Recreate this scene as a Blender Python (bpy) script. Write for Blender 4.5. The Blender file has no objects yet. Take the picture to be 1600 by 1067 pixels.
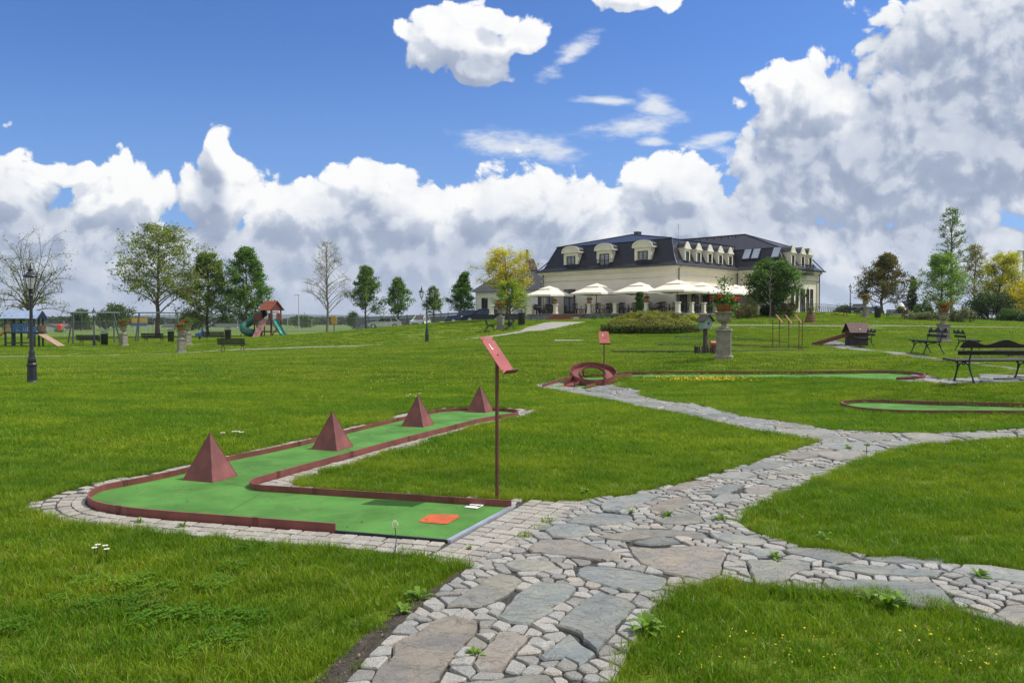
import bpy, bmesh, math, random
import numpy as np
from mathutils import Vector, Matrix
C = bpy.context.scene.collection
R = math.radians
# ---------------------------------------------------------------- camera
F, CXP, CYP, HOR, CAMH = 1244.0, 800.0, 533.5, 502.0, 1.65      # focal length, centre, horizon (pixels of the 1600 wide photograph)
cam = bpy.data.objects.new('camera', bpy.data.cameras.new('camera')); C.objects.link(cam)
PITCH = math.atan((CYP - HOR) / F)
cam.location = (0, 0, CAMH); cam.rotation_euler = (R(90) - PITCH, 0, 0)
cam.data.sensor_width = 36; cam.data.lens = 36 * F / 1600; cam.data.clip_end = 20000; cam.data.clip_start = .05
bpy.context.scene.camera = cam
vs = bpy.context.scene.view_settings
vs.view_transform = 'Standard'; vs.look = 'None'; vs.gamma = 1; vs.exposure = 0.0
# ---------------------------------------------------------------- sun and sky
SUN_EL, SUN_AZ = R(54), R(78)            # azimuth clockwise from the view direction: to the right, a little ahead
sun = bpy.data.objects.new('sun', bpy.data.lights.new('sun', 'SUN')); C.objects.link(sun)
sun.data.energy = 4.4; sun.data.angle = R(.53); sun.data.color = (1, .955, .87)
sdir = Vector((math.sin(SUN_AZ) * math.cos(SUN_EL), math.cos(SUN_AZ) * math.cos(SUN_EL), math.sin(SUN_EL)))
sun.rotation_euler = sdir.to_track_quat('Z', 'Y').to_euler()
W = bpy.data.worlds.new('World'); bpy.context.scene.world = W; W.use_nodes = True

class NT:
    """small helper that writes node graphs"""
    def __init__(s, tree): s.t = tree; s.n = tree.nodes; s.l = tree.links
    def new(s, typ, **kw):
        n = s.n.new(typ)
        for k, v in kw.items(): setattr(n, k, v)
        return n
    def put(s, sock, v):
        if v is None: return
        if hasattr(v, 'is_output'): s.l.new(v, sock)
        else:
            if isinstance(v, (tuple, list)) and sock.type == 'RGBA' and len(v) == 3: v = (*v, 1)
            sock.default_value = v
    def m(s, op, a, b=None, c=None, clamp=False):
        n = s.new('ShaderNodeMath', operation=op, use_clamp=clamp)
        for i, v in enumerate((a, b, c)): s.put(n.inputs[i], v)
        return n.outputs[0]
    def v(s, op, a, b=None, c=None):
        n = s.new('ShaderNodeVectorMath', operation=op)
        for i, x in enumerate((a, b, c)): s.put(n.inputs[i], x)
        return n.outputs['Value'] if op in ('LENGTH', 'DOT_PRODUCT', 'DISTANCE') else n.outputs[0]
    def ss(s, x, a, b, lo=0., hi=1.):
        n = s.new('ShaderNodeMapRange', interpolation_type='SMOOTHSTEP')
        for i, v in enumerate((x, a, b, lo, hi)): s.put(n.inputs[i], v)
        return n.outputs[0]
    def mix(s, f, a, b, blend='MIX'):
        n = s.new('ShaderNodeMix', data_type='RGBA', blend_type=blend)
        s.put(n.inputs[0], f); s.put(n.inputs[6], a); s.put(n.inputs[7], b)
        return n.outputs[2]
    def noise(s, vec, scale, detail=4, rough=.5, dist=0, dim='3D', out=0):
        n = s.new('ShaderNodeTexNoise', noise_dimensions=dim)
        s.put(n.inputs['Vector'], vec)
        for k, v in (('Scale', scale), ('Detail', detail), ('Roughness', rough), ('Distortion', dist)): s.put(n.inputs[k], v)
        return n.outputs[out]
    def vor(s, vec, scale, feature='F1', rnd=1, dim='3D', out=0, smooth=None):
        n = s.new('ShaderNodeTexVoronoi', feature=feature, voronoi_dimensions=dim)
        s.put(n.inputs['Vector'], vec); s.put(n.inputs['Scale'], scale); s.put(n.inputs['Randomness'], rnd)
        if smooth is not None: s.put(n.inputs['Smoothness'], smooth)
        return n.outputs[out]
    def ramp(s, f, stops, interp='LINEAR'):
        n = s.new('ShaderNodeValToRGB'); s.put(n.inputs[0], f); cr = n.color_ramp; cr.interpolation = interp
        while len(cr.elements) < len(stops): cr.elements.new(.5)
        for e, (p, c) in zip(cr.elements, stops): e.position = p; e.color = (*c, 1)
        return n.outputs[0]

def build_sky():
    g = NT(W.node_tree); g.n.clear()
    out = g.new('ShaderNodeOutputWorld'); bg = g.new('ShaderNodeBackground'); g.l.new(bg.outputs[0], out.inputs[0])
    sky = g.new('ShaderNodeTexSky', sky_type='NISHITA'); sky.sun_disc = False
    sky.sun_elevation = SUN_EL; sky.sun_rotation = SUN_AZ; sky.air_density = 1.0; sky.dust_density = .6; sky.ozone_density = 2.2
    dirv = g.new('ShaderNodeTexCoord').outputs['Generated']
    sep = g.new('ShaderNodeSeparateXYZ'); g.l.new(dirv, sep.inputs[0])
    y = g.m('MAXIMUM', g.m('ABSOLUTE', sep.outputs[1]), .12)
    u = g.m('DIVIDE', sep.outputs[0], y); v = g.m('DIVIDE', sep.outputs[2], y)
    cmb = g.new('ShaderNodeCombineXYZ'); g.put(cmb.inputs[0], u); g.put(cmb.inputs[1], v)
    p0 = cmb.outputs[0]
    # cumulus banks: centre x, centre y, half width, half height, in pixels of the photograph
    CUM = [(1520, 70, 190, 135), (1680, 120, 300, 230), (1265, 165, 105, 70), (1330, 250, 210, 110), (1470, 235, 260, 150),
           (1065, 300, 88, 62), (1120, 380, 260, 70), (850, 335, 130, 84), (760, 330, 90, 58), (640, 350, 150, 70), (585, 300, 85, 56),
           (470, 335, 120, 62), (345, 310, 66, 70), (352, 245, 26, 44), (180, 310, 95, 58), (105, 268, 40, 26), (20, 300, 90, 60), (60, 360, 150, 50), (250, 400, 120, 40), (420, 410, 120, 44), (560, 425, 90, 36), (690, 410, 100, 40), (960, 415, 90, 44), (1290, 430, 120, 46), (1450, 410, 130, 50), (1560, 420, 90, 50), (130, 425, 90, 34),
           (715, 70, 92, 52), (750, 105, 60, 30), (815, 55, 40, 26), (770, 40, 40, 22), (985, 2, 75, 24),
           (-300, 260, 260, 130), (2050, 250, 260, 200)]
    WSP = [(822, 230, 125, 26, -6), (990, 200, 105, 22, 8), (1022, 168, 40, 26, -20), (945, 160, 80, 9, -2), (890, 90, 70, 20, 38), (1015, 224, 36, 11, 0), (1115, 218, 60, 14, 12), (1175, 250, 60, 26, -10)]
    def ell(p, L):
        acc = None
        for (x, yy, a, b, *rot) in L:
            if rot:
                c_, s_ = math.cos(R(rot[0])), math.sin(R(rot[0])); q = g.v('SUBTRACT', p, ((x - CXP) / F, (HOR - yy) / F, 0))
                cb = g.new('ShaderNodeCombineXYZ'); g.put(cb.inputs[0], g.v('DOT_PRODUCT', q, (c_ * F / a, s_ * F / a, 0))); g.put(cb.inputs[1], g.v('DOT_PRODUCT', q, (-s_ * F / b, c_ * F / b, 0))); d = g.v('LENGTH', cb.outputs[0])
            else:
                k = (F / a, F / b, 0); o = (-(x - CXP) / a, -(HOR - yy) / b, 0)
                d = g.v('LENGTH', g.v('MULTIPLY_ADD', p, k, o))
            acc = d if acc is None else g.m('SMOOTH_MIN', acc, d, .12)
        return g.m('SUBTRACT', 1.0, acc)
    def field(p):
        wob = g.noise(p, 9, 2, .5, dim='2D', out=1)
        q = g.v('MULTIPLY_ADD', g.v('SUBTRACT', wob, (.5, .5, .5)), (.055, .045, 0), p)
        e = ell(q, CUM)
        sepq = g.new('ShaderNodeSeparateXYZ'); g.l.new(p, sepq.inputs[0])
        band = g.ss(sepq.outputs[1], .20, .085, -1.0, .52)       # a continuous bank low over the horizon
        e = g.m('SMOOTH_MAX', e, band, .1)
        pn = g.v('MULTIPLY', p, (1, 1.25, 1))
        n1 = g.m('SUBTRACT', g.noise(pn, 8.5, 9, .60, dim='2D'), .5)
        b1 = g.m('SUBTRACT', .45, g.vor(q, 24, 'SMOOTH_F1', dim='2D', smooth=.25))
        b2 = g.m('SUBTRACT', .45, g.vor(g.v('MULTIPLY_ADD', g.v('SUBTRACT', wob, (.5, .5, .5)), (.03, .03, 0), p), 58, 'SMOOTH_F1', dim='2D', smooth=.25))
        d = g.m('MULTIPLY_ADD', n1, .85, e)
        n2 = g.m('SUBTRACT', g.noise(q, 30, 5, .62, dim='2D'), .5); d = g.m('MULTIPLY_ADD', n2, .75, d)
        d = g.m('MULTIPLY_ADD', b1, .42, d)
        return g.m('MULTIPLY_ADD', b2, .24, d), n1, e, sepq.outputs[1], g.m('MULTIPLY_ADD', n2, 1.6, g.m('MULTIPLY_ADD', b2, .5, b1))
    d0, n0, e0, vv, puff = field(p0)
    d1, _, _, _, _ = field(g.v('ADD', p0, (.009, .020, 0)))
    eL = ell(g.v('ADD', p0, (.016, .052, 0)), CUM)
    eL = g.m('SMOOTH_MAX', eL, g.ss(vv, .15, .0, -1.0, .30), .1)
    a = g.ss(g.m('MAXIMUM', d0, g.m('SUBTRACT', e0, .22)), .0, .16)
    soft = g.noise(g.v('MULTIPLY', p0, (1, 1.6, 1)), 7.0, 7, .6, dim='2D')
    lit = g.ss(g.m('MULTIPLY_ADD', n0, 1.1, eL), -.40, .62, .84, .33)
    lit = g.m('MULTIPLY_ADD', g.m('MINIMUM', g.m('MAXIMUM', g.m('SUBTRACT', d0, d1), -.24), .16), .85, lit)
    lit = g.m('MULTIPLY_ADD', g.m('SUBTRACT', soft, .5), .34, lit)
    lit = g.m('MULTIPLY_ADD', puff, .17, lit, clamp=True)
    col = g.ramp(lit, [(0, (.31, .37, .51)), (.25, (.41, .475, .61)), (.5, (.585, .64, .745)), (.75, (.79, .825, .885)), (1, (1.0, 1.0, 1.0))])
    # thin wind-drawn clouds
    nw = g.noise(g.v('MULTIPLY', p0, (1, 3.0, 1)), 13, 8, .66, dim='2D')
    dw = g.m('MULTIPLY_ADD', g.m('SUBTRACT', nw, .5), 2.0, ell(p0, WSP))
    aw = g.m('MULTIPLY', g.ss(dw, .02, .95), .9)
    skyc = g.mix(1.0, sky.outputs[0], (.060, .090, .142), 'MULTIPLY')
    hz = g.ss(vv, .38, .03, 0., .60)
    skyc = g.mix(hz, skyc, (.28, .46, .80))
    skyc = g.mix(aw, skyc, (.80, .84, .90))
    col = g.mix(g.ss(vv, .12, .0, 0., .70), col, (.50, .575, .71))
    tot = g.mix(a, skyc, col)
    # unseen broken cloud overhead and behind the camera, added to warm the ambient light
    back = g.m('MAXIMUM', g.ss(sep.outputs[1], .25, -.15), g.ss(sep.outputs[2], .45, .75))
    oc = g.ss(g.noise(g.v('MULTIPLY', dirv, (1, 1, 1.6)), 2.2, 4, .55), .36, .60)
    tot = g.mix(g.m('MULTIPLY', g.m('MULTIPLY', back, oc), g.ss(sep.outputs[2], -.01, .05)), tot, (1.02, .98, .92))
    # keep the ground half dull so that light from below stays low
    tot = g.mix(g.ss(sep.outputs[2], -.01, -.06), tot, (.14, .17, .06))
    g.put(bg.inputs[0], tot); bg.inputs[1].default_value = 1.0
    W.cycles.sampling_method = 'MANUAL'; W.cycles.sample_map_resolution = 512
build_sky()
# ---------------------------------------------------------------- ground height: thin plate spline through measured spots
def X_at(px, d): return (px - CXP) / F * d
_SPOTS = [(-9, -6, 0), (0, -6, 0), (9, -6, 0), (-6, 3, 0), (0, 3, 0), (6, 3, 0), (-6, 8, 0), (0, 8, 0), (5, 10.9, 0), (-3, 14, 0), (2, 14, 0)]
_SPOTS += [(X_at(p, d), d, z) for p, d, z in [(1450, 14.9, .05), (49, 19.8, .10), (147, 61, -.27), (667, 45.7, .44), (1530, 15.5, .40), (1131, 25.4, .45),
    (283, 55, -.52), (363, 53, -.35), (945, 20.7, -.05), (1250, 33.4, .38), (415, 83, 0), (600, 110, .41), (930, 67, 1.85), (760, 72, 1.75), (870, 66, 1.62),
    (1017, 46.6, 1.05), (1474, 41, .55), (1447, 24.9, .60), (1377, 82, 2.40), (1397, 70, 1.82), (1550, 80, 1.8), (1210, 68, 2.2), (1290, 75, 2.35), (1440, 19, .28),
    (0, 50, -.35), (200, 95, -.2), (511, 100, .12), (560, 48, .10), (830, 58, 1.37), (930, 58, 1.50), (930, 52, 1.22), (930, 73, 1.78), (866, 75, 1.66), (1000, 69, 1.80), (820, 79, 1.66), (1062, 66, 2.0), (732, 49, .55), (1180, 120, 2.2), (500, 130, .1), (100, 130, -.3), (1560, 125, 1.9), (800, 100, 1.6), (700, 105, .95)]]
_SP = np.array(_SPOTS)
def _U(r2): return np.where(r2 > 1e-9, r2 * np.log(np.maximum(r2, 1e-9)), 0)
_n = len(_SP); _K = _U(((_SP[:, None, :2] - _SP[None, :, :2]) ** 2).sum(-1)) + np.eye(_n) * 3.0
_P = np.c_[np.ones(_n), _SP[:, :2]]
_sol = np.linalg.solve(np.block([[_K, _P], [_P.T, np.zeros((3, 3))]]), np.r_[_SP[:, 2], 0, 0, 0])
def gzv(x, y):
    x = np.asarray(x, float); y = np.asarray(y, float); sh = x.shape; x = x.ravel(); y = y.ravel()
    out = np.zeros_like(x)
    for i in range(0, len(x), 20000):
        a, b = x[i:i + 20000], y[i:i + 20000]
        ca, cb = np.clip(a, -75, 75), np.clip(b, -8, 135)
        z = _U((ca[:, None] - _SP[:, 0]) ** 2 + (cb[:, None] - _SP[:, 1]) ** 2) @ _sol[:_n] + _sol[_n] + _sol[_n + 1] * ca + _sol[_n + 2] * cb
        z = np.clip(z, -.65, 2.7)
        f = np.clip((np.maximum(b - 118, np.abs(a) - 62)) / 60, 0, 1); f = f * f * (3 - 2 * f)
        out[i:i + 20000] = z * (1 - f) + (-.5) * f
    return out.reshape(sh)
def gz(x, y): return float(gzv(np.array([x]), np.array([y]))[0])
_cp, _sn = math.cos(PITCH), math.sin(PITCH)
def ray(px, py):
    a, b = (px - CXP) / F, -(py - CYP) / F
    return Vector((a, _cp + b * _sn, -_sn + b * _cp))
def at(px, py, lift=0.):
    d = ray(px, py); t, lo = 2.0, 1.0
    while t < 900:
        x, y = d.x * t, d.y * t
        if CAMH + d.z * t < gz(x, y): break
        lo = t; t *= 1.03
    for _ in range(26):
        m_ = (lo + t) / 2
        if CAMH + d.z * m_ < gz(d.x * m_, d.y * m_): t = m_
        else: lo = m_
    return Vector((d.x * t, d.y * t, gz(d.x * t, d.y * t) + lift))
def on(px, d, lift=0.):
    x = X_at(px, d); return Vector((x, d, gz(x, d) + lift))
def pz(py, d): return CAMH + (HOR - py) / F * d          # height of a picture row at a depth
def groundpoly(pts): return np.array([at(*p)[:2] for p in pts])
def smooth_poly(P, n=1, closed=True):
    P = np.asarray(P, float)
    for _ in range(n):
        Q = np.roll(P, -1, 0) if closed else P[1:]
        B = P if closed else P[:-1]
        N = np.empty((2 * len(B), P.shape[1])); N[0::2] = .75 * B + .25 * Q; N[1::2] = .25 * B + .75 * Q
        P = N if closed else np.vstack([P[:1], N, P[-1:]])
    return P
def inpoly(x, y, P):
    x = np.asarray(x); y = np.asarray(y); r = np.zeros(x.shape, bool); n = len(P); j = n - 1
    for i in range(n):
        xi, yi = P[i]; xj, yj = P[j]
        c = ((yi > y) != (yj > y)) & (x < (xj - xi) * (y - yi) / ((yj - yi) or 1e-12) + xi)
        r ^= c; j = i
    return r
def segdist(x, y, P, closed=True):
    """distance from points to a polygon line, and the nearest point on it"""
    A = np.asarray(P); B = np.roll(A, -1, 0) if closed else A[1:]
    A = A if closed else A[:-1]
    best = np.full(len(x), 1e9); bx = np.zeros(len(x)); by = np.zeros(len(x))
    for (ax, ay), (cx, cy) in zip(A, B):
        dx, dy = cx - ax, cy - ay; L = dx * dx + dy * dy or 1e-12
        t = np.clip(((x - ax) * dx + (y - ay) * dy) / L, 0, 1); qx, qy = ax + t * dx, ay + t * dy
        d = np.hypot(x - qx, y - qy); k = d < best
        best[k] = d[k]; bx[k] = qx[k]; by[k] = qy[k]
    return best, bx, by
# ---------------------------------------------------------------- objects
def tag(o, label=None, cat=None, group=None, kind=None):
    for k, v in (('label', label), ('category', cat), ('group', group), ('kind', kind)):
        if v: o[k] = v
    return o
def link(o, parent=None):
    C.objects.link(o)
    if parent is not None: o.parent = parent
    return o
def thing(name, label, cat, loc=(0, 0, 0), rz=0., group=None):
    o = link(bpy.data.objects.new(name, None)); o.empty_display_size = .2
    o.location = loc; o.rotation_euler = (0, 0, rz); return tag(o, label, cat, group)
def copy_tree(o, loc=None, rz=None, label=None, group=None, parent=None, scale=None):
    c = o.copy(); C.objects.link(c)
    if parent is not None: c.parent = parent
    if loc is not None: c.location = loc
    if rz is not None: c.rotation_euler = (0, 0, rz)
    if scale is not None: c.scale = (scale,) * 3 if not isinstance(scale, tuple) else scale
    if label: c['label'] = label
    if group: c['group'] = group
    for ch in list(o.children): copy_tree(ch, parent=c)
    return c
def np_mesh(name, V, Fc, mat=None, parent=None, col=None, smooth=False, loc=None):
    """verts (n,3), faces: array (m,k) or list of lists; col: per vertex rgb"""
    me = bpy.data.meshes.new(name)
    if isinstance(Fc, np.ndarray):
        m, k = Fc.shape
        me.vertices.add(len(V)); me.vertices.foreach_set('co', np.asarray(V, np.float32).ravel())
        me.loops.add(m * k); me.loops.foreach_set('vertex_index', Fc.astype(np.int32).ravel())
        me.polygons.add(m); me.polygons.foreach_set('loop_start', np.arange(0, m * k, k, dtype=np.int32)); me.polygons.foreach_set('loop_total', np.full(m, k, np.int32))
        me.update(calc_edges=True)
    else: me.from_pydata([tuple(v) for v in V], [], Fc); me.update()
    if smooth: me.polygons.foreach_set('use_smooth', np.ones(len(me.polygons), bool))
    if col is not None:
        a = me.color_attributes.new('tint', 'FLOAT_COLOR', 'POINT')
        a.data.foreach_set('color', np.c_[np.asarray(col, np.float32), np.ones(len(V), np.float32)].ravel())
    if mat: me.materials.append(mat)
    o = link(bpy.data.objects.new(name, me), parent)
    if loc is not None: o.location = loc
    return o
class MB:
    """collects shapes and links them as one mesh object"""
    def __init__(s): s.v = []; s.f = []; s.c = []
    def add(s, vs_, fs, col=(1, 1, 1)):
        b = len(s.v); s.v += [tuple(v) for v in vs_]; s.f += [[i + b for i in f] for f in fs]; s.c += [col] * len(vs_); return s
    def box(s, c, d, rz=0., M=None, col=(1, 1, 1), ch=0.):
        hx, hy, hz = d[0] / 2, d[1] / 2, d[2] / 2; k = min(ch, hx * .9, hy * .9, hz * .9)
        if k > 0:
            vs_ = []
            for z in (-1, 1):
                for (a, b) in ((-1, -1), (1, -1), (1, 1), (-1, 1)):
                    vs_ += [(a * hx, b * (hy - k), z * (hz - k)), (a * (hx - k), b * hy, z * (hz - k)), (a * (hx - k), b * (hy - k), z * hz)]
            # chamfered box through its convex hull
            bm = bmesh.new(); [bm.verts.new(v) for v in vs_]; bmesh.ops.convex_hull(bm, input=bm.verts)
            bmesh.ops.dissolve_limit(bm, angle_limit=.01, verts=bm.verts, edges=bm.edges)
            bm.verts.ensure_lookup_table(); bm.verts.index_update()
            vs_ = [v.co.copy() for v in bm.verts]; fs = [[v.index for v in f.verts] for f in bm.faces]; bm.free()
        else:
            vs_ = [Vector((x * hx, y * hy, z * hz)) for z in (-1, 1) for x, y in ((-1, -1), (1, -1), (1, 1), (-1, 1))]
            fs = [[3, 2, 1, 0], [4, 5, 6, 7], [0, 1, 5, 4], [1, 2, 6, 5], [2, 3, 7, 6], [3, 0, 4, 7]]
        T = Matrix.Translation(c) @ (M.to_4x4() if M is not None else Matrix.Rotation(rz, 4, 'Z'))
        return s.add([T @ Vector(v) for v in vs_], fs, col)
    def bar(s, p, q, w, h=None, up=(0, 0, 1), col=(1, 1, 1)):
        p, q = Vector(p), Vector(q); d = q - p; L = d.length
        if L < 1e-6: return s
        y = d / L; x = y.cross(Vector(up))
        if x.length < 1e-4: x = y.cross(Vector((1, 0, 0)))
        x.normalize(); z = x.cross(y); M = Matrix((x, y, z)).transposed()
        return s.box((p + q) / 2, (w, L, h or w), M=M, col=col)
    def tube(s, pts, r, n=8, cap=True, col=(1, 1, 1)):
        pts = [Vector(p) for p in pts]; m = len(pts); rs = r if isinstance(r, (list, tuple)) else [r] * m
        vs_ = []; prev = None
        for i, p in enumerate(pts):
            t = (pts[min(i + 1, m - 1)] - pts[max(i - 1, 0)]).normalized()
            x = prev - t * prev.dot(t) if prev is not None else t.cross(Vector((.13, .31, .94)) if abs(t.z) < .9 else Vector((1, 0, 0)))
            x.normalize(); prev = x; y = t.cross(x)
            vs_ += [p + (x * math.cos(2 * math.pi * k / n) + y * math.sin(2 * math.pi * k / n)) * rs[i] for k in range(n)]
        fs = [[i * n + k, i * n + (k + 1) % n, (i + 1) * n + (k + 1) % n, (i + 1) * n + k] for i in range(m - 1) for k in range(n)]
        if cap: fs += [list(range(n))[::-1], [(m - 1) * n + k for k in range(n)]]
        return s.add(vs_, fs, col)
    def lathe(s, prof, c=(0, 0, 0), n=16, sq=False, flute=0., col=(1, 1, 1)):
        """profile [(r, z)] turned round a vertical axis"""
        vs_ = []; c = Vector(c)
        for r, z in prof:
            for k in range(n):
                a = 2 * math.pi * (k + (.5 if sq else 0)) / n; rr = r * (1 + flute * (1 if k % 2 else -1)) if flute else r
                vs_.append(c + Vector((math.cos(a) * rr, math.sin(a) * rr, z)))
        m = len(prof); fs = [[i * n + k, i * n + (k + 1) % n, (i + 1) * n + (k + 1) % n, (i + 1) * n + k] for i in range(m - 1) for k in range(n)]
        fs += [list(range(n))[::-1], [(m - 1) * n + k for k in range(n)]]
        return s.add(vs_, fs, col)
    def prism(s, poly, o, ax, ay, an, th, col=(1, 1, 1)):
        """polygon in the plane o + ax*x + ay*y, given thickness th along an (centred)"""
        o, ax, ay, an = Vector(o), Vector(ax), Vector(ay), Vector(an); n = len(poly)
        vs_ = [o + ax * x + ay * y + an * t for t in (-th / 2, th / 2) for x, y in poly]
        fs = [list(range(n))[::-1], list(range(n, 2 * n))] + [[i, (i + 1) % n, n + (i + 1) % n, n + i] for i in range(n)]
        return s.add(vs_, fs, col)
    def quad(s, *p, col=(1, 1, 1)): return s.add(p, [list(range(len(p)))], col)
    def build(s, name, mat=None, parent=None, smooth=False, col=False, loc=None):
        me = bpy.data.meshes.new(name); me.from_pydata(s.v, [], s.f); me.update()
        bm = bmesh.new(); bm.from_mesh(me); bmesh.ops.recalc_face_normals(bm, faces=bm.faces); bm.to_mesh(me); bm.free()
        if smooth:
            me.polygons.foreach_set('use_smooth', np.ones(len(me.polygons), bool)); me.set_sharp_from_angle(angle=R(42))
        if col:
            a = me.color_attributes.new('tint', 'FLOAT_COLOR', 'POINT')
            a.data.foreach_set('color', np.array([(*k, 1) for k in s.c], np.float32).ravel())
        if mat: me.materials.append(mat)
        o = link(bpy.data.objects.new(name, me), parent)
        if loc is not None: o.location = loc
        return o
# ---------------------------------------------------------------- materials
def PM(name, col, rough=.6, var=.18, scale=6., bump=0., bscale=60., metal=0., tint=False, spec=.5, coord='Object', rust=None, streak=None):
    m = bpy.data.materials.new(name); m.use_nodes = True; g = NT(m.node_tree); b = g.n['Principled BSDF']
    tc = g.new('ShaderNodeTexCoord').outputs[coord] if coord != 'Position' else g.new('ShaderNodeNewGeometry').outputs['Position']
    n1 = g.noise(tc, scale, 6, .6)
    lo = tuple(c * (1 - var) for c in col); hi = tuple(min(1, c * (1 + var)) for c in col)
    c = g.mix(g.ss(n1, .3, .7), lo, hi)
    if streak: c = g.mix(g.m('MULTIPLY', g.ss(g.noise(g.v('MULTIPLY', tc, (3, 3, .35)), scale * 1.5, 5, .65), .52, .75), streak[1]), c, streak[0])
    if rust: c = g.mix(g.m('MULTIPLY', g.ss(g.noise(tc, scale * 2.3, 8, .7), .56, .72), rust[1]), c, rust[0])
    if tint: 
        at_ = g.new('ShaderNodeAttribute'); at_.attribute_name = 'tint'; c = g.mix(1., c, at_.outputs['Color'], 'MULTIPLY')
    g.put(b.inputs['Base Color'], c); b.inputs['Metallic'].default_value = metal; b.inputs['Specular IOR Level'].default_value = spec
    g.put(b.inputs['Roughness'], g.m('MULTIPLY_ADD', g.m('SUBTRACT', n1, .5), .3, rough, clamp=True))
    if bump:
        bn = g.new('ShaderNodeBump'); bn.inputs['Strength'].default_value = bump; bn.inputs['Distance'].default_value = .02
        g.put(bn.inputs['Height'], g.noise(tc, bscale, 6, .65)); g.l.new(bn.outputs[0], b.inputs['Normal'])
    return m
def leaf_mat(name, trans=.35, rough=.5, spec=.25):
    m = bpy.data.materials.new(name); m.use_nodes = True; g = NT(m.node_tree); b = g.n['Principled BSDF']
    at_ = g.new('ShaderNodeAttribute'); at_.attribute_name = 'tint'
    oi = g.new('ShaderNodeObjectInfo').outputs['Random']
    c = at_.outputs['Color']
    g.put(b.inputs['Base Color'], c); b.inputs['Roughness'].default_value = rough; b.inputs['Specular IOR Level'].default_value = spec
    tr = g.new('ShaderNodeBsdfTranslucent'); g.put(tr.inputs[0], g.mix(1., c, (1.25, 1.35, .55), 'MULTIPLY'))
    mx = g.new('ShaderNodeMixShader'); mx.inputs[0].default_value = trans
    g.l.new(b.outputs[0], mx.inputs[1]); g.l.new(tr.outputs[0], mx.inputs[2]); g.l.new(mx.outputs[0], g.n['Material Output'].inputs[0])
    return m
rng = np.random.default_rng(7); random.seed(7)
M = {}
M['red'] = PM('red_paint', (.190, .055, .045), .55, .26, 4, .12, 90, rust=((.13, .055, .04), .75), streak=((.26, .10, .085), .5))
M['redsign'] = PM('red_sign_paint', (.36, .085, .064), .42, .10, 5, .06, 90)
M['dkred'] = PM('dark_red_paint', (.12, .034, .027), .55, .2, 5, .15, 80, rust=((.06, .03, .02), .6))
M['felt'] = PM('green_felt', (.092, .236, .054), .9, .24, 1.6, .5, 300, spec=.1, streak=((.17, .235, .085), .85), rust=((.075, .15, .035), .55), coord='Position')
M['mark'] = PM('orange_mark', (.50, .095, .025), .85, .2, 9, .3, 300, rust=((.17, .15, .04), .9))
M['white'] = PM('white_paint', (.74, .74, .70), .5, .05, 3)
M['alu'] = PM('aluminium_strip', (.50, .53, .58), .38, .1, 5, metal=.6)
M['black'] = PM('black_paint', (.016, .017, .02), .38, .3, 6)
M['iron'] = PM('cast_iron', (.018, .021, .028), .42, .3, 8, .1, 60)
M['bench_wood'] = PM('dark_painted_wood', (.020, .016, .020), .58, .3, 5, .15, 50, spec=.3)
M['stone'] = PM('weathered_stone', (.25, .235, .185), .85, .22, 5, .5, 30, streak=((.16, .15, .10), .55), rust=((.20, .20, .13), .5))
M['terra'] = PM('terracotta', (.30, .085, .035), .75, .2, 6, .2, 50)
M['wall'] = PM('cream_render', (.72, .665, .55), .85, .05, .6, .1, 40, streak=((.60, .56, .46), .25))
M['trim'] = PM('cream_trim', (.70, .66, .545), .8, .05, 1.0)
M['whitewall'] = PM('white_render', (.74, .73, .68), .85, .05, .5)
M['frame'] = PM('brown_window_frame', (.045, .028, .02), .5, .2, 5)
M['canvas'] = PM('cream_canvas', (.80, .76, .64), .8, .05, 1.2, .1, 20)
M['plinth'] = PM('grey_stone_plinth', (.20, .215, .25), .8, .35, 2.5, .4, 12)
M['brick'] = PM('red_brick_step', (.23, .085, .055), .85, .3, 5, .3, 30)
M['gravel_path'] = PM('pale_paving', (.30, .285, .24), .9, .2, 1.5, .4, 30, coord='Position')
M['bluepaint'] = PM('blue_paint', (.045, .14, .36), .5, .15, 4)
M['palebl'] = PM('pale_blue_roof', (.26, .34, .50), .5, .12, 4)
M['dkgreen'] = PM('dark_green_post', (.022, .045, .035), .5, .2, 5)
M['tube_green'] = PM('green_plastic', (.015, .115, .085), .35, .1, 3)
M['slide_green'] = PM('teal_slide_plastic', (.03, .22, .18), .3, .1, 3)
M['redwood'] = PM('red_stained_wood', (.13, .028, .016), .6, .25, 5, .2, 40)
M['roofwood'] = PM('red_plank_roof', (.27, .075, .032), .6, .22, 5, .2, 40)
M['pinkwall'] = PM('pink_climbing_wall', (.38, .17, .16), .7, .25, 9, .3, 30)
M['yellowp'] = PM('yellow_plastic', (.62, .36, .06), .45, .12, 4)
M['tan'] = PM('tan_board', (.33, .22, .15), .7, .2, 4)
M['greyfence'] = PM('grey_fence_metal', (.14, .165, .20), .5, .15, 2)
M['galv'] = PM('galvanised_steel', (.42, .44, .45), .5, .1, 5, metal=.3)
M['carsilver'] = PM('silver_car_paint', (.52, .53, .52), .25, .04, 3, metal=.5)
M['carwhite'] = PM('white_car_paint', (.78, .79, .80), .25, .03, 3)
M['cardark'] = PM('dark_blue_car_paint', (.012, .02, .05), .2, .1, 3)
M['carblue'] = PM('blue_car_paint', (.02, .05, .16), .2, .1, 3)
M['tyre'] = PM('rubber', (.015, .015, .015), .8, .2, 5)
M['lampw'] = PM('lamp_white', (.8, .8, .8), .2, .02, 3)
M['redlamp'] = PM('lamp_red', (.4, .02, .02), .25, .05, 3)
M['carglass'] = PM('dark_car_glass', (.02, .025, .03), .06, .1, 3, spec=.8)
M['winglass'] = PM('window_glass', (.03, .034, .04), .05, .1, 2, spec=.9)
M['palewin'] = PM('bright_window_glass', (.20, .22, .27), .08, .35, 1.2, spec=.9)
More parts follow.
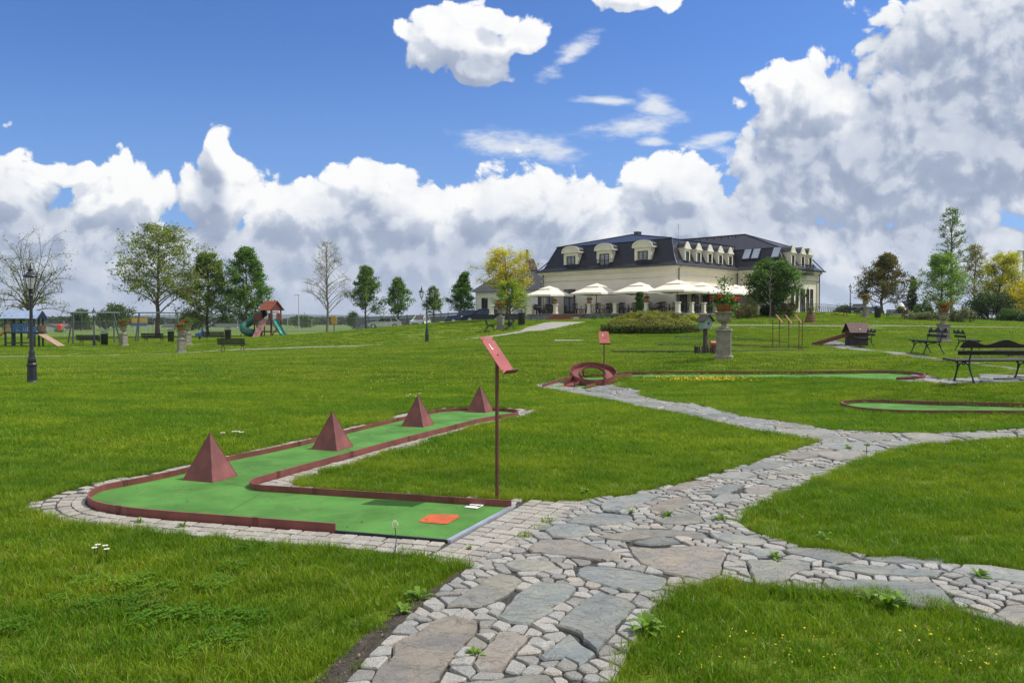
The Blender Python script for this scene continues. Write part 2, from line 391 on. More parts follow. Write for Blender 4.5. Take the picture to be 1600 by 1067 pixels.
M['copper'] = PM('roof_sheet_metal', (.05, .055, .07), .35, .2, 4, metal=.3)
M['wood_house'] = PM('weathered_brown_wood', (.06, .045, .04), .75, .3, 6, .3, 40)
M['mintwood'] = PM('mint_painted_wood', (.24, .34, .29), .7, .3, 9, .2, 40)
M['orangewall'] = PM('orange_render', (.42, .24, .13), .85, .1, 1)
M['brownroof'] = PM('brown_tile_roof', (.12, .085, .07), .8, .25, 4, .2, 8)
M['greyroof'] = PM('dark_tile_roof', (.05, .05, .055), .7, .25, 4, .2, 8)
M['bark'] = PM('grey_brown_bark', (.085, .068, .052), .9, .35, 12, .7, 30, coord='Object')
M['palebark'] = PM('pale_grey_bark', (.20, .175, .145), .9, .3, 12, .5, 30)
M['leaf'] = leaf_mat('leaf'); M['petal'] = leaf_mat('petal', .2, .5)
M['soil'] = PM('dark_soil', (.055, .044, .033), .95, .4, 14, .8, 60, coord='Position', rust=((.14, .11, .075), .7))
M['daisy'] = PM('white_petals', (.8, .8, .78), .6, .05, 4)
def slate_mat():
    m = PM('slate_roof', (.020, .024, .034), .36, .25, 1.5, spec=.42); g = NT(m.node_tree); b = g.n['Principled BSDF']
    uv = g.new('ShaderNodeTexCoord').outputs['UV']
    br = g.new('ShaderNodeTexBrick'); g.put(br.inputs['Vector'], uv); br.inputs['Scale'].default_value = 1; br.inputs['Mortar Size'].default_value = .012
    br.inputs['Brick Width'].default_value = .3; br.inputs['Row Height'].default_value = .17
    g.put(br.inputs['Color1'], (.011, .014, .023)); g.put(br.inputs['Color2'], (.016, .019, .030)); g.put(br.inputs['Mortar'], (.007, .009, .014))
    g.put(b.inputs['Base Color'], br.outputs[0])
    bn = g.new('ShaderNodeBump'); bn.inputs['Strength'].default_value = .35; bn.inputs['Distance'].default_value = .02; g.put(bn.inputs['Height'], br.outputs[0]); g.l.new(bn.outputs[0], b.inputs['Normal'])
    return m
M['slate'] = slate_mat()
def glass_mat():
    m = bpy.data.materials.new('lamp_glass'); m.use_nodes = True; g = NT(m.node_tree); b = g.n['Principled BSDF']
    b.inputs['Base Color'].default_value = (.85, .9, .88, 1); b.inputs['Roughness'].default_value = .08; b.inputs['Alpha'].default_value = .22
    return m
M['glass'] = glass_mat()
def mesh_fence_mat():
    m = bpy.data.materials.new('wire_mesh'); m.use_nodes = True; g = NT(m.node_tree); b = g.n['Principled BSDF']
    b.inputs['Base Color'].default_value = (.30, .33, .34, 1); b.inputs['Roughness'].default_value = .6; b.inputs['Alpha'].default_value = .13
    return m
M['wire'] = mesh_fence_mat()
# ---------------------------------------------------------------- lawn, fields, hills
def axis(parts):
    out = []
    for a, b, st in parts: out += list(np.arange(a, b, st))
    return np.array(out + [parts[-1][1]])
def lawn_mat():
    m = bpy.data.materials.new('lawn_ground'); m.use_nodes = True; g = NT(m.node_tree); b = g.n['Principled BSDF']
    p = g.new('ShaderNodeNewGeometry').outputs['Position']
    n1 = g.noise(g.v('MULTIPLY', p, (.7, 1.6, 1)), .22, 5, .6); n2 = g.noise(g.v('MULTIPLY', p, (.8, 1.5, 1)), 1.6, 6, .68); n3 = g.noise(p, 22, 6, .7)
    c = g.mix(g.ss(n2, .3, .7), (.135, .205, .016), (.195, .270, .026))
    c = g.mix(g.ss(n1, .35, .68), c, (.170, .258, .020))
    c = g.mix(g.m('MULTIPLY', g.ss(n3, .35, .75), .55), c, (.080, .130, .010))
    c = g.mix(g.m('MULTIPLY', g.ss(g.noise(p, 1.1, 4, .7), .60, .75), .5), c, (.25, .25, .055))
    sp = g.new('ShaderNodeSeparateXYZ'); g.l.new(p, sp.inputs[0])
    # farmland beyond the park: broad strips of different crops
    far = g.ss(sp.outputs[1], 112, 125)
    fld = g.noise(g.v('MULTIPLY', p, (.0012, .012, 0)), 1.6, 2, .5)
    fc = g.ramp(fld, [(.3, (.10, .165, .04)), (.45, (.13, .20, .045)), (.52, (.08, .13, .045)), (.6, (.17, .19, .07)), (.7, (.07, .115, .04))])
    c = g.mix(far, c, fc)
    g.put(b.inputs['Base Color'], c); b.inputs['Roughness'].default_value = .9; b.inputs['Specular IOR Level'].default_value = .12
    bn = g.new('ShaderNodeBump'); bn.inputs['Strength'].default_value = .9; bn.inputs['Distance'].default_value = .05
    g.put(bn.inputs['Height'], g.m('ADD', n3, g.noise(g.v('MULTIPLY', p, (60, 60, 60)), 1, 3, .6))); g.l.new(bn.outputs[0], b.inputs['Normal'])
    return m
M['lawn'] = lawn_mat()
xs = axis([(-9000, -1500, 1500), (-1500, -300, 150), (-300, -100, 20), (-100, -40, 4), (-40, -14, 1.6), (-14, 14, .7), (14, 40, 1.6), (40, 100, 4), (100, 300, 20), (300, 1500, 150), (1500, 9000, 1500)])
ys = axis([(-60, -10, 10), (-10, 2, 2), (2, 30, .7), (30, 80, 1.6), (80, 140, 3), (140, 400, 20), (400, 1600, 120), (1600, 9000, 1200)])
GX, GY = np.meshgrid(xs, ys); nx, ny = len(xs), len(ys)
ii = (np.arange(ny - 1)[:, None] * nx + np.arange(nx - 1)[None, :]).ravel()
tag(np_mesh('lawn', np.c_[GX.ravel(), GY.ravel(), gzv(GX, GY).ravel()], np.c_[ii, ii + 1, ii + nx + 1, ii + nx], M['lawn'], smooth=True), kind='structure')
M['hill'] = PM('wooded_hill', (.055, .085, .055), .95, .35, .012, coord='Position', spec=.05)
def hills():
    V, Fc = [], []
    for (d, h0, x0, x1, seed, sc) in ((3600, 36, -4200, 4600, 3, 1.0), (2300, 20, -3200, 600, 11, 1.6)):
        n = 160; x = np.linspace(x0, x1, n); r = np.random.default_rng(seed)
        h = h0 * (.62 + .25 * np.sin(x / 900 * sc + seed) + .13 * np.sin(x / 330 * sc + 1.7 * seed)) + r.normal(0, .7, n)
        for k, (dd, f) in enumerate(((-500, 0), (-250, .45), (0, 1), (500, .8), (1200, 0))):
            V += [(a, d + dd, -1.5 + max(0, b) * f) for a, b in zip(x, h)]
        b0 = len(V) - 5 * n
        for k in range(4): Fc += [[b0 + k * n + i, b0 + k * n + i + 1, b0 + (k + 1) * n + i + 1, b0 + (k + 1) * n + i] for i in range(n - 1)]
    tag(np_mesh('hills', V, Fc, M['hill'], smooth=True), kind='structure')
hills()
from mathutils.geometry import delaunay_2d_cdt
def sheet(name, P, lift, mat, step=.6, parent=None, ripple=0.):
    """a sheet over the terrain, P in ground metres"""
    P = np.asarray(P, float); lo, hi = P.min(0), P.max(0)
    gx_, gy_ = np.meshgrid(np.arange(lo[0], hi[0], step), np.arange(lo[1], hi[1], step)); gx_, gy_ = gx_.ravel(), gy_.ravel()
    k = inpoly(gx_, gy_, P)
    if k.any():
        d, _, _ = segdist(gx_[k], gy_[k], P); q = d > step * .25; pts = list(zip(gx_[k][q], gy_[k][q]))
    else: pts = []
    vs_ = [Vector(p) for p in P] + [Vector(p) for p in pts]
    v, e, f, *_ = delaunay_2d_cdt(vs_, [], [list(range(len(P)))], 1, 1e-5)
    v = np.array([tuple(p) for p in v]); z = gzv(v[:, 0], v[:, 1]) + lift
    if ripple: z = z + rng.normal(0, ripple, len(z))
    return np_mesh(name, np.c_[v, z], [list(t) for t in f], mat, parent)
# ---------------------------------------------------------------- the flagstone path
HARD_MAIN = groundpoly([(380, 1250), (480, 1130), (545, 1067), (600, 1010), (650, 960), (700, 918), (745, 887), (830, 838), (905, 789), (918, 783), (985, 776), (1040, 763), (1100, 747), (1170, 728), (1215, 713), (1283, 692),
    (1225, 681), (1165, 673), (1075, 651), (1012, 640), (940, 624), (874, 612), (836, 606), (838, 602), (870, 596), (915, 609), (950, 598), (958, 604), (1003, 611), (997, 618), (1030, 627), (1090, 633), (1165, 653), (1240, 663), (1300, 674),
    (1390, 678), (1450, 680), (1600, 672), (1720, 667), (1720, 681), (1600, 686), (1530, 690), (1450, 696), (1390, 705), (1350, 718), (1290, 745), (1230, 772), (1170, 797), (1150, 820), (1180, 838), (1250, 858),
    (1350, 871), (1450, 880), (1600, 893), (1730, 905), (1800, 1015), (1720, 1015), (1600, 992), (1530, 970), (1460, 941), (1390, 928), (1300, 928), (1200, 918), (1130, 909), (1060, 928), (1020, 951), (1000, 985), (978, 1025), (955, 1067), (935, 1130), (900, 1250)])
HARD_UP = groundpoly([(1270, 534), (1307, 533), (1330, 539), (1373, 549), (1424, 554), (1470, 561), (1530, 570), (1600, 577), (1660, 582), (1660, 588), (1600, 581), (1530, 573), (1480, 565), (1421, 559), (1390, 555), (1341, 549), (1305, 545)])
HARD_BENCH = groundpoly([(1392, 595), (1448, 585), (1465, 591), (1485, 594), (1524, 591), (1548, 587), (1600, 586), (1680, 584), (1680, 600), (1600, 599), (1548, 601), (1482, 603), (1436, 599), (1400, 597)])
PAVE = groundpoly([(746, 888), (640, 871), (520, 861), (400, 850), (300, 839), (200, 830), (110, 820), (60, 808), (43, 797), (57, 786), (96, 771), (127, 763), (166, 754), (223, 744), (255, 736), (300, 728), (357, 714), (414, 702), (468, 690), (494, 684), (538, 670), (581, 664),
    (608, 658), (612, 651), (632, 647), (660, 645), (693, 639), (729, 637), (778, 638), (811, 640), (837, 642), (841, 645), (827, 650), (811, 654), (760, 664), (739, 668), (660, 693), (614, 706), (548, 729), (509, 738), (470, 750), (458, 758), (470, 763), (532, 768), (598, 774), (680, 778), (739, 780), (778, 784), (827, 784), (906, 786)])
SOIL = groundpoly([(380, 1250), (330, 1200), (455, 1105), (510, 1052), (562, 1005), (612, 968), (668, 930), (715, 900), (745, 888), (700, 918), (650, 960), (600, 1010), (545, 1067), (480, 1130)])
LANE = smooth_poly(groundpoly([(702, 850), (524, 835), (319, 819), (223, 811), (178, 805), (150, 799), (137, 791), (140, 781), (159, 771), (207, 762), (255, 752), (296, 742), (360, 723), (424, 711), (497, 693), (548, 679), (627, 660), (673, 649), (699, 645),
    (745, 644), (790, 645), (810, 648), (808, 652), (790, 655), (752, 661), (712, 672), (663, 685), (614, 698), (548, 717), (499, 731), (446, 746), (408, 757), (390, 763), (392, 769), (410, 772), (446, 774), (614, 785), (745, 794), (799, 797)]), 0)
LANE2 = groundpoly([(848, 606), (890, 592), (960, 590), (985, 586), (1300, 586), (1380, 584), (1430, 587), (1447, 590), (1440, 594), (1400, 596), (1350, 594), (1300, 591), (985, 590), (950, 597), (915, 608)])
LANE3 = groundpoly([(1316, 634), (1345, 630), (1400, 631), (1470, 634), (1600, 638), (1720, 641), (1720, 651), (1600, 649), (1470, 648), (1400, 647), (1345, 643), (1322, 639)])
PATH_L = [(-60, 560), (0, 557.5), (126, 557), (200, 555.5), (289, 551.5), (351, 547.5), (411, 546), (467, 543.5), (520, 542.3), (600, 539), (643, 536.5), (690, 533.5), (732, 530.5), (764, 527), (817, 519), (850, 512)]
def rib(pl, w):
    P = np.array([at(*p)[:2] for p in pl]); P = smooth_poly(P, 2, False); T = np.gradient(P, axis=0); T /= np.linalg.norm(T, axis=1)[:, None]; N = np.c_[-T[:, 1], T[:, 0]]
    return np.vstack([P + N * w / 2, (P - N * w / 2)[::-1]])
FAR1 = rib(PATH_L, .8)
FAR2 = groundpoly([(812, 519), (822, 513), (850, 505), (862, 503.6), (914, 503.6), (880, 511), (850, 517)])
FAR3 = rib([(866, 532.8), (885, 532.6), (912, 532.6)], .7)
FAR4 = rib([(1040, 511.5), (1100, 509.5), (1200, 509), (1290, 510), (1400, 509.5), (1500, 511), (1640, 513)], .55)
for P_, nm in ((FAR1, 'footpath'), (FAR2, 'forecourt_path'), (FAR3, 'lawn_path'), (FAR4, 'garden_path')):
    tag(sheet(nm, P_, .035, M['gravel_path'], 1.2), kind='structure')
tag(sheet('bare_soil', SOIL, .022, M['soil'], .12, ripple=.005), kind='structure')
M['joint'] = PM('dark_grit_joint', (.060, .056, .050), .95, .5, 40, .8, 160, coord='Position', rust=((.16, .15, .135), .8))
for P_ in (HARD_MAIN, HARD_UP, HARD_BENCH): tag(sheet('path_bed', P_, .006, M['joint'], .25, ripple=.002), kind='structure')
tag(sheet('paving_bed', PAVE, .009, M['joint'], .25), kind='structure')
# slabs traced from the photograph: (zoom origin, zoom factor, outlines in zoomed pixels)
TRACED = [((500, 720), 3.074, [
    [(355, 905), (470, 850), (560, 790), (640, 768), (755, 790), (755, 835), (700, 890), (640, 960), (600, 1010), (570, 1067), (440, 1150), (240, 1110), (270, 1040), (350, 960)],
    [(610, 725), (700, 655), (820, 575), (870, 558), (940, 570), (975, 590), (930, 630), (880, 670), (830, 700), (760, 725)],
    [(860, 770), (890, 720), (960, 650), (1060, 603), (1180, 615), (1230, 630), (1180, 690), (1100, 730), (1120, 740), (1000, 805), (900, 795)],
    [(735, 1000), (790, 920), (860, 845), (930, 845), (1000, 870), (960, 920), (910, 970), (870, 1030), (760, 1030)],
    [(1140, 815), (1180, 760), (1270, 690), (1350, 650), (1480, 690), (1515, 715), (1440, 800), (1400, 860), (1330, 935), (1262, 885), (1250, 850), (1200, 830)],
    [(1050, 960), (1130, 900), (1200, 850), (1250, 893), (1322, 942), (1250, 1000), (1180, 970), (1080, 975)],
    [(890, 505), (940, 482), (1040, 488), (1120, 505), (1155, 535), (1060, 545), (960, 550), (910, 535)],
    [(1000, 435), (1050, 393), (1180, 390), (1250, 400), (1300, 425), (1445, 470), (1440, 488), (1380, 500), (1250, 482), (1100, 465), (1020, 455)],
    [(870, 1065), (960, 1050), (1100, 1052), (1130, 1110), (980, 1160), (840, 1120)]]),
  ((800, 760), 3.4756, [
    [(360, 460), (400, 445), (560, 455), (700, 480), (840, 515), (830, 545), (790, 575), (640, 590), (500, 555), (400, 525), (350, 490)],
    [(630, 335), (760, 350), (1010, 340), (1110, 350), (1165, 375), (1140, 430), (1130, 495), (1030, 525), (900, 500), (800, 470), (700, 430), (660, 390)],
    [(180, 255), (230, 220), (340, 220), (420, 235), (435, 260), (390, 285), (300, 298), (220, 290)],
    [(460, 290), (580, 270), (650, 245), (880, 250), (1040, 262), (1080, 292), (1000, 300), (930, 285), (880, 290), (760, 290), (640, 315), (520, 305)],
    [(660, 322), (760, 298), (880, 298), (920, 325), (800, 335), (700, 332)],
    [(1066, 268), (1110, 266), (1250, 280), (1370, 300), (1390, 320), (1290, 335), (1180, 325), (1110, 305)],
    [(300, 210), (370, 170), (500, 155), (650, 165), (660, 200), (560, 220), (400, 222)],
    [(480, 115), (560, 75), (700, 55), (815, 55), (760, 85), (660, 120), (560, 150), (490, 145)],
    [(735, 140), (790, 105), (880, 70), (960, 70), (990, 95), (900, 130), (800, 155)],
    [(770, 205), (860, 180), (960, 150), (1010, 170), (1045, 205), (960, 220), (820, 222)],
    [(1070, 95), (1120, 65), (1230, 55), (1240, 75), (1160, 105), (1090, 105)]]),
  ((820, 640), 3.333, [
    [(740, 430), (800, 395), (900, 380), (960, 385), (900, 410), (820, 432)],
    [(960, 365), (1060, 335), (1180, 335), (1215, 350), (1110, 375)],
    [(1120, 320), (1200, 290), (1320, 275), (1380, 290), (1290, 315), (1200, 325)],
    [(1330, 265), (1420, 235), (1550, 215), (1610, 215), (1590, 235), (1500, 255), (1420, 275)],
    [(940, 450), (1000, 420), (1100, 402), (1150, 405), (1080, 440), (980, 460)],
    [(1140, 430), (1200, 405), (1320, 418), (1300, 440), (1220, 455), (1160, 450)],
    [(1225, 393), (1290, 375), (1420, 375), (1400, 395), (1290, 408)],
    [(1300, 345), (1380, 312), (1500, 302), (1560, 315), (1480, 340), (1380, 350)]]),
  ((1150, 680), 3.333, [
    [(60, 620), (130, 605), (230, 610), (260, 640), (180, 655), (100, 650)],
    [(250, 610), (320, 595), (500, 605), (600, 635), (645, 660), (600, 675), (500, 680), (380, 650), (280, 630)],
    [(60, 670), (300, 665), (385, 680), (390, 715), (300, 735), (250, 775), (110, 795), (70, 730)],
    [(450, 790), (640, 770), (800, 780), (1040, 790), (1100, 850), (1145, 915), (1060, 920), (900, 900), (700, 860), (520, 840)],
    [(490, 700), (560, 690), (720, 697), (880, 720), (1080, 730), (1040, 760), (900, 758), (700, 745), (560, 720)],
    [(660, 650), (800, 640), (1000, 650), (1100, 660), (1060, 685), (900, 683), (740, 672)],
    [(1120, 725), (1180, 690), (1320, 695), (1480, 720), (1560, 730), (1600, 760), (1560, 790), (1380, 770), (1200, 755)],
    [(1340, 950), (1400, 905), (1500, 900), (1610, 910), (1620, 1010), (1450, 1010)]])]
SLABS = []
for (ox, oy), k, L in TRACED:
    for pl in L: SLABS.append(groundpoly([(ox + x / k, oy + y / k) for x, y in pl]))
N_TR = len(SLABS)
def clip(poly, px_, py_, nx_, ny_):
    """keep the side of the line through (px,py) against the normal"""
    out = []; n = len(poly)
    for i in range(n):
        a, b = poly[i], poly[(i + 1) % n]; da = (a[0] - px_) * nx_ + (a[1] - py_) * ny_; db = (b[0] - px_) * nx_ + (b[1] - py_) * ny_
        if da <= 0: out.append(a)
        if (da < 0 < db) or (db < 0 < da):
            t = da / (da - db); out.append((a[0] + t * (b[0] - a[0]), a[1] + t * (b[1] - a[1])))
    return out
def darts(region, spacing, r, reject=None, tries=14000, aniso=None):
    lo, hi = region.min(0), region.max(0); cand = lo + r.random((tries, 2)) * (hi - lo)
    cand = cand[inpoly(cand[:, 0], cand[:, 1], region)]
    if reject is not None: cand = cand[~reject(cand)]
    keep = []; cell = {}
    for x, y in cand:
        i, j = int(x // spacing), int(y // spacing); ok = True
        for a in (i - 1, i, i + 1):
            for b in (j - 1, j, j + 1):
                for (u, v) in cell.get((a, b), ()):
                    if (u - x) ** 2 + (v - y) ** 2 < spacing * spacing: ok = False; break
                if not ok: break
            if not ok: break
        if ok: cell.setdefault((i, j), []).append((x, y)); keep.append((x, y))
    return np.array(keep).reshape(-1, 2)
def cells(S, rad, gap, planes=None):
    out = []
    for k, (x, y) in enumerate(S):
        P = [(x + rad * math.cos(a), y + rad * math.sin(a)) for a in np.linspace(0, 2 * math.pi, 10, endpoint=False)]
        d = np.hypot(S[:, 0] - x, S[:, 1] - y)
        for j in np.argsort(d)[1:18]:
            if d[j] > 2 * rad: break
            nx_, ny_ = (S[j] - (x, y)) / d[j]; P = clip(P, x + nx_ * (d[j] / 2 - gap), y + ny_ * (d[j] / 2 - gap), nx_, ny_)
            if len(P) < 3: break
        if planes is not None and len(P) >= 3:
            for (qx, qy, dd) in planes[k]:
                if dd < 1e-4: P = []; break
                nx_, ny_ = (qx - x) / dd, (qy - y) / dd; P = clip(P, qx - nx_ * gap * 1.6, qy - ny_ * gap * 1.6, nx_, ny_)
                if len(P) < 3: break
        out.append(np.array(P) if len(P) >= 3 else None)
    return out
def area(P): return .5 * abs(np.dot(P[:, 0], np.roll(P[:, 1], -1)) - np.dot(P[:, 1], np.roll(P[:, 0], -1)))
r3 = np.random.default_rng(21)
ALLC = np.array([s.mean(0) for s in SLABS])
def near_traced(c):
    m_ = np.zeros(len(c), bool)
    for s in SLABS[:N_TR]:
        m_ |= inpoly(c[:, 0], c[:, 1], s) | (segdist(c[:, 0], c[:, 1], s)[0] < .30)
    return m_
AUTO = []
for region, sp in ((HARD_MAIN, .62), (HARD_UP, .7), (HARD_BENCH, .62)):
    S = darts(region, sp, r3, near_traced if region is HARD_MAIN else None, 6000)
    S = S[S[:, 1] > 3.0] if len(S) else S
    if len(S) < 2: continue
    dd, bx, by = segdist(S[:, 0], S[:, 1], region); edge = [[(bx[i], by[i], dd[i])] if dd[i] < .6 else [] for i in range(len(S))]
    for P in cells(S, .46, .055, edge):
        if P is None or area(P) < .05: continue
        P = smooth_poly(P + r3.normal(0, .018, P.shape), 1)
        AUTO.append(P)
SLABS += AUTO
def rough_edge(P, step, amp, r):
    out = []
    for a, b in zip(P, np.roll(P, -1, 0)):
        n = max(1, int(np.hypot(*(b - a)) / step))
        for i in range(n):
            q = a + (b - a) * i / n; out.append(q + r.normal(0, amp, 2) if i else q + r.normal(0, amp * .5, 2))
    return np.array(out)
def stone_mesh(polys, name, mat, hfun, colfun, ch, round_=0, parent=None, tilt=.006):
    V, Fc, Cc = [], [], []
    for P in polys:
        if round_:
            Qn = np.roll(P, -1, 0); N_ = np.empty((2 * len(P), 2)); N_[0::2] = .90 * P + .10 * Qn; N_[1::2] = .10 * P + .90 * Qn; P = N_
        n = len(P); c = P.mean(0); b = len(V); h = hfun(); g0 = gz(*c); col = colfun(c); tx, ty = r3.normal(0, tilt, 2)
        dd = np.linalg.norm(P - c, axis=1)
        for f, z in ((1.0, -.012), (1.0, h - ch * .9), (None, h)):
            for i, q in enumerate(P):
                w = q if f else c + (q - c) * max(.3, (1 - ch / max(dd[i], .01)))
                zz = g0 + z + ((w[0] - c[0]) * tx + (w[1] - c[1]) * ty if z > 0 else 0) + 0
                V.append((w[0], w[1], zz)); Cc.append(col)
        for k in (0, 1): Fc += [[b + k * n + i, b + k * n + (i + 1) % n, b + (k + 1) * n + (i + 1) % n, b + (k + 1) * n + i] for i in range(n)]
        Fc.append([b + 2 * n + i for i in range(n)])
    # outlines run either way round: let Blender put the normals right
    o = np_mesh(name, V, Fc, mat, parent, Cc)
    bm = bmesh.new(); bm.from_mesh(o.data); bmesh.ops.recalc_face_normals(bm, faces=bm.faces); bm.to_mesh(o.data); bm.free()
    o.data.polygons.foreach_set('use_smooth', np.ones(len(o.data.polygons), bool)); o.data.set_sharp_from_angle(angle=R(24 if not round_ else 40))
    return o
def flag_mat():
    m = bpy.data.materials.new('flagstone'); m.use_nodes = True; g = NT(m.node_tree); b = g.n['Principled BSDF']
    p = g.new('ShaderNodeNewGeometry').outputs['Position']; at_ = g.new('ShaderNodeAttribute'); at_.attribute_name = 'tint'
    warp = g.v('MULTIPLY_ADD', g.v('SUBTRACT', g.noise(p, 3, 3, .5, out=1), (.5, .5, .5)), (.35, .35, 0), p)
    n1 = g.noise(warp, 3.2, 7, .65); n2 = g.noise(g.v('MULTIPLY', warp, (1, 3.2, 1)), 7, 8, .7); n3 = g.noise(p, 55, 5, .7)
    c = g.mix(g.ss(n1, .38, .66), (.235, .245, .235), (.32, .305, .255))
    c = g.mix(g.m('MULTIPLY', g.ss(g.noise(warp, 2.1, 6, .7), .54, .70), .55), c, (.33, .25, .175))
    c = g.mix(g.m('MULTIPLY', g.ss(g.noise(warp, 4.4, 6, .7), .56, .70), .5), c, (.37, .345, .25))
    c = g.mix(g.m('MULTIPLY', g.ss(n2, .48, .68), .6), c, (.15, .15, .145))
    ck = g.noise(g.v('MULTIPLY', warp, (1, 2.2, 1)), 5.5, 4, .6); c = g.mix(g.m('MULTIPLY', g.ss(g.m('ABSOLUTE', g.m('SUBTRACT', ck, .5)), .018, .002), .55), c, (.07, .07, .065))
    c = g.mix(g.m('MULTIPLY', g.ss(n3, .55, .8), .4), c, (.43, .42, .39))
    c = g.mix(1., c, at_.outputs['Color'], 'MULTIPLY')
    g.put(b.inputs['Base Color'], c); b.inputs['Specular IOR Level'].default_value = .35
    g.put(b.inputs['Roughness'], g.m('MULTIPLY_ADD', n2, .35, .42))
    crack = g.vor(warp, 2.3, 'DISTANCE_TO_EDGE'); lay = g.m('SNAP', g.m('MULTIPLY', n1, 1.), .11)
    h = g.m('ADD', g.m('MULTIPLY', n2, .6), g.m('ADD', g.m('MULTIPLY', lay, 2.2), g.m('MULTIPLY', n3, .22)))
    bn = g.new('ShaderNodeBump'); bn.inputs['Strength'].default_value = 1.0; bn.inputs['Distance'].default_value = .03
    g.put(bn.inputs['Height'], h); g.l.new(bn.outputs[0], b.inputs['Normal']); return m
def granite_mat(name, base, var=.25, bumpd=.012):
    m = bpy.data.materials.new(name); m.use_nodes = True; g = NT(m.node_tree); b = g.n['Principled BSDF']
    p = g.new('ShaderNodeNewGeometry').outputs['Position']; at_ = g.new('ShaderNodeAttribute'); at_.attribute_name = 'tint'
    n1 = g.noise(p, 140, 4, .7); n2 = g.noise(p, 24, 5, .65)
    c = g.mix(g.ss(n1, .35, .68), tuple(x * .62 for x in base), tuple(min(.8, x * 1.3) for x in base))
    c = g.mix(g.m('MULTIPLY', g.ss(n2, .45, .75), var * 1.6), c, tuple(x * .55 for x in base))
    c = g.mix(1., c, at_.outputs['Color'], 'MULTIPLY'); g.put(b.inputs['Base Color'], c); b.inputs['Roughness'].default_value = .8
    bn = g.new('ShaderNodeBump'); bn.inputs['Strength'].default_value = .9; bn.inputs['Distance'].default_value = bumpd
    g.put(bn.inputs['Height'], g.m('ADD', n2, g.m('MULTIPLY', n1, .35))); g.l.new(bn.outputs[0], b.inputs['Normal']); return m
M['flag'] = flag_mat(); M['granite'] = granite_mat('granite_sett', (.345, .335, .305)); M['paver'] = granite_mat('concrete_paver', (.365, .34, .295), .3, .006)
SL_T = [(.93, .98, 1.0), (1.03, .98, .92), (.90, .97, .98), (.98, .98, .93), (1.02, 1.0, .93), (1.04, .95, .89), (.86, .92, .95), (.96, 1.0, 1.0)]
def slab_col(c): t = np.array(SL_T[r3.integers(len(SL_T))]) * r3.uniform(.78, 1.12); return tuple(t)
pth = tag(thing('path', None, None), kind='structure'); del_ = None
SLR = [rough_edge(s, .045, .006, r3) for s in SLABS]
stone_mesh(SLR[:N_TR], 'flagstones', M['flag'], lambda: r3.uniform(.022, .034), slab_col, .012, parent=pth, tilt=.012)
stone_mesh(SLR[N_TR:], 'flagstones', M['flag'], lambda: r3.uniform(.022, .036), slab_col, .012, parent=pth, tilt=.012)
def sett_field(region, spacing, reject_poly=None, ymax=60, tries=60000):
    def rej(c):
        m_ = np.zeros(len(c), bool)
        for s in SLABS:
            if (abs(s.mean(0) - region.mean(0)).max() > 40): continue
            m_ |= inpoly(c[:, 0], c[:, 1], s) | (segdist(c[:, 0], c[:, 1], s)[0] < .026)
        return m_
    lo, hi = region.min(0), region.max(0); ce = (lo + hi) / 2; rr_ = np.linalg.norm(hi - lo) / 2; k_ = np.arange(-rr_, rr_, spacing * 1.02); ga_, gb_ = np.meshgrid(k_, k_ * .93)
    ga_ = ga_ + (np.arange(len(k_)) % 2)[:, None] * spacing * .5; c_, s_ = math.cos(R(38)), math.sin(R(38)); S = np.c_[(ga_ * c_ - gb_ * s_).ravel() + ce[0], (ga_ * s_ + gb_ * c_).ravel() + ce[1]] + r3.normal(0, spacing * .11, (ga_.size, 2))
    S = S[inpoly(S[:, 0], S[:, 1], region) & (S[:, 1] > 2.6)]; S = S[~rej(S)]
    if not len(S): return []
    planes = [[] for _ in S]
    for s in SLABS:
        d, bx, by = segdist(S[:, 0], S[:, 1], s)
        for i in np.where(d < spacing * 1.1)[0]: planes[i].append((bx[i], by[i], d[i]))
    d, bx, by = segdist(S[:, 0], S[:, 1], region)
    for i in np.where(d < spacing)[0]: planes[i].append((bx[i] + (bx[i] - S[i, 0]) / d[i] * .02, by[i] + (by[i] - S[i, 1]) / d[i] * .02, d[i] + .02))
    out = []
    for P in cells(S, spacing * .95, .0062, planes):
        if P is not None and area(P) > .0016: out.append(P)
    return out
SETTS = sett_field(HARD_MAIN, .090)
def grey(c): k = r3.uniform(.64, 1.15); w = r3.normal(0, .03); return (k * (1 + w), k, k * (1 - w))
stone_mesh(SETTS, 'setts', M['granite'], lambda: r3.uniform(.020, .033), grey, .008, 1, parent=pth, tilt=.045)
for reg in (HARD_UP, HARD_BENCH): stone_mesh(sett_field(reg, .13, tries=20000), 'setts', M['granite'], lambda: r3.uniform(.016, .034), grey, .013, 1, parent=pth, tilt=.04)
# ---------------------------------------------------------------- concrete pavers round the bent lane
T0, T1 = LANE[0], LANE[-1]; td = (T1 - T0) / np.linalg.norm(T1 - T0); tn = np.array([td[1], -td[0]])
if np.dot(tn, LANE.mean(0) - T0) > 0: tn = -tn
PV = []
ps = .118
for i in range(0, 11):
    for j in range(-9, 16):
        c = T0 + tn * (.03 + ps * (i + .5)) + td * (ps * (j + .5))
        PV.append((c, td, tn, ps * .90 / 2, ps * .90 / 2))
def strip_pavers(line, rows, off0, sgn):
    """rows of pavers that follow a line"""
    L = np.array(line); seg = np.r_[0, np.cumsum(np.linalg.norm(np.diff(L, axis=0), axis=1))]
    for rw in range(rows):
        o = off0 + ps * (rw + .5); n = int(seg[-1] * (1 + .05 * rw) / ps); sh = r3.random() * .5
        for k in range(n):
            s_ = (k + .5 + sh) / n * seg[-1]; i = min(np.searchsorted(seg, s_) - 1, len(L) - 2); i = max(i, 0)
            t = (L[i + 1] - L[i]); t = t / np.linalg.norm(t); nn = np.array([t[1], -t[0]]) * sgn
            q = L[i] + t * (s_ - seg[i]) + nn * o
            PV.append((q, t, nn, seg[-1] / n / 2 * .90, ps * .90 / 2))
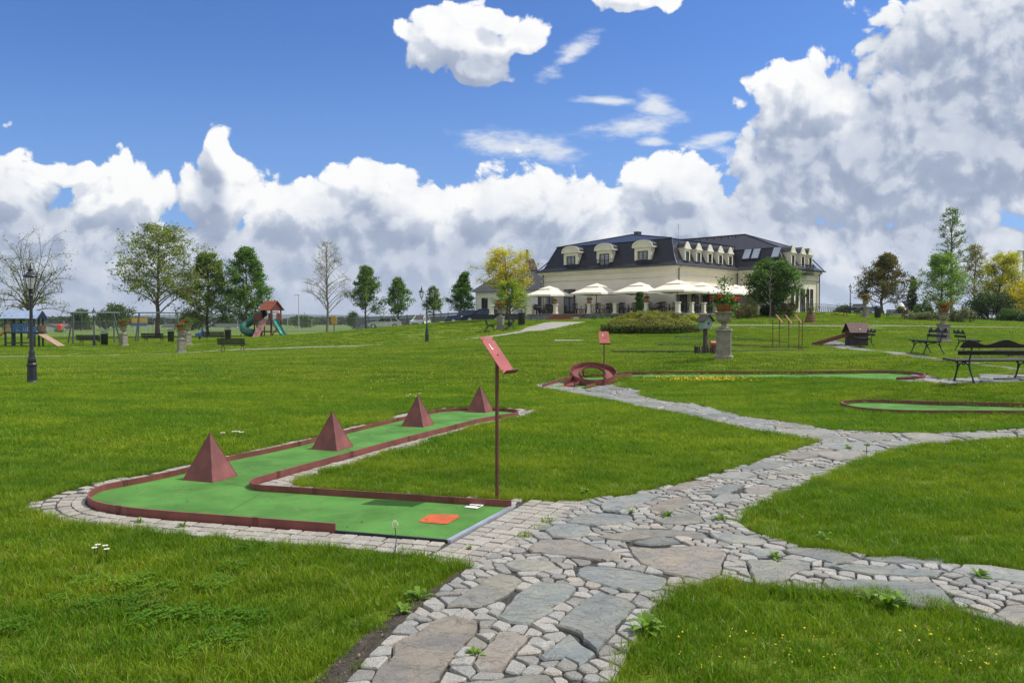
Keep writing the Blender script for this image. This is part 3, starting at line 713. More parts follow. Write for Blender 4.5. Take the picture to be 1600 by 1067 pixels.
ring = smooth_poly(LANE[1:], 2, False)
gr = np.vstack([T0[None], ring])
strip_pavers(gr, 6, .02, -1 if True else 1)
used = {}; OUT = []
for k, (c, t, n_, a, b) in enumerate(PV):
    if not inpoly(np.array([c[0]]), np.array([c[1]]), PAVE)[0] or inpoly(np.array([c[0]]), np.array([c[1]]), LANE)[0]: continue
    if segdist(np.array([c[0]]), np.array([c[1]]), LANE)[0][0] < .045: continue
    if k >= 11 * 25 and np.dot(c - T0, tn) > .0: continue
    key = (int(c[0] // .1), int(c[1] // .1)); bad = False
    for i in (-1, 0, 1):
        for j in (-1, 0, 1):
            for q in used.get((key[0] + i, key[1] + j), ()):
                if np.hypot(*(q - c)) < ps * .78: bad = True
    if bad: continue
    used.setdefault(key, []).append(c); j_ = r3.normal(0, .003, 2)
    OUT.append(np.array([c + t * (sx * a) + n_ * (sy * b) + j_ for sx, sy in ((-1, -1), (1, -1), (1, 1), (-1, 1))]))
pav = tag(thing('paving', None, None), kind='structure')
def pgrey(c): k = r3.uniform(.80, 1.12); w = r3.normal(0, .015); return (k * (1 + w), k, k * (1 - w))
stone_mesh(OUT, 'pavers', M['paver'], lambda: r3.uniform(.017, .024), pgrey, .006, parent=pav, tilt=.012)
# ---------------------------------------------------------------- grass
def blades(n, rad, hmin, hmax, w, r, straw=.05, lean=.5):
    a = r.uniform(0, 2 * math.pi, n); q = np.sqrt(r.random(n)) * rad; x, y = np.cos(a) * q, np.sin(a) * q
    h = r.uniform(hmin, hmax, n); d = r.uniform(0, 2 * math.pi, n); l = h * r.uniform(.1, lean * 2, n); ww = w * r.uniform(.6, 1.3, n)
    f = r.uniform(0, 2 * math.pi, n); sx, sy = np.cos(f) * ww / 2, np.sin(f) * ww / 2; lx, ly = np.cos(d) * l, np.sin(d) * l
    V = np.empty((n, 5, 3))
    V[:, 0] = np.c_[x - sx, y - sy, np.full(n, -.01)]; V[:, 1] = np.c_[x + sx, y + sy, np.full(n, -.01)]
    V[:, 2] = np.c_[x + lx * .35 + sx * .8, y + ly * .35 + sy * .8, h * .6]; V[:, 3] = np.c_[x + lx * .35 - sx * .8, y + ly * .35 - sy * .8, h * .6]
    V[:, 4] = np.c_[x + lx, y + ly, h]
    b = np.arange(n)[:, None] * 5
    Fq = b + np.array([0, 1, 2, 3]); Ft = b + np.array([3, 2, 4, 4])
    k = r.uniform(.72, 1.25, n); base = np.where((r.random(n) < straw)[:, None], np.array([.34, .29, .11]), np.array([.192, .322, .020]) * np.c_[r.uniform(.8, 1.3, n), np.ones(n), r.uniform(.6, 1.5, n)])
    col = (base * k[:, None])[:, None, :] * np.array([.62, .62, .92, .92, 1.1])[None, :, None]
    return V.reshape(-1, 3), [list(q) for q in Fq] + [list(t[:3]) for t in Ft], col.reshape(-1, 3)
def grass_mat():
    m = bpy.data.materials.new('grass_blades'); m.use_nodes = True; g = NT(m.node_tree); b = g.n['Principled BSDF']
    at_ = g.new('ShaderNodeAttribute'); at_.attribute_name = 'tint'
    p = g.new('ShaderNodeNewGeometry').outputs['Position']
    n1 = g.noise(g.v('MULTIPLY', p, (.7, 1.5, 1)), .35, 4, .6); n2 = g.noise(p, 1.7, 4, .65)
    c = g.mix(g.ss(n1, .36, .64), (.74, .88, .8), (1.22, 1.1, 1.0)); c = g.mix(1., at_.outputs['Color'], c, 'MULTIPLY')
    c = g.mix(1., c, g.mix(g.ss(n2, .34, .70), (.78, .84, .8), (1.22, 1.10, 1.15)), 'MULTIPLY')
    c = g.mix(g.m('MULTIPLY', g.ss(g.noise(p, .8, 5, .7), .60, .74), .35), c, (.19, .19, .05))
    g.put(b.inputs['Base Color'], c); b.inputs['Roughness'].default_value = .42; b.inputs['Specular IOR Level'].default_value = .16
    tr = g.new('ShaderNodeBsdfTranslucent'); g.put(tr.inputs[0], g.mix(1., c, (1.2, 1.3, .5), 'MULTIPLY'))
    mx = g.new('ShaderNodeMixShader'); mx.inputs[0].default_value = .35
    g.l.new(b.outputs[0], mx.inputs[1]); g.l.new(tr.outputs[0], mx.inputs[2]); g.l.new(mx.outputs[0], g.n['Material Output'].inputs[0])
    return m
M['grass'] = grass_mat()
HARD = [HARD_MAIN, HARD_UP, HARD_BENCH, PAVE, LANE, LANE2, LANE3, FAR1, FAR2, FAR3, FAR4]
def free_of_hard(x, y, margin, soil=True):
    ok = np.ones(len(x), bool)
    for P_ in HARD + ([SOIL] if soil else []):
        lo, hi = P_.min(0) - .2, P_.max(0) + .2; k = np.where(ok & (x > lo[0]) & (x < hi[0]) & (y > lo[1]) & (y < hi[1]))[0]
        if not len(k): continue
        bad = inpoly(x[k], y[k], P_)
        if margin: bad |= segdist(x[k], y[k], P_)[0] < margin
        ok[k[bad]] = False
    return ok
def scatter(d0, d1, per_m2, r, margin, wide=.86):
    n = int(per_m2 * wide * (d1 * d1 - d0 * d0) + 0); y = np.sqrt(r.uniform(d0 * d0, d1 * d1, n)); x = r.uniform(-1, 1, n) * y * wide
    k = free_of_hard(x, y, margin); return x[k], y[k]
def tuft_field(name, zones, tufts, r):
    P, S, A, I = [], [], [], []
    for (x, y, s0, s1, kinds) in zones:
        n = len(x); z = gzv(x, y)
        P.append(np.c_[x, y, z]); S.append(r.uniform(s0, s1, n)); A.append(r.uniform(0, 6.283, n)); I.append(r.choice(kinds, n))
    P, S, A, I = map(np.concatenate, (P, S, A, I))
    me = bpy.data.meshes.new(name); me.vertices.add(len(P)); me.vertices.foreach_set('co', P.astype(np.float32).ravel())
    for nm, typ, d in (('size', 'FLOAT', S.astype(np.float32)), ('turn', 'FLOAT', A.astype(np.float32)), ('pick', 'INT', I.astype(np.int32))):
        a = me.attributes.new(nm, typ, 'POINT'); a.data.foreach_set('value', d)
    o = link(bpy.data.objects.new(name, me))
    t = bpy.data.node_groups.new('tufts', 'GeometryNodeTree'); t.interface.new_socket('Geometry', in_out='INPUT', socket_type='NodeSocketGeometry'); t.interface.new_socket('Geometry', in_out='OUTPUT', socket_type='NodeSocketGeometry')
    gi, go = t.nodes.new('NodeGroupInput'), t.nodes.new('NodeGroupOutput'); mp = t.nodes.new('GeometryNodeMeshToPoints'); t.links.new(gi.outputs[0], mp.inputs[0])
    def attr(nm, typ): a = t.nodes.new('GeometryNodeInputNamedAttribute'); a.data_type = typ; a.inputs[0].default_value = nm; return a.outputs[0]
    gg = t.nodes.new('GeometryNodeGeometryToInstance')
    for tf in tufts[::-1]:
        oi = t.nodes.new('GeometryNodeObjectInfo'); oi.inputs['Object'].default_value = tf; oi.inputs['As Instance'].default_value = True
        t.links.new(oi.outputs['Geometry'], gg.inputs[0])
    ip = t.nodes.new('GeometryNodeInstanceOnPoints'); ip.inputs['Pick Instance'].default_value = True
    jg = t.nodes.new('GeometryNodeJoinGeometry')
    for tf in tufts[::-1]:
        oi = t.nodes.new('GeometryNodeObjectInfo'); oi.inputs['Object'].default_value = tf; oi.inputs['As Instance'].default_value = True
        t.links.new(oi.outputs['Geometry'], jg.inputs[0])
    t.links.new(mp.outputs[0], ip.inputs['Points']); t.links.new(jg.outputs[0], ip.inputs['Instance']); t.links.new(attr('pick', 'INT'), ip.inputs['Instance Index'])
    cx = t.nodes.new('ShaderNodeCombineXYZ'); t.links.new(attr('turn', 'FLOAT'), cx.inputs[2]); t.links.new(cx.outputs[0], ip.inputs['Rotation']); t.links.new(attr('size', 'FLOAT'), ip.inputs['Scale'])
    t.links.new(ip.outputs[0], go.inputs[0]); t.nodes.remove(gg)
    md = o.modifiers.new('tufts', 'NODES'); md.node_group = t
    return o
rg = np.random.default_rng(5)
def proto(name, *a, **k):
    V, Fc, c = blades(*a, **k); me = bpy.data.meshes.new(name); me.from_pydata(V.tolist(), [], Fc); me.update()
    at_ = me.color_attributes.new('tint', 'FLOAT_COLOR', 'POINT'); at_.data.foreach_set('color', np.c_[c, np.ones(len(c))].astype(np.float32).ravel())
    me.materials.append(M['grass']); return bpy.data.objects.new(name, me)          # never linked: only its instances exist in the scene
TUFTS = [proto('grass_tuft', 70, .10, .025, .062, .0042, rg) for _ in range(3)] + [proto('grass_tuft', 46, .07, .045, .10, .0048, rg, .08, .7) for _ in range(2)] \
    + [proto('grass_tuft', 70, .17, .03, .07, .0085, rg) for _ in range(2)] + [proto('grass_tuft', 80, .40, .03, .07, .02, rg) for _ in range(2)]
# clover-like low leaves
def clover(n, rad, r):
    V, Fc, c = [], [], []
    for i in range(n):
        a, q = r.uniform(0, 6.28), math.sqrt(r.random()) * rad; x, y, z = math.cos(a) * q, math.sin(a) * q, r.uniform(.02, .055)
        for k in range(3):
            t = a + k * 2.09; s = .011 * r.uniform(.8, 1.3); b = len(V); u = (math.cos(t), math.sin(t)); w = (-u[1], u[0])
            V += [(x, y, z), (x + u[0] * s + w[0] * s * .6, y + u[1] * s + w[1] * s * .6, z + .004), (x + u[0] * s * 1.6, y + u[1] * s * 1.6, z), (x + u[0] * s - w[0] * s * .6, y + u[1] * s - w[1] * s * .6, z + .004)]
            Fc.append([b, b + 1, b + 2, b + 3]); kk = r.uniform(.7, 1.2); c += [(.125 * kk, .25 * kk, .016 * kk)] * 4
    return np.array(V), Fc, np.array(c)
def proto2():
    V, Fc, c = clover(60, .10, rg); me = bpy.data.meshes.new('clover_tuft'); me.from_pydata(V.tolist(), [], Fc); me.update()
    at_ = me.color_attributes.new('tint', 'FLOAT_COLOR', 'POINT'); at_.data.foreach_set('color', np.c_[c, np.ones(len(c))].astype(np.float32).ravel()); me.materials.append(M['grass']); return bpy.data.objects.new('clover_tuft', me)
TUFTS += [proto2()]
Z = []
x, y = scatter(3.0, 9.5, 135, rg, .03, .93); Z.append((x, y, .75, 1.25, [0, 1, 2]))
x, y = scatter(3.0, 9.5, 30, rg, .05, .93); Z.append((x, y, .6, 1.1, [3, 4]))
x, y = scatter(9.5, 21, 62, rg, .05, .90); Z.append((x, y, .75, 1.2, [5, 6]))
x, y = scatter(21, 48, 13, rg, .14, .80); Z.append((x, y, .7, 1.15, [7, 8]))
x, y = scatter(48, 100, 3.2, rg, .3, .80); Z.append((x, y, .9, 1.5, [7, 8]))
# longer grass along the edges of paving and lanes
for P_ in (HARD_MAIN, PAVE, LANE2, LANE3, HARD_UP, HARD_BENCH):
    L = np.vstack([P_, P_[:1]]); seg = np.r_[0, np.cumsum(np.linalg.norm(np.diff(L, axis=0), axis=1))]
    n = int(seg[-1] * 60); s_ = rg.uniform(0, seg[-1], n); i = np.clip(np.searchsorted(seg, s_) - 1, 0, len(L) - 2); f = (s_ - seg[i]) / np.maximum(seg[i + 1] - seg[i], 1e-6)
    q = L[i] + (L[i + 1] - L[i]) * f[:, None] + rg.normal(0, .07, (n, 2)); k = free_of_hard(q[:, 0], q[:, 1], .008) & (q[:, 1] > 2.9) & (q[:, 1] < 45)
    Z.append((q[k, 0], q[k, 1], .55, 1.05, [3, 4]))
# clover patches in the near lawn
for (cx, cy, rr) in [at(220, 930)[:2] + (.7,), at(330, 1000)[:2] + (.35,), at(1480, 1040)[:2] + (.6,), at(1300, 1010)[:2] + (.5,), at(90, 900)[:2] + (.6,)] if False else [(*at(220, 930)[:2], .7), (*at(345, 1000)[:2], .35)]:
    n = int(rr * rr * 3.14 * 13); a = rg.uniform(0, 6.28, n); q = rr * 1.25 * rg.random(n) ** .7 * (1 + .3 * np.sin(a * 3 + cx) + .18 * np.sin(a * 5)); x, y = cx + np.cos(a) * q, cy + np.sin(a) * q; k = free_of_hard(x, y, .04)
    Z.append((x[k], y[k], .8, 1.3, [9]))
# thin growth on the soil strip
n = 500; lo, hi = SOIL.min(0), SOIL.max(0); x = rg.uniform(lo[0], hi[0], n); y = rg.uniform(lo[1], hi[1], n); k = inpoly(x, y, SOIL) & (rg.random(n) < .18); Z.append((x[k], y[k], .3, .6, [3, 4, 0]))
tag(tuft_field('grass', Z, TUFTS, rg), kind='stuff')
# ---------------------------------------------------------------- minigolf lanes
def rail_strip(mb, L, h, th, z0=0., closed=False, col=(1, 1, 1)):
    L = np.asarray(L); T = np.gradient(L, axis=0); T /= np.linalg.norm(T, axis=1)[:, None]; N = np.c_[-T[:, 1], T[:, 0]] * th / 2
    z = gzv(L[:, 0], L[:, 1]); V = []
    for s_, zz in ((1, 0), (1, h), (-1, h), (-1, 0)): V += [(a, b, c + z0 + zz) for (a, b), c in zip(L + N * s_, z)]
    n = len(L); Fc = [[k * n + i, k * n + i + 1, ((k + 1) % 4) * n + i + 1, ((k + 1) % 4) * n + i] for k in range(4) for i in range(n - 1)]
    Fc += [[0, n, 2 * n, 3 * n], [n - 1, 2 * n - 1, 3 * n - 1, 4 * n - 1]]
    mb.add(V, Fc, col)
def densify(L, st):
    L = np.asarray(L); seg = np.r_[0, np.cumsum(np.linalg.norm(np.diff(L, axis=0), axis=1))]; n = max(2, int(seg[-1] / st)); s_ = np.linspace(0, seg[-1], n)
    return np.c_[np.interp(s_, seg, L[:, 0]), np.interp(s_, seg, L[:, 1])]
gl = thing('minigolf_lane', 'bent green minigolf lane with red edging and four pyramids on it', 'minigolf lane', group='minigolf lanes')
felt_outline = np.vstack([T0[None], ring])
sheet('felt', felt_outline, .030, M['felt'], .3, gl)
rb_ = MB(); rail_strip(rb_, densify(ring, .05), .088, .016); 
dj = densify(ring, .05)
for k in range(14, len(dj) - 4, 27): d_ = dj[k + 1] - dj[k]; MB().box((dj[k][0], dj[k][1], gz(*dj[k]) + .046), (.05, .022, .089), math.atan2(d_[1], d_[0])).build('joint_plate', M['dkred'], gl)
rb_.build('edging', M['red'], gl); 
lo_ = MB(); rail_strip(lo_, densify(np.vstack([T0, ring[0]]), .1), .034, .018); lo_.build('low_edging', M['black'], gl)
tb = MB(); rail_strip(tb, densify(np.vstack([T0 - td * .01, T1 + td * .005]), .1), .036, .04); tb.build('tee_edge', M['alu'], gl)
sm_ = MB()
for (pa, pb) in (((388, 766), (270, 741)), ((560, 716), (520, 690)), ((410, 774), (330, 821))):
    a_, b_ = at(*pa), at(*pb); n_ = 8
    L_ = np.array([tuple(a_.lerp(b_, i / n_).xy) for i in range(n_ + 1)]); q_ = MB(); rail_strip(q_, L_, .0015, .010, .030); q_.build('felt_seam', PM('felt_seam_green', (.05, .13, .03), .95), gl)  # seams: thin strips in a darker green than the felt
lr_ = np.random.default_rng(15); lx, ly = lr_.uniform(LANE[:, 0].min(), LANE[:, 0].max(), 900), lr_.uniform(LANE[:, 1].min(), LANE[:, 1].max(), 900); lk = inpoly(lx, ly, LANE) & (lr_.random(900) < .30)
LITTER = np.c_[lx[lk], ly[lk], gzv(lx[lk], ly[lk]) + .034]
mk = sheet('tee_mark', groundpoly([(655, 819), (672, 809), (715, 810), (718, 814), (698, 825), (658, 822)]), .034, M['mark'], .1, gl)
# number plate lying on the felt, a barred mark on it
pl_ = at(741, 797); pb = thing('lane_plate', 'small white plate with a dark mark lying on the green felt', 'plate', (pl_.x, pl_.y, pl_.z + .033), math.atan2(td[1], td[0]))
MB().box((0, 0, .004), (.15, .12, .008), ch=.002).build('plate', M['white'], pb)
MB().box((.0, -.01, .0095), (.015, .09, .003)).box((.0, -.052, .0095), (.05, .012, .003)).box((-.012, .045, .0095), (.025, .02, .003)).build('printed_mark', M['black'], pb)
def pyramid(px, py, s, h, rz, label):
    p = at(px, py); t = thing('pyramid_obstacle', label, 'pyramid obstacle', (p.x, p.y, p.z + .031), rz, 'red pyramids on the bent lane')
    a = s / 2; V = [(-a, -a, 0), (a, -a, 0), (a, a, 0), (-a, a, 0), (0, 0, h)]
    MB().add(V, [[0, 1, 4], [1, 2, 4], [2, 3, 4], [3, 0, 4], [3, 2, 1, 0]]).build('shell', M['red'], t)
    e = MB(); [e.bar(V[i], V[4], .006) for i in range(4)]; [e.bar(V[i], V[(i + 1) % 4], .008, .006) for i in range(4)]; e.build('seam', M['red'], t)
arm = at(752, 645) - at(330, 752); ra = math.atan2(arm.y, arm.x)
for px, py, lb in ((329, 751, 'red pyramid nearest the bend of the green lane'), (519.5, 703.5, 'second red pyramid along the lane counted from the bend'), (653, 667.5, 'third red pyramid along the lane counted from the bend'), (750, 645.5, 'red pyramid at the far closed end of the green lane')):
    pyramid(px, py, .375, .47, ra + R(2), lb)
# sign desks
def sign(px, d, h, yaw, label, tilt=52, mark=True, w=.27, L=.41, flip=1):
    p = on(px, d); t = thing('lane_sign', label, 'minigolf sign', p, yaw, 'sloping minigolf score desks')
    MB().tube([(0, 0, -.1), (0, 0, h - .16)], .017, 8).build('pole', M['dkred'], t, True)
    b = MB(); a = R(tilt); ax = Vector((0, math.cos(a), math.sin(a))); nn = Vector((0, -math.sin(a), math.cos(a))); o = Vector((0, 0, h - .17))
    RM = Matrix(((1, 0, 0), tuple(ax), tuple(nn))).transposed()
    b.box(o + nn * .006, (w, L, .006), M=RM)
    b.build('desk', M['redsign'], t)
    if mark: [MB().tube([o + ax * sy * L * .42 + Vector((sx * w * .42, 0, 0)) + nn * .009, o + ax * sy * L * .42 + Vector((sx * w * .42, 0, 0)) + nn * .014], .008, 8).build('bolt', M['dkred'], t) for sx in (-1, 1) for sy in (-1, 1)]
    lip = MB(); lip.box(o - ax * L / 2 + nn * .03, (w, .006, .055), M=RM); lip.build('lip', M['dkred'], t)
    if mark:
        k = MB(); k.box(o + ax * L * .24 + nn * .0105 + Vector((-.03 * flip, 0, 0)), (.012, .05, .003), M=RM); k.box(o + ax * (L * .24 - .03) + nn * .0105 + Vector((-.03 * flip + .006, 0, 0)), (.028, .012, .003), M=RM); k.build('mark', M['white'], t)
    return t
sp_ = at(779, 783)
sign(776.5, sp_.y, 1.51, math.atan2(.87, .49), 'tall red score desk on a pole beside the bent green lane', w=.22)
sign(944, 20.7, 1.43, R(4), 'red score desk seen face on beside the looped lane')
for px, d, yw, lb in ((1218, 35.6, R(62), 'score desk furthest left in the row of three on the far lawn'), (1232.5, 34.8, R(62), 'middle score desk of the row of three on the far lawn'), (1248.5, 33.6, R(62), 'score desk furthest right in the row of three on the far lawn')):
    sign(px, d, 1.5, yw, lb, mark=False, w=.34, L=.46)
for px, d, lb in ((1207.5, 36.0, 'bare thin red pole left of the row of score desks'), (1253.5, 32.8, 'bare thin red pole right of the row of score desks')):
    p = on(px, d); t = tag(MB().tube([(0, 0, -.1), (0, 0, 1.3 if px < 1220 else 1.35)], .018, 8).build('metal_pole', M['dkred'], None, True, loc=p), lb, 'pole')
# looped lane
l2 = thing('minigolf_lane', 'long straight green lane starting at the red loop', 'minigolf lane', group='minigolf lanes')
sheet('felt', smooth_poly(LANE2, 1), .022, M['felt'], .4, l2)
r2 = MB(); L2 = groundpoly([(848, 606), (890, 592), (960, 589), (985, 585.5), (1150, 585.6), (1300, 585.6), (1380, 583.8), (1430, 586.6), (1448, 590.2), (1440, 594.2), (1400, 596.2)])
rail_strip(r2, densify(smooth_poly(L2, 1, False), .12), .10, .03)
rail_strip(r2, densify(groundpoly([(915, 608.5), (950, 597), (986, 588.6)]), .12), .10, .03)
rail_strip(r2, densify(groundpoly([(986, 590), (1150, 590.5), (1340, 591.5)]), .12), .03, .03); r2.build('edging', M['red'], l2)
sheet('tee_mark', groundpoly([(876, 605), (886, 603), (897, 604), (884, 606.5)]), .027, M['mark'], .2, l2)
def helix():
    c = at(926, 600); t = thing('loop_obstacle', 'red spiral loop ramp at the start of the long lane', 'loop obstacle', c)
    n = 40; fl = MB(); wl = MB(); P = []
    for i in range(n + 1):
        s_ = i / n; a = R(212) - s_ * R(372); rx, ry = .48, .52
        z = .05 + .19 * (1 + math.sin(a)) - .03 * s_
        P.append(Vector((math.cos(a) * rx + .02, math.sin(a) * ry + .1, z)))
    P = [Vector((-.66, -.62, .01)), Vector((-.52, -.40, .06))] + P
    Vf, Vo, Vi = [], [], []
    for i, p in enumerate(P):
        tn_ = (P[min(i + 1, len(P) - 1)] - P[max(i - 1, 0)]); tn_.z = 0; tn_.normalize(); o = Vector((-tn_.y, tn_.x, 0))
        Vf += [p - o * .13, p + o * .13]; Vo += [p + o * .13, p + o * .135 + Vector((0, 0, .13)), p + o * .15 + Vector((0, 0, .13)), p + o * .145 - Vector((0, 0, .02))]
        Vi += [p - o * .13, p - o * .13 + Vector((0, 0, .06)), p - o * .142 + Vector((0, 0, .06)), p - o * .142 - Vector((0, 0, .02))]
    m = len(P); fl.add(Vf, [[2 * i, 2 * i + 1, 2 * i + 3, 2 * i + 2] for i in range(m - 1)])
    for VV in (Vo, Vi): wl.add(VV, [[4 * i + k, 4 * i + (k + 1) % 4, 4 * i + 4 + (k + 1) % 4, 4 * i + 4 + k] for i in range(m - 1) for k in range(4)])
    fl.build('track', M['red'], t); wl.build('track_wall', M['red'], t, True)
    [MB().tube([(x, y, -.05), (x, y, h)], .02, 6).build('support', M['dkred'], t) for x, y, h in ((.42, .3, .28), (-.2, .62, .42), (.3, -.25, .2))]
helix()
l3 = thing('minigolf_lane', 'green lane with rounded end near the right lawn edge', 'minigolf lane', group='minigolf lanes')
sheet('felt', smooth_poly(LANE3, 1), .020, M['felt'], .4, l3)
r3_ = MB(); rail_strip(r3_, densify(smooth_poly(groundpoly([(1720, 641), (1600, 638), (1470, 634), (1400, 631), (1345, 630), (1318, 632.5), (1314, 635), (1322, 639), (1345, 643.5), (1400, 647.5), (1470, 648.5), (1600, 649.5), (1720, 651.5)]), 1, False), .12), .085, .03); r3_.build('edging', M['red'], l3)
for pts, lb in (([(956, 551.8), (1030, 552), (1140, 551.5), (1262, 549.5)], 'narrow lane with dark edging just behind the big stone planter'), ([(1028, 540.5), (1120, 541.5), (1264, 544.5)], 'narrow lane with dark edging in front of the score desks'), ([(1060, 530.5), (1120, 530.5), (1230, 536)], 'narrow lane with dark edging beside the wooden bird house')):
    t = thing('minigolf_lane', lb, 'minigolf lane', group='minigolf lanes'); L = densify(groundpoly(pts), .4); N = np.array([0, .9])
    a = MB(); rail_strip(a, L, .07, .03); rail_strip(a, L + N, .07, .03); a.build('edging', M['wood_house'], t)
    sheet('felt', np.vstack([L + N * .05, (L + N * .95)[::-1]]), .028, M['felt'], .6, t)
    HARD.append(np.vstack([L, (L + N)[::-1]]))
p = at(1560, 552); t = thing('minigolf_lane', 'green lane seen behind the big dark bench at the right', 'minigolf lane', group='minigolf lanes')
A = groundpoly([(1553, 549.5), (1700, 546), (1700, 556), (1577, 558.5)]); sheet('felt', A, .03, M['felt'], .5, t); a = MB(); rail_strip(a, densify(np.vstack([A[1], A[0], A[3], A[2]]), .2), .09, .03); a.build('edging', M['dkred'], t)
# bird house obstacle, pipe, mill house, rubble cone
p = on(1102, 28.5); t = thing('bird_house_obstacle', 'small green bird house on a dark post ringed by low palings', 'bird house', p, R(28))
MB().box((0, 0, .45), (.11, .11, .95)).build('post', M['wood_house'], t)
h_ = MB(); h_.box((0, 0, 1.06), (.34, .34, .30)); h_.prism([(-.17, 0), (.17, 0), (0, .17)], (0, 0, 1.21), (1, 0, 0), (0, 0, 1), (0, 1, 0), .34); h_.build('box', M['mintwood'], t)
r_ = MB(); r_.bar((-.24, 0, 1.17), (.0, 0, 1.41), .025, .50, up=(0, 1, 0)); r_.bar((.24, 0, 1.17), (.0, 0, 1.41), .025, .50, up=(0, 1, 0)); r_.build('roof', M['wood_house'], t)
MB().tube([(0, -.165, 1.1), (0, -.18, 1.1)], .045, 10).build('entrance_hole', M['black'], t)
f_ = MB()
for k in range(22):
    a = k / 22 * 2 * math.pi; hh = .24 + .06 * (k * 7 % 5) / 5; f_.box((math.cos(a) * .36, math.sin(a) * .36, hh / 2), (.06, .04, hh), a)
f_.build('palings', M['wood_house'], t)
p = on(1120, 27.5); t = thing('pipe_obstacle', 'short red pipe lying beside the stone planter', 'pipe', p + Vector((0, 0, .0)), R(8))
MB().tube([(-.24, 0, .40), (.35, 0, .36)], .10, 16).build('pipe', M['redsign'], t, True); [MB().box((x_, 0, .15), (.06, .06, .34)).build('bracket', M['dkred'], t) for x_ in (-.1, .25)]
p = on(1338, 38.0); t = thing('mill_obstacle', 'dark plank hut with red roof and long ramp', 'minigolf hut', p, R(-2))
b_ = MB()
for k in range(8): b_.box((-.36 + k * .103, -.37, .34), (.095, .03, .72))
b_.box((0, 0, .35), (.80, .70, .7)); b_.build('hut_body', M['wood_house'], t)
r_ = MB(); r_.bar((0, -.52, .62), (0, .02, 1.10), .98, .03, up=(0, 0, 1)); r_.bar((0, .56, .62), (0, .02, 1.10), .98, .03); r_.build('roof', PM('brown_red_roof', (.075, .026, .022), .7, .25, 5), t)
r_ = MB(); r_.bar((-2.05, -.1, .03), (-.38, -.1, .52), .34, .05); r_.bar((-2.05, -.28, .06), (-.38, -.28, .55), .03, .14); r_.bar((-2.05, .08, .06), (-.38, .08, .55), .03, .14); r_.build('ramp', M['dkred'], t)
MB().box((-.0, -.445, .8), (.03, .012, .05), M=Matrix.Rotation(R(-42), 3, 'X')).build('mark', M['white'], t)
p = on(1266, 56); t = thing('rubble_cone', 'dark red stone cone carrying a flower pot on the far lawn', 'stone cone', p)
c_ = MB(); rr = random.Random(3)
for k in range(7): c_.lathe([(.42 - k * .035 + rr.uniform(-.02, .02), k * .11), (.44 - k * .035, k * .11 + .05), (.40 - k * .035, k * .11 + .10)], n=11)
c_.build('cone', PM('rubble_stone', (.16, .07, .055), .9, .4, 4, .8, 14), t)
# ---------------------------------------------------------------- benches
def arc(c, r, a0, a1, n, ax, ay): return [Vector(c) + Vector(ax) * math.cos(R(a0 + (a1 - a0) * i / n)) * r + Vector(ay) * math.sin(R(a0 + (a1 - a0) * i / n)) * r for i in range(n + 1)]
def make_bench(label, wavy=True, L=1.85):
    t = thing('park_bench', label, 'bench', group='park benches')                      # sits along x, front towards -y
    for k, y in enumerate((-.25, -.10, .05)):
        MB().box((0, y, .452 - .008 * k), (L, .125, .034), ch=.006).build('seat_slat', M['bench_wood'], t)
    yb = .19
    if wavy:
        n = 36; top = []
        for i in range(n + 1):
            x = -L / 2 + L * i / n; u = abs(x) / (L / 2)
            top.append((x, .115 + .05 * math.cos(2 * math.pi * u / .86) if u < .86 else .165 - .14 * ((u - .86) / .14) ** 2))
        poly = [(-L / 2, 0)] + [(L / 2, 0)] + top[::-1]
        MB().prism(poly, (0, yb + .085, .70), (1, 0, 0), (0, .22, .975), (0, .975, -.22), .03).build('back_board', M['bench_wood'], t)
        MB().box((0, yb + .055, .60), (L + .06, .028, .085), M=Matrix.Rotation(R(-12), 3, 'X')).build('back_slat', M['bench_wood'], t)
    else:
        for z in (.55, .68, .81): MB().box((0, yb + (z - .45) * .24, z), (L, .028, .105), M=Matrix.Rotation(R(-12), 3, 'X')).build('back_slat', M['bench_wood'], t)
    for sx in (-1, 1):
        x = sx * (L / 2 - .27); g_ = MB(); ex, ey, ez = (1, 0, 0), (0, 1, 0), (0, 0, 1)
        q = lambda y, z: Vector((x, y, z))
        g_.tube([q(-.33, 0), q(-.29, .10), q(-.235, .24), q(-.22, .36), q(-.25, .42)], [.022, .016, .018, .018, .016], 6)
        g_.tube([q(.30, 0), q(.255, .10), q(.19, .22), q(.15, .33), q(.155, .45), q(.20, .60), q(.26, .82)], [.022, .016, .018, .02, .016, .014, .014], 6)
        g_.tube(arc(q(-.025, .20), .20, 25, 155, 9, ey, ez), .013, 6); g_.tube(arc(q(-.03, .385), .042, 0, 360, 10, ey, ez), .010, 6)
        g_.tube(arc(q(-.25, .39), .032, -90, 220, 8, ey, ez), .011, 6); g_.tube(arc(q(-.19, .30), .05, 80, 260, 7, ey, ez), .009, 5); g_.tube(arc(q(.13, .30), .05, -80, 100, 7, ey, ez), .009, 5)
        g_.bar(q(-.30, .43), q(.16, .415), .028, .022); g_.build('leg_frame', M['iron'], t, True)
        MB().tube([q(.235, .77), q(.27, .762)], .032, 10).build('bolt', M['iron'], t, True)
    return t
def place(proto_, px, d, rz, label, group=None, first=[], scale=None, sink=0.):
    p = on(px, d, -sink)
    if id(proto_) not in first: first.append(id(proto_)); o = proto_; o.location = p; o.rotation_euler = (0, 0, rz); o['label'] = label
    else: o = copy_tree(proto_, p, rz, label, group)
    if scale: o.scale = (scale,) * 3
    return o
bw = make_bench('x'); bp = make_bench('y', False)
place(bw, 1556, 16.2, R(184), 'large dark bench with wavy back board cut by the right edge')
place(bw, 1450, 24.9, R(-102), 'dark wavy backed bench in front of the tall flower planter')
place(bw, 1511, 31.0, R(72), 'bench with sunlit back board facing the tall flower planter')
place(bw, 1351, 36.5, R(-103), 'dark bench just right of the plank hut')
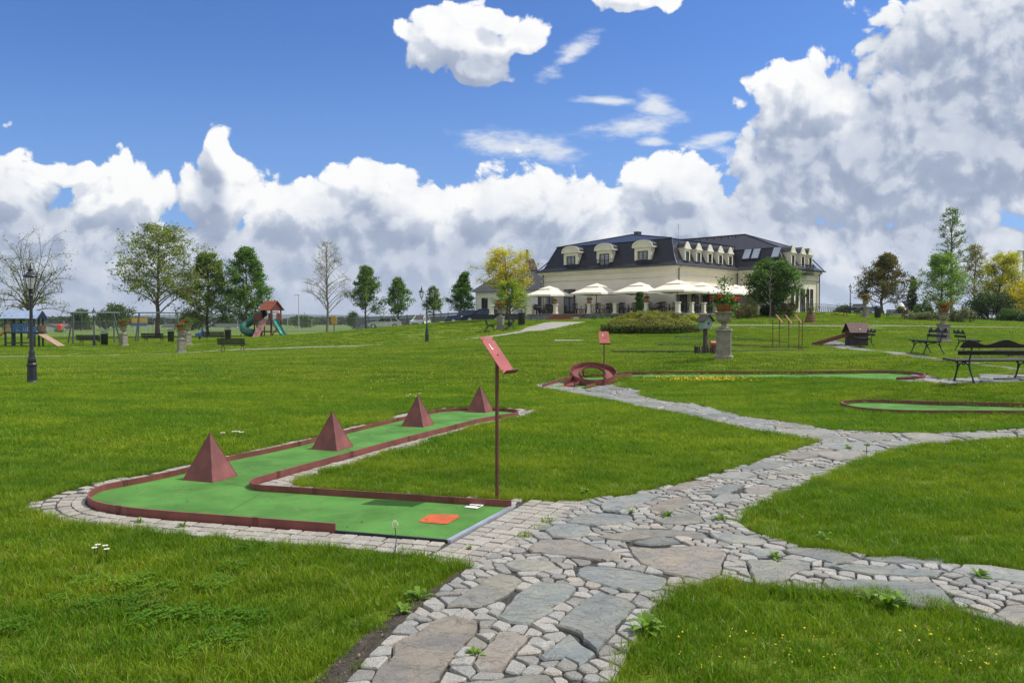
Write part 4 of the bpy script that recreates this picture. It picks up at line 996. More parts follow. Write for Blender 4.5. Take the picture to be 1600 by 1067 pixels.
place(bp, 1399, 69.0, R(180), 'dark slatted bench under the reddish round tree')
place(bw, 1331, 68, R(-60), 'small dark bench behind the rubble cone')
place(bp, 363, 53.0, R(178), 'black slatted bench by the path in front of the red play tower')
place(bp, 335, 67, R(180), 'black slatted bench between the stone planter and the red play tower')
place(bp, 240, 66, R(180), 'black slatted bench in front of the second swing frame')
place(bp, 140, 61.5, R(180), 'black slatted bench beside the lamp post and first swing frame')
place(bp, 765, 54.5, R(95), 'dark bench left of the small planter by the terrace path')
place(bp, 797, 55.0, R(-85), 'dark bench right of the small planter by the terrace path')
place(bp, 796, 60, R(0), 'dark bench behind the small planter under the yellow tree')
# ---------------------------------------------------------------- lamps
def lamp_post(label, H=3.0, heads=1):
    t = thing('street_lamp', label, 'street lamp', group='old style black street lamps'); s_ = H / 3.0
    MB().lathe([(.135, 0), (.135, .05), (.118, .07), (.112, .10), (.105, .42), (.12, .45), (.12, .48), (.09, .52)], n=8).build('base', M['iron'], t)
    MB().lathe([(.078, .50), (.10, .56), (.085, .64), (.062, .72), (.075, .78), (.055, .82), (.045, .88), (.036, 2.0 * s_), (.034, 2.27 * s_), (.06, 2.29 * s_), (.06, 2.33 * s_), (.04, 2.36 * s_), (.055, 2.40 * s_), (.055, 2.43 * s_), (.035, 2.45 * s_)], n=14).build('post', M['iron'], t, True)
    for hx in ([0] if heads == 1 else [-.30, .30]):
        z = 2.45 * s_ if heads == 1 else 2.55 * s_
        if heads == 2: MB().tube([(0, 0, 2.35 * s_), (hx * .6, 0, 2.36 * s_), (hx, 0, 2.44 * s_), (hx, 0, z)], .022, 7).build('arm', M['iron'], t, True)
        ln = MB(); ln.lathe([(.05, z), (.075, z + .03), (.075, z + .045)], (hx, 0, 0), 6)
        for k in range(6):
            a = 2 * math.pi * k / 6; ln.bar((hx + .075 * math.cos(a), .075 * math.sin(a), z + .04), (hx + .145 * math.cos(a), .145 * math.sin(a), z + .33), .012)
        ln.lathe([(.15, z + .325), (.165, z + .335), (.165, z + .35)], (hx, 0, 0), 6)
        l_ = ln.build('lantern', M['iron'], t)
        MB().lathe([(.072, z + .045), (.138, z + .322)], (hx, 0, 0), 6).build('glass', M['glass'], l_)
        MB().lathe([(.18, z + .352), (.17, z + .37), (.10, z + .42), (.05, z + .47), (.035, z + .49), (.055, z + .51), (.06, z + .525), (.025, z + .55), (.018, z + .62), (.006, z + .70)], (hx, 0, 0), 12).build('lantern_roof', M['iron'], l_, True)
    return t
lp = lamp_post('black lamp post with one lantern standing nearest on the left lawn', 2.83)
lp.location = on(49, 19.8)
o = copy_tree(lp, on(147, 61), 0, 'small distant black lamp post between the two swing frames'); 
o = copy_tree(lp, on(1328, 78), 0, 'far black lamp post beside the dark car on the right'); 
l2_ = lamp_post('black lamp post with two lanterns beside the terrace path', 3.0, 2); l2_.location = on(667, 45.7)
o = copy_tree(lp, on(796, 56.5), 0, 'slim black lamp post in front of the young tree by the terrace')
# thin road lamps far away
for px, d, top, lb in ((467, 150, 461, 'tall thin road lamp far beyond the wire fence'), (1597, 110, 393, 'tall thin pole at the far right edge'), (600, 116, 484, 'thin grey pole behind the parked white car')):
    b_ = at(px, 507) if False else on(px, d); t = thing('road_lamp', lb, 'road lamp', b_); H_ = pz(top, d) - b_.z
    MB().tube([(0, 0, -.2), (0, 0, H_)], [.10, .06], 8).build('pole', M['galv'] if px != 1597 else M['iron'], t); MB().box((-.35, 0, H_), (1.0, .2, .10)).build('lamp_head', M['galv'] if px != 1597 else M['iron'], t)
# ---------------------------------------------------------------- planters with geraniums
PETAL_RED = [(.62, .035, .02), (.70, .06, .03), (.5, .02, .02)]
def quads_cloud(cent, size, cols, r, up=.3, asp=.62):
    """leaf shaped faces at centres"""
    n = len(cent); u = r.normal(0, 1, (n, 3)); u[:, 2] *= .6; u /= np.linalg.norm(u, axis=1)[:, None]; w = r.normal(0, 1, (n, 3)); w[:, 2] *= .6
    nn = np.cross(u, w); w = np.cross(nn, u); w /= np.linalg.norm(w, axis=1)[:, None] + 1e-9
    s_ = (size * r.uniform(.6, 1.25, n))[:, None]
    V = np.stack([cent - u * s_ * .5, cent + w * s_ * asp * .5, cent + u * s_ * .5, cent - w * s_ * asp * .5], 1).reshape(-1, 3)
    cc = np.repeat(cols, 4, 0); return V, np.arange(4 * n).reshape(-1, 4), cc
def foliage(name, cent, size, pal, parent, r, clump=None, asp=.62, mat='leaf'):
    cent = np.asarray(cent); n = len(cent); pal = np.array(pal); k = r.integers(len(pal), size=n); c = pal[k] * r.uniform(.75, 1.3, n)[:, None]
    if clump is not None: c = c * clump[:, None]
    V, Fc, cc = quads_cloud(cent, np.full(n, size) if np.isscalar(size) else size, c, r, asp=asp)
    return np_mesh(name, V, Fc, M[mat], parent, cc)
def blob(n, c, rad, r, shell=.6):
    d = r.normal(0, 1, (n, 3)); d /= np.linalg.norm(d, axis=1)[:, None]; return np.array(c) + d * np.array(rad) * (shell + (1 - shell) * r.random(n))[:, None]
def planter(label, scale=1.):
    t = thing('stone_planter', label, 'stone planter', group='stone planters on the lawn')
    MB().box((0, 0, .02), (.56, .56, .20), ch=.02).build('plinth', M['stone'], t)
    s_ = MB(); s_.box((0, 0, .50), (.44, .44, .78), ch=.012)
    for a in range(4):
        Rz = Matrix.Rotation(a * math.pi / 2, 3, 'Z'); 
        for (cx, cz, w, h) in ((0, .82, .34, .03), (0, .20, .34, .03), (-.155, .51, .03, .62), (.155, .51, .03, .62)): s_.box(Rz @ Vector((cx, -.222, cz)), (w, .014, h), M=Rz)
    s_.build('shaft', M['stone'], t); MB().box((0, 0, .915), (.52, .52, .06), ch=.015).box((0, 0, .955), (.46, .46, .03)).build('cap', M['stone'], t)
    u = MB(); u.lathe([(.16, .97), (.17, 1.0), (.11, 1.03), (.075, 1.08), (.085, 1.12), (.10, 1.13), (.08, 1.15)], n=20); u.lathe([(.10, 1.15), (.20, 1.20), (.235, 1.26), (.24, 1.33)], n=36, flute=.035)
    u.lathe([(.225, 1.33), (.23, 1.40), (.27, 1.45), (.315, 1.475), (.32, 1.50), (.29, 1.51), (.24, 1.50)], n=36, flute=.012); u.build('urn', M['stone'], t, True)
    return t
def pot(label, seed, tall=False, pal=PETAL_RED, nfl=15):
    r = np.random.default_rng(seed); t = thing('flower_pot', label, 'flower pot', group='pots of red geraniums')
    MB().lathe([(.15, 0), (.195, .16), (.215, .165), (.215, .22), (.195, .22), (.18, .19)], n=24).build('pot', M['terra'], t, True)
    lv = np.vstack([blob(900, (0, 0, .33), (.34, .34, .19), r, .3), blob(260, (0, -.05, .16), (.38, .34, .14), r, .8)])
    if tall: lv = np.vstack([lv, np.array([0, 0, .4]) + np.c_[r.normal(0, .11, 240), r.normal(0, .11, 240), r.uniform(.1, .55, 240)] ])
    foliage('plant', lv, .065, [(.07, .16, .03), (.10, .22, .04), (.045, .11, .025), (.16, .27, .06)], t, r)
    c = []
    for k in range(nfl):
        a = r.uniform(0, 6.28); q = math.sqrt(r.random()) * .36; c.append(blob(34, (math.cos(a) * q, math.sin(a) * q, .47 - q * .42 + r.uniform(-.03, .06)), (.05, .05, .035), r, .5))
    foliage('blossom', np.vstack(c), .042, pal, t, r, asp=.9, mat='petal')
    if tall: MB().tube([(0, 0, .2), (.01, 0, 1.0)], .009, 5).build('stake', M['wood_house'], t)
    return t
pt = planter('x'); pts_ = []
for k, (px, d, sc, lb, fl) in enumerate(((1131, 25.4, 1.0, 'large weathered stone planter nearest the camera on the right lawn', 'pot of red geraniums with a tall green shoot on the nearest planter'),
        (1474, 41, 1.02, 'stone planter half hidden by a bench on the right lawn', 'pot of red geraniums on the planter behind the wavy bench'),
        (1352, 70, 1.0, 'small stone planter beside the dark cars', 'pot of orange red geraniums beside the dark cars'),
        (283, 55, 1.0, 'stone planter nearest on the left lawn by the path', 'pot of red geraniums on the planter by the left path'),
        (293, 63, 1.0, 'stone planter hidden behind the one by the left path', 'red flowers peeping out behind the planter by the left path'),
        (193, 62, 1.0, 'stone planter between the two swing frames', 'pot of red flowers on the planter between the swing frames'),
        (782, 55.5, .95, 'stone planter between dark benches near the terrace path', 'bowl of red flowers on the planter between dark benches'),
        )):
    p = on(px, d); o = pt if k == 0 else copy_tree(pt, p, 0, lb); o.location = p; o['label'] = lb; o.scale = (sc,) * 3; o.rotation_euler = (0, 0, R(-20) if k == 0 else R(12 * k))
    f = pot(fl, 40 + k, k == 0); f.location = p + Vector((0, 0, 1.50 * sc)); f.scale = (sc * 1.28, sc * 1.28, sc * 1.18)
p = on(1266, 56); f = pot('low pot of mixed flowers on top of the rubble cone', 77, nfl=4); f.location = p + Vector((0, 0, .76)); f.scale = (.8, .8, .7)
p = on(1407, 78); f = pot('pot of pink flowers behind the far bench', 78, nfl=8, pal=[(.6, .2, .12), (.55, .3, .15)]); f.location = p + Vector((0, 0, .3)); f.scale = (1.3,) * 3
# ---------------------------------------------------------------- bins
bn_ = thing('litter_bin', 'x', 'litter bin', group='black litter bins')
MB().lathe([(.17, .08), (.20, .12), (.215, .70), (.225, .72), (.225, .76), (.19, .76)], n=16).build('bucket', M['iron'], bn_, True); MB().box((0, .24, .45), (.05, .05, .95)).build('post', M['iron'], bn_); MB().lathe([(.24, .83), (.22, .87), (.05, .90)], n=16).build('lid', M['iron'], bn_, True)
for k, (px, d, lb) in enumerate(((163, 62, 'black litter bin beside the first swing frame'), (267, 68, 'black litter bin near the second swing frame'), (356, 68.5, 'black litter bin in front of the red play tower'), (815, 58, 'black litter bin by the terrace path'), (1371, 68.5, 'black litter bin under the reddish tree'))):
    o = bn_ if k == 0 else copy_tree(bn_); o.location = on(px, d); o['label'] = lb; o.scale = (1.25,) * 3
# ---------------------------------------------------------------- playground
def swing(label, xL, xR, dL, dR, H=2.5):
    a, b = on(xL, dL), on(xR, dR); t = thing('swing_frame', label, 'swing frame', (a + b) / 2, math.atan2(b.y - a.y, b.x - a.x), 'swing frames on the playground'); Lh = (b - a).length / 2
    MB().tube([(-Lh - .5, 0, H), (Lh + .5, 0, H)], .06, 8).build('top_beam', M['greyfence'], t)
    for sx in (-1, 1):
        for sy in (-1, 1): MB().tube([(sx * Lh, 0, H), (sx * (Lh + .25), sy * .95, -.05)], .065, 8).build('leg', M['dkgreen'] if sy < 0 else M['greyfence'], t)
    for x in (-Lh * .45, Lh * .45):
        s_ = MB(); [s_.tube([(x + d, 0, H), (x + d, 0, .5)], .012, 5) for d in (-.22, .22)]; c_ = s_.build('chain', M['greyfence'], t)
        MB().box((x, 0, .48), (.48, .18, .03)).build('seat', M['black'], t)
swing('first swing frame behind the dark bench and lamp post', 115, 178, 66, 68, 2.6)
swing('second swing frame behind the big feathery willow', 218, 277, 72, 73, 2.6)
# red play tower
p = on(424, 83); t = thing('play_tower', 'red wooden play tower with green tube slide and climbing wall', 'play tower', p, R(-30))
fr = MB()
for x in (-.68, .68):
    for y in (-.68, .68): fr.box((x, y, 1.5), (.11, .11, 3.0))
for y in (-.68, .68): fr.box((-1.75, y, .9), (.11, .11, 1.8))
fr.bar((-1.75, -.70, .1), (-.68, -.70, 1.6), .07); fr.bar((-1.75, -.70, 1.6), (-.68, -.70, .1), .07); fr.bar((-.68, .70, .1), (.68, .70, 1.5), .07); fr.bar((-.68, .70, 1.5), (.68, .70, .1), .07)
fr.bar((-1.75, -.69, .55), (.68, -.69, .55), .06, .12); fr.bar((.69, -.68, .55), (.69, .68, .55), .06, .12); fr.bar((.72, -.5, 2.4), (1.25, -1.0, 1.1), .05); fr.build('post_frame', M['redwood'], t)
MB().box((-.53, 0, 1.72), (2.5, 1.45, .09)).build('deck', M['redwood'], t)
w_ = MB(); w_.box((-1.22, -.72, 2.12), (1.0, .05, .75)); w_.box((-1.76, 0, 2.12), (.05, 1.36, .75)); w_.box((.50, -.72, 2.1), (.30, .04, .75)); w_.box((.72, .35, 2.1), (.05, .6, .75)); w_.box((0, -.73, 2.80), (1.36, .04, .14)); w_.box((.72, 0, 2.80), (.04, 1.36, .14)); w_.build('wall_panel', M['redwood'], t)
wn = MB(); wn.box((.74, -.1, 2.55), (.05, .8, .24)); wn.build('window_board', M['tan'], t)
rf = MB()
for k in range(5):
    f = (k + .5) / 5
    for s_ in (-1, 1): rf.bar((-.92, s_ * (.98 - f * .98), 2.78 + f * .95 - .02 * (k % 2)), (.92, s_ * (.98 - f * .98), 2.78 + f * .95 - .02 * (k % 2)), .30, .035, up=(0, s_ * .70, .72))
rf.build('roof', M['roofwood'], t)
g_ = MB(); [g_.prism([(-.88, 0), (.88, 0), (0, .84)], (x, 0, 2.76), (0, 1, 0), (0, 0, 1), (1, 0, 0), .04) for x in (-.76, .76)]; g_.build('gable', M['redwood'], t)
cw = MB(); cw.prism([(-.42, 0), (.42, 0), (.42, 2.62), (-.42, 2.62)], (-.18 + .50, -2.48, .0), (1, 0, 0), Vector((-.50, 1.75, 1.76)).normalized(), Vector((0, -.7, .7)), .05)
cw_ = cw.build('climbing_wall', M['pinkwall'], t)
r_ = np.random.default_rng(4); e_ = Vector((-.50, 1.75, 1.76)).normalized(); hd = MB()
for k in range(16): hd.box(Vector((.32, -2.48, 0)) + e_ * r_.uniform(.2, 2.4) + Vector((r_.uniform(-.34, .34), -.03, .03)), (.10, .07, .07), r_.uniform(0, 3))
hd.build('hold', M['tan'], cw_)
def trough(mb, pts, w, h):
    V = []
    for i, p_ in enumerate(pts):
        p_ = Vector(p_); tn_ = (Vector(pts[min(i + 1, len(pts) - 1)]) - Vector(pts[max(0, i - 1)])).normalized(); s_ = tn_.cross(Vector((0, 0, 1))).normalized(); up = s_.cross(tn_)
        V += [p_ - s_ * w + up * h, p_ - s_ * w * .85, p_ + s_ * w * .85, p_ + s_ * w + up * h, p_ + s_ * w * 1.05 + up * h - up * .03, p_ + s_ * w * .9 - up * .04, p_ - s_ * w * .9 - up * .04, p_ - s_ * w * 1.05 + up * h - up * .03]
    m = len(pts); mb.add(V, [[8 * i + k, 8 * i + (k + 1) % 8, 8 * i + 8 + (k + 1) % 8, 8 * i + 8 + k] for i in range(m - 1) for k in range(8)])
sl = MB(); trough(sl, [(.72, -.40, 1.74), (1.0, -.46, 1.66), (1.4, -.55, 1.15), (1.75, -.62, .90), (2.1, -.70, .50), (2.45, -.78, .18), (2.85, -.86, .12)], .28, .2); sl.build('wave_slide', M['slide_green'], t, True)
ctl = [Vector(q) for q in ((-1.1, .1, 2.5), (-1.7, .0, 2.25), (-2.5, -.15, 1.80), (-3.05, -.35, 1.42), (-3.2, -.75, 1.1), (-2.85, -1.15, .85), (-2.3, -1.35, .62), (-1.85, -1.25, .45), (-1.7, -1.0, .38))]
ts = []
for i in range(len(ctl) - 1):
    p0, p1, p2, p3 = ctl[max(i - 1, 0)], ctl[i], ctl[i + 1], ctl[min(i + 2, len(ctl) - 1)]
    for f in (0, .25, .5, .75): ts.append(.5 * ((2 * p1) + (p2 - p0) * f + (2 * p0 - 5 * p1 + 4 * p2 - p3) * f * f + (3 * p1 - p0 - 3 * p2 + p3) * f ** 3))
ts.append(ctl[-1])
tb_ = MB(); tb_.tube(ts, .42, 14, cap=False)
for k in (5, 11, 17, 23, len(ts) - 1): tb_.tube([ts[k] + (ts[k] - ts[k - 1]).normalized() * e for e in (-.03, .03)], .455, 14, cap=False)
tb_.build('tube_slide', M['tube_green'], t, True)
[MB().tube([a_, b_], .035, 6).build('brace', M['redwood'], t) for a_, b_ in (((-3.7, -.9, 0), (-3.2, -.5, 1.2)), ((-2.2, .2, 0), (-2.1, 0, 1.8)))]
# blue play tower
p = on(38, 60); t = thing('play_tower', 'blue play tower with pale blue roof and yellow slide behind the lamp post', 'play tower', p, R(3))
fr = MB(); [fr.box((x, y, 1.15 if y < 0 else 1.15), (.11, .11, 2.3)) for x in (-1.05, -.55, .75, 1.05) for y in (-.6, .6)]; fr.bar((-1.05, -.6, .3), (1.05, -.6, .3), .09); fr.build('post_frame', M['dkgreen'], t)
MB().box((.1, 0, 1.05), (2.4, 1.4, .1)).build('deck', M['black'], t)
r_ = MB(); r_.bar((-1.35, -.45, 2.40), (1.35, -.45, 2.40), .95, .05, up=(0, -.62, .78)); r_.bar((-1.35, .45, 2.40), (1.35, .45, 2.40), .95, .05, up=(0, .62, .78)); r_.build('roof', M['palebl'], t)
MB().prism([(-.8, 0), (.8, 0), (0, .62)], (-1.33, 0, 2.08), (0, 1, 0), (0, 0, 1), (1, 0, 0), .06).prism([(-.8, 0), (.8, 0), (0, .62)], (1.30, 0, 2.08), (0, 1, 0), (0, 0, 1), (1, 0, 0), .06).build('gable', M['cardark'], t)
f_ = MB(); f_.bar((-.5, -.66, 1.68), (.75, -.66, 1.68), .06); f_.bar((-.5, -.66, 1.12), (.75, -.66, 1.12), .06); [f_.box((-.42 + k * .155, -.66, 1.4), (.105, .03, .54)) for k in range(8)]; f_.box((1.0, -.64, 1.15), (.4, .04, .7)); f_.build('balustrade', M['bluepaint'], t)
MB().box((-.85, -.64, 1.4), (.35, .03, .6)).box((1.3, 0, 1.35), (.6, .03, .5)).build('side_board', M['tan'], t)
sl = MB(); trough(sl, [(-1.0, -.2, 1.15), (-1.3, -.25, 1.05), (-2.3, -.35, .45), (-3.0, -.45, .12)], .26, .16); sl.build('slide', M['yellowp'], t)
MB().bar((1.1, 0, 1.02), (2.7, .0, .03), 1.1, .05).build('ramp', M['tan'], t)
# spring rider and a yellow play thing by the fence
p = on(312, 74); t = thing('spring_rider', 'small blue spring rider between the planter and the bench', 'spring rider', p)
MB().lathe([(.12, 0), (.09, .1), (.12, .2), (.09, .3), (.12, .38)], n=10).build('spring', M['iron'], t); MB().prism([(-.45, 0), (.3, -.02), (.42, .3), (.35, .75), (.2, .7), (.15, .35), (-.35, .25)], (0, 0, .38), (1, 0, 0), (0, 0, 1), (0, 1, 0), .18).build('rider_body', M['bluepaint'], t)
p = on(522, 98); t = thing('animal_sign', 'yellow and orange play panel near the wire fence', 'board', p); MB().tube([(0, 0, 0), (0, 0, 1.6)], .05, 8).build('post', M['iron'], t); MB().prism([(-.32, 0), (.3, 0), (.36, .5), (.2, 1.0), (-.2, .95), (-.4, .5)], (0, 0, 1.15), (1, 0, 0), (0, 0, 1), (0, 1, 0), .12).build('panel', M['yellowp'], t)
p = on(218, 120); t = thing('poster_board', 'small yellow and blue board far behind the second swing frame', 'board', p); MB().box((0, 0, 2.0), (2.3, .1, .75)).build('upper_panel', M['yellowp'], t); MB().box((0, -.01, 1.4), (2.3, .1, .45)).build('lower_panel', M['bluepaint'], t); [MB().box((x_, .1, .6), (.08, .1, 1.2)).build('leg', M['galv'], t) for x_ in (-.9, .9)]
# ---------------------------------------------------------------- cars
def car(label, px, d, rz, paint, L=4.6, H=1.48, W_=1.8, kind='estate', scale=1.):
    p = on(px, d, .25 if d > 105 and px < 700 else 0); t = thing('parked_car', label, 'car', p, rz, 'cars parked by the fence'); h = L / 2
    b = MB(); prof = [(-h, .42), (-h + .05, .72), (-h + .35, .84), (-h + 1.15, .95), (h - .55, .98), (h - .08, .92), (h, .6), (h - .05, .32), (h - .3, .24), (-h + .3, .22), (-h + .05, .30)]
    n = len(prof); V = []
    for y, k in ((-W_ / 2, .0), (-W_ / 2 - .0, 0), (W_ / 2, 0)): pass
    for y, ins in ((-W_ / 2 + .10, .0), (-W_ / 2, .06), (W_ / 2, .06), (W_ / 2 - .10, .0)):
        for x, z in prof: V.append((x * (1 - (.02 if ins else 0)) if True else x, y, .6 + (z - .6) * (1 if not ins else .93)))
    b.add(V, [[k * n + i, k * n + (i + 1) % n, (k + 1) * n + (i + 1) % n, (k + 1) * n + i] for k in range(3) for i in range(n)] + [list(range(n)), [3 * n + i for i in range(n)]]); b.build('body', paint, t, True)
    e0, e1 = (-h + 1.15, h - .30 if kind == 'estate' else h - .9); tops = (-h + 1.95, h - .75 if kind == 'estate' else h - 1.6)
    c = MB(); w0, w1 = W_ / 2 - .08, W_ / 2 - .27
    lo = [(e0, -w0, .93), (e1, -w0, .95), (e1, w0, .95), (e0, w0, .93)]; hi = [(tops[0], -w1, H - .06), (tops[1], -w1, H - .05), (tops[1], w1, H - .05), (tops[0], w1, H - .06)]
    c.add(lo + hi, [[0, 1, 5, 4], [1, 2, 6, 5], [2, 3, 7, 6], [3, 0, 4, 7], [4, 5, 6, 7]]); c.build('window', M['carglass'], t)
    r_ = MB(); r_.box(((tops[0] + tops[1]) / 2, 0, H - .03), (tops[1] - tops[0] + .1, 2 * w1 + .06, .07), ch=.03)
    for s_ in (-1, 1):
        for f in (0, .36, .68, 1):
            x0, x1 = e0 + (e1 - e0) * f, tops[0] + (tops[1] - tops[0]) * f; r_.bar((x0, s_ * (w0 + .005), .94), (x1, s_ * (w1 + .005), H - .05), .09 if f in (0, 1) else .06, .03)
    r_.build('roof', paint, t)
    for sx in (-h + .85, h - .85):
        for s_ in (-1, 1):
            w = MB().tube([(sx, s_ * (W_ / 2 - .2), .32), (sx, s_ * (W_ / 2 + .01), .32)], .32, 18).build('wheel', M['tyre'], t); MB().tube([(sx, s_ * (W_ / 2 + .012), .32), (sx, s_ * (W_ / 2 + .03), .32)], .21, 12).build('rim', M['alu'], w)
    for s_ in (-1, 1):
        MB().box((-h + .10, s_ * (W_ / 2 - .30), .68), (.16, .36, .14), ch=.03).build('headlight', M['lampw'], t); MB().box((h - .02, s_ * (W_ / 2 - .2), .76), (.08, .22, .22), ch=.02).build('tail_light', M['redlamp'], t)
        MB().box((e0 + .35, s_ * (W_ / 2 + .06), 1.0), (.12, .14, .11), ch=.03).build('mirror', paint, t)
    MB().box((-h + .0, 0, .42), (.06, .9, .16)).build('grille', M['black'], t); t.scale = (scale,) * 3; return t
car('silver estate car parked side on between the young trees', 601, 109, R(2), M['carsilver'])
car('white car parked nose first beside the silver estate', 657, 112, R(78), M['carwhite'], 4.3, 1.6, 1.8, 'estate')
car('dark blue car with a shaded side beside the annexe', 729, 88, R(4), M['carblue'], 4.6, 1.5)
car('blackish car partly hidden by the yellow tree', 753, 86, R(8), M['cardark'], 4.5, 1.5)
car('dark car beside the far lamp post on the right', 1341, 108, R(62), M['cardark'], 4.6, 1.7)
car('dark car behind the small planter on the right', 1364, 112, R(50), M['carblue'], 4.4, 1.45)
car('dark van behind the far bench on the right', 1420, 112, R(70), M['cardark'], 4.8, 2.4)
# ---------------------------------------------------------------- fences
def wire_fence(label, pts, H=1.9, step=3.2, mesh=True):
    A = [at(*q) if len(q) == 2 else on(q[0], q[2]) for q in pts]; t = thing('wire_fence', label, 'fence', A[0])
    mb, pan = MB(), MB()
    for a, b in zip(A, A[1:]):
        n = max(1, round((b - a).length / step))
        for i in range(n):
            q0, q1 = a.lerp(b, i / n), a.lerp(b, (i + 1) / n); q0.z, q1.z = gz(q0.x, q0.y), gz(q1.x, q1.y); o = A[0]
            MB().tube([q0 - o, q0 - o + Vector((0, 0, H))], .035, 6).build('fence_post', M['galv'], t)
            mb.bar(q0 - o + Vector((0, 0, H - .05)), q1 - o + Vector((0, 0, H - .05)), .02); mb.bar(q0 - o + Vector((0, 0, .1)), q1 - o + Vector((0, 0, .1)), .02)
            pan.quad(q0 - o + Vector((0, .02, .1)), q1 - o + Vector((0, .02, .1)), q1 - o + Vector((0, .02, H - .05)), q0 - o + Vector((0, .02, H - .05)))
    mb.build('rail', M['galv'], t); pan.build('wire_mesh', M['wire'], t)
wire_fence('long wire mesh fence at the far edge of the left lawn', [(-120, 0, 88), (100, 0, 92), (330, 0, 98), (560, 0, 106)])
a, b = on(556, 124), on(745, 114); t = thing('panel_fence', 'dark grey panelled fence behind the parked cars', 'fence', a)
n = 9; pn = MB()
for i in range(n + 1):
    q = a.lerp(b, i / n) - a; q.z = gz(*(q + a).xy) - a.z; MB().box(q + Vector((0, 0, 1.1)), (.12, .12, 2.2)).build('fence_post', M['greyfence'], t)
    if i < n:
        q1 = a.lerp(b, (i + 1) / n) - a; q1.z = gz(*(q1 + a).xy) - a.z
        for k in range(6): pn.bar(q + Vector((0, .05, .22 + k * .33)), q1 + Vector((0, .05, .22 + k * .33)), .03, .27)
pn.build('slat_panel', M['greyfence'], t)
# ---------------------------------------------------------------- the hotel
P0 = Vector((14.8, 72.3, 0)); UU = Vector((-.7175, .6966, 0)); VV = Vector((.6966, .7175, 0)); TZ = 2.35; EZ = 6.77
def Q(u, v, z=0.): return P0 + UU * u + VV * v + Vector((0, 0, z))
BM_ = Matrix((UU, VV, (0, 0, 1))).transposed()
def u_at(px, v): # where a picture column meets the line of constant v
    k = (px - CXP) / F; q = Q(0, v); return (q.x - k * q.y) / (k * UU.y - UU.x)
def v_at(px, u):
    k = (px - CXP) / F; q = Q(u, 0); return (q.x - k * q.y) / (k * VV.y - VV.x)
def bb(mb, u0, u1, v0, v1, z0, z1, ch=0., col=(1, 1, 1)): return mb.box(Q((u0 + u1) / 2, (v0 + v1) / 2, (z0 + z1) / 2), (abs(u1 - u0), abs(v1 - v0), abs(z1 - z0)), M=BM_, ch=ch, col=col)
WU = -5.05; V1, V2 = 11.2, 19.05; UE = 16.2
hot = thing('hotel_building', 'large cream hotel with dark mansard roof and arched dormers', 'hotel')
def wall(name, mat, *boxes):
    m = MB(); [bb(m, *b) for b in boxes]; return m.build(name, M[mat], hot)
wall('wall', 'wall', (0, UE, 0, 21, .8, EZ - .02))
wall('wall', 'wall', (WU, -.002, V1, V2, .8, EZ - .02))
# string course, cornice, corner pilasters
m = MB()
for (u0, u1, v0, v1) in ((-.12, UE + .12, -.12, -.002), (-.12, -.002, -.002, V1 - .13), (WU - .12, -.13, V1 - .12, V1 - .002), (WU - .12, WU - .002, V1 - .002, V2 + .1)):
    bb(m, u0, u1, v0, v1, EZ - 1.02, EZ - .90)
for (u0, u1, v0, v1, e) in ((-.3, UE + .3, -.3, -.002, 0), (-.3, -.002, -.002, V1 - .31, 0), (WU - .3, -.31, V1 - .3, V1 - .002, 0), (WU - .3, WU - .002, V1 - .002, V2 + .25, 0)):
    bb(m, u0, u1, v0, v1, EZ - .30, EZ - .02); 
for (u0, u1, v0, v1) in ((-.16, UE + .16, -.16, -.004), (-.16, -.004, -.004, V1 - .17), (WU - .16, -.17, V1 - .16, V1 - .004), (WU - .16, WU - .004, V1 - .004, V2 + .15)):
    bb(m, u0, u1, v0, v1, EZ - .46, EZ - .302)
for (u0, u1, v0, v1) in ((-.06, .55, -.06, -.003), (-.06, -.003, -.003, .55), (UE - .6, UE + .02, -.06, -.003), (WU - .06, WU - .003, V1 - .055, V1 + .5), (WU - .06, WU - .003, V2 - .5, V2 + .03)):
    bb(m, u0, u1, v0, v1, .9, EZ - 1.03)
m.build('cornice', M['trim'], hot)
# roofs
def roof(name, u0, u1, v0, v1, ze, zt, apex, over=.45, inset=1.1, far=True):
    me = bpy.data.meshes.new(name); bm = bmesh.new(); uvl = bm.loops.layers.uv.new('UVMap'); rings = []
    for d, z in ((-over, ze - .06), (-over, ze), (.12, ze + .38), (.45, ze + (zt - ze) * .42), (inset, zt), (inset - .06, zt + .07)):
        rings.append([bm.verts.new(Q(a, b, z)) for a, b in ((u0 + d, v0 + d), (u1 - d, v0 + d), (u1 - d, v1 - d), (u0 + d, v1 - d))])
    fs = []
    for r0, r1 in zip(rings, rings[1:]):
        for i in range(4): fs.append(bm.faces.new((r0[i], r0[(i + 1) % 4], r1[(i + 1) % 4], r1[i])))
    t_ = rings[-1]; A, B = [bm.verts.new(Q(*a)) for a in apex]
    if abs(apex[0][0] - apex[1][0]) < .01: fs += [bm.faces.new((t_[0], t_[1], A)), bm.faces.new((t_[1], t_[2], B, A)), bm.faces.new((t_[2], t_[3], B)), bm.faces.new((t_[3], t_[0], A, B))]
    else: fs += [bm.faces.new((t_[3], t_[0], A)), bm.faces.new((t_[0], t_[1], B, A)), bm.faces.new((t_[1], t_[2], B)), bm.faces.new((t_[2], t_[3], A, B))]
    bmesh.ops.recalc_face_normals(bm, faces=bm.faces)
    for f in fs:
        n = f.normal; h = Vector((-n.y, n.x, 0)); h = h.normalized() if h.length > 1e-4 else Vector((1, 0, 0)); s_ = n.cross(h)
        for l in f.loops: l[uvl].uv = (l.vert.co.dot(h), l.vert.co.dot(s_))
    bm.to_mesh(me); bm.free(); me.materials.append(M['slate']); return link(bpy.data.objects.new(name, me), hot)
rA = roof('roof', 0, UE, 0, 21, EZ, 9.27, ((8.1, 4.7, 10.44), (8.1, 16.5, 10.44)))
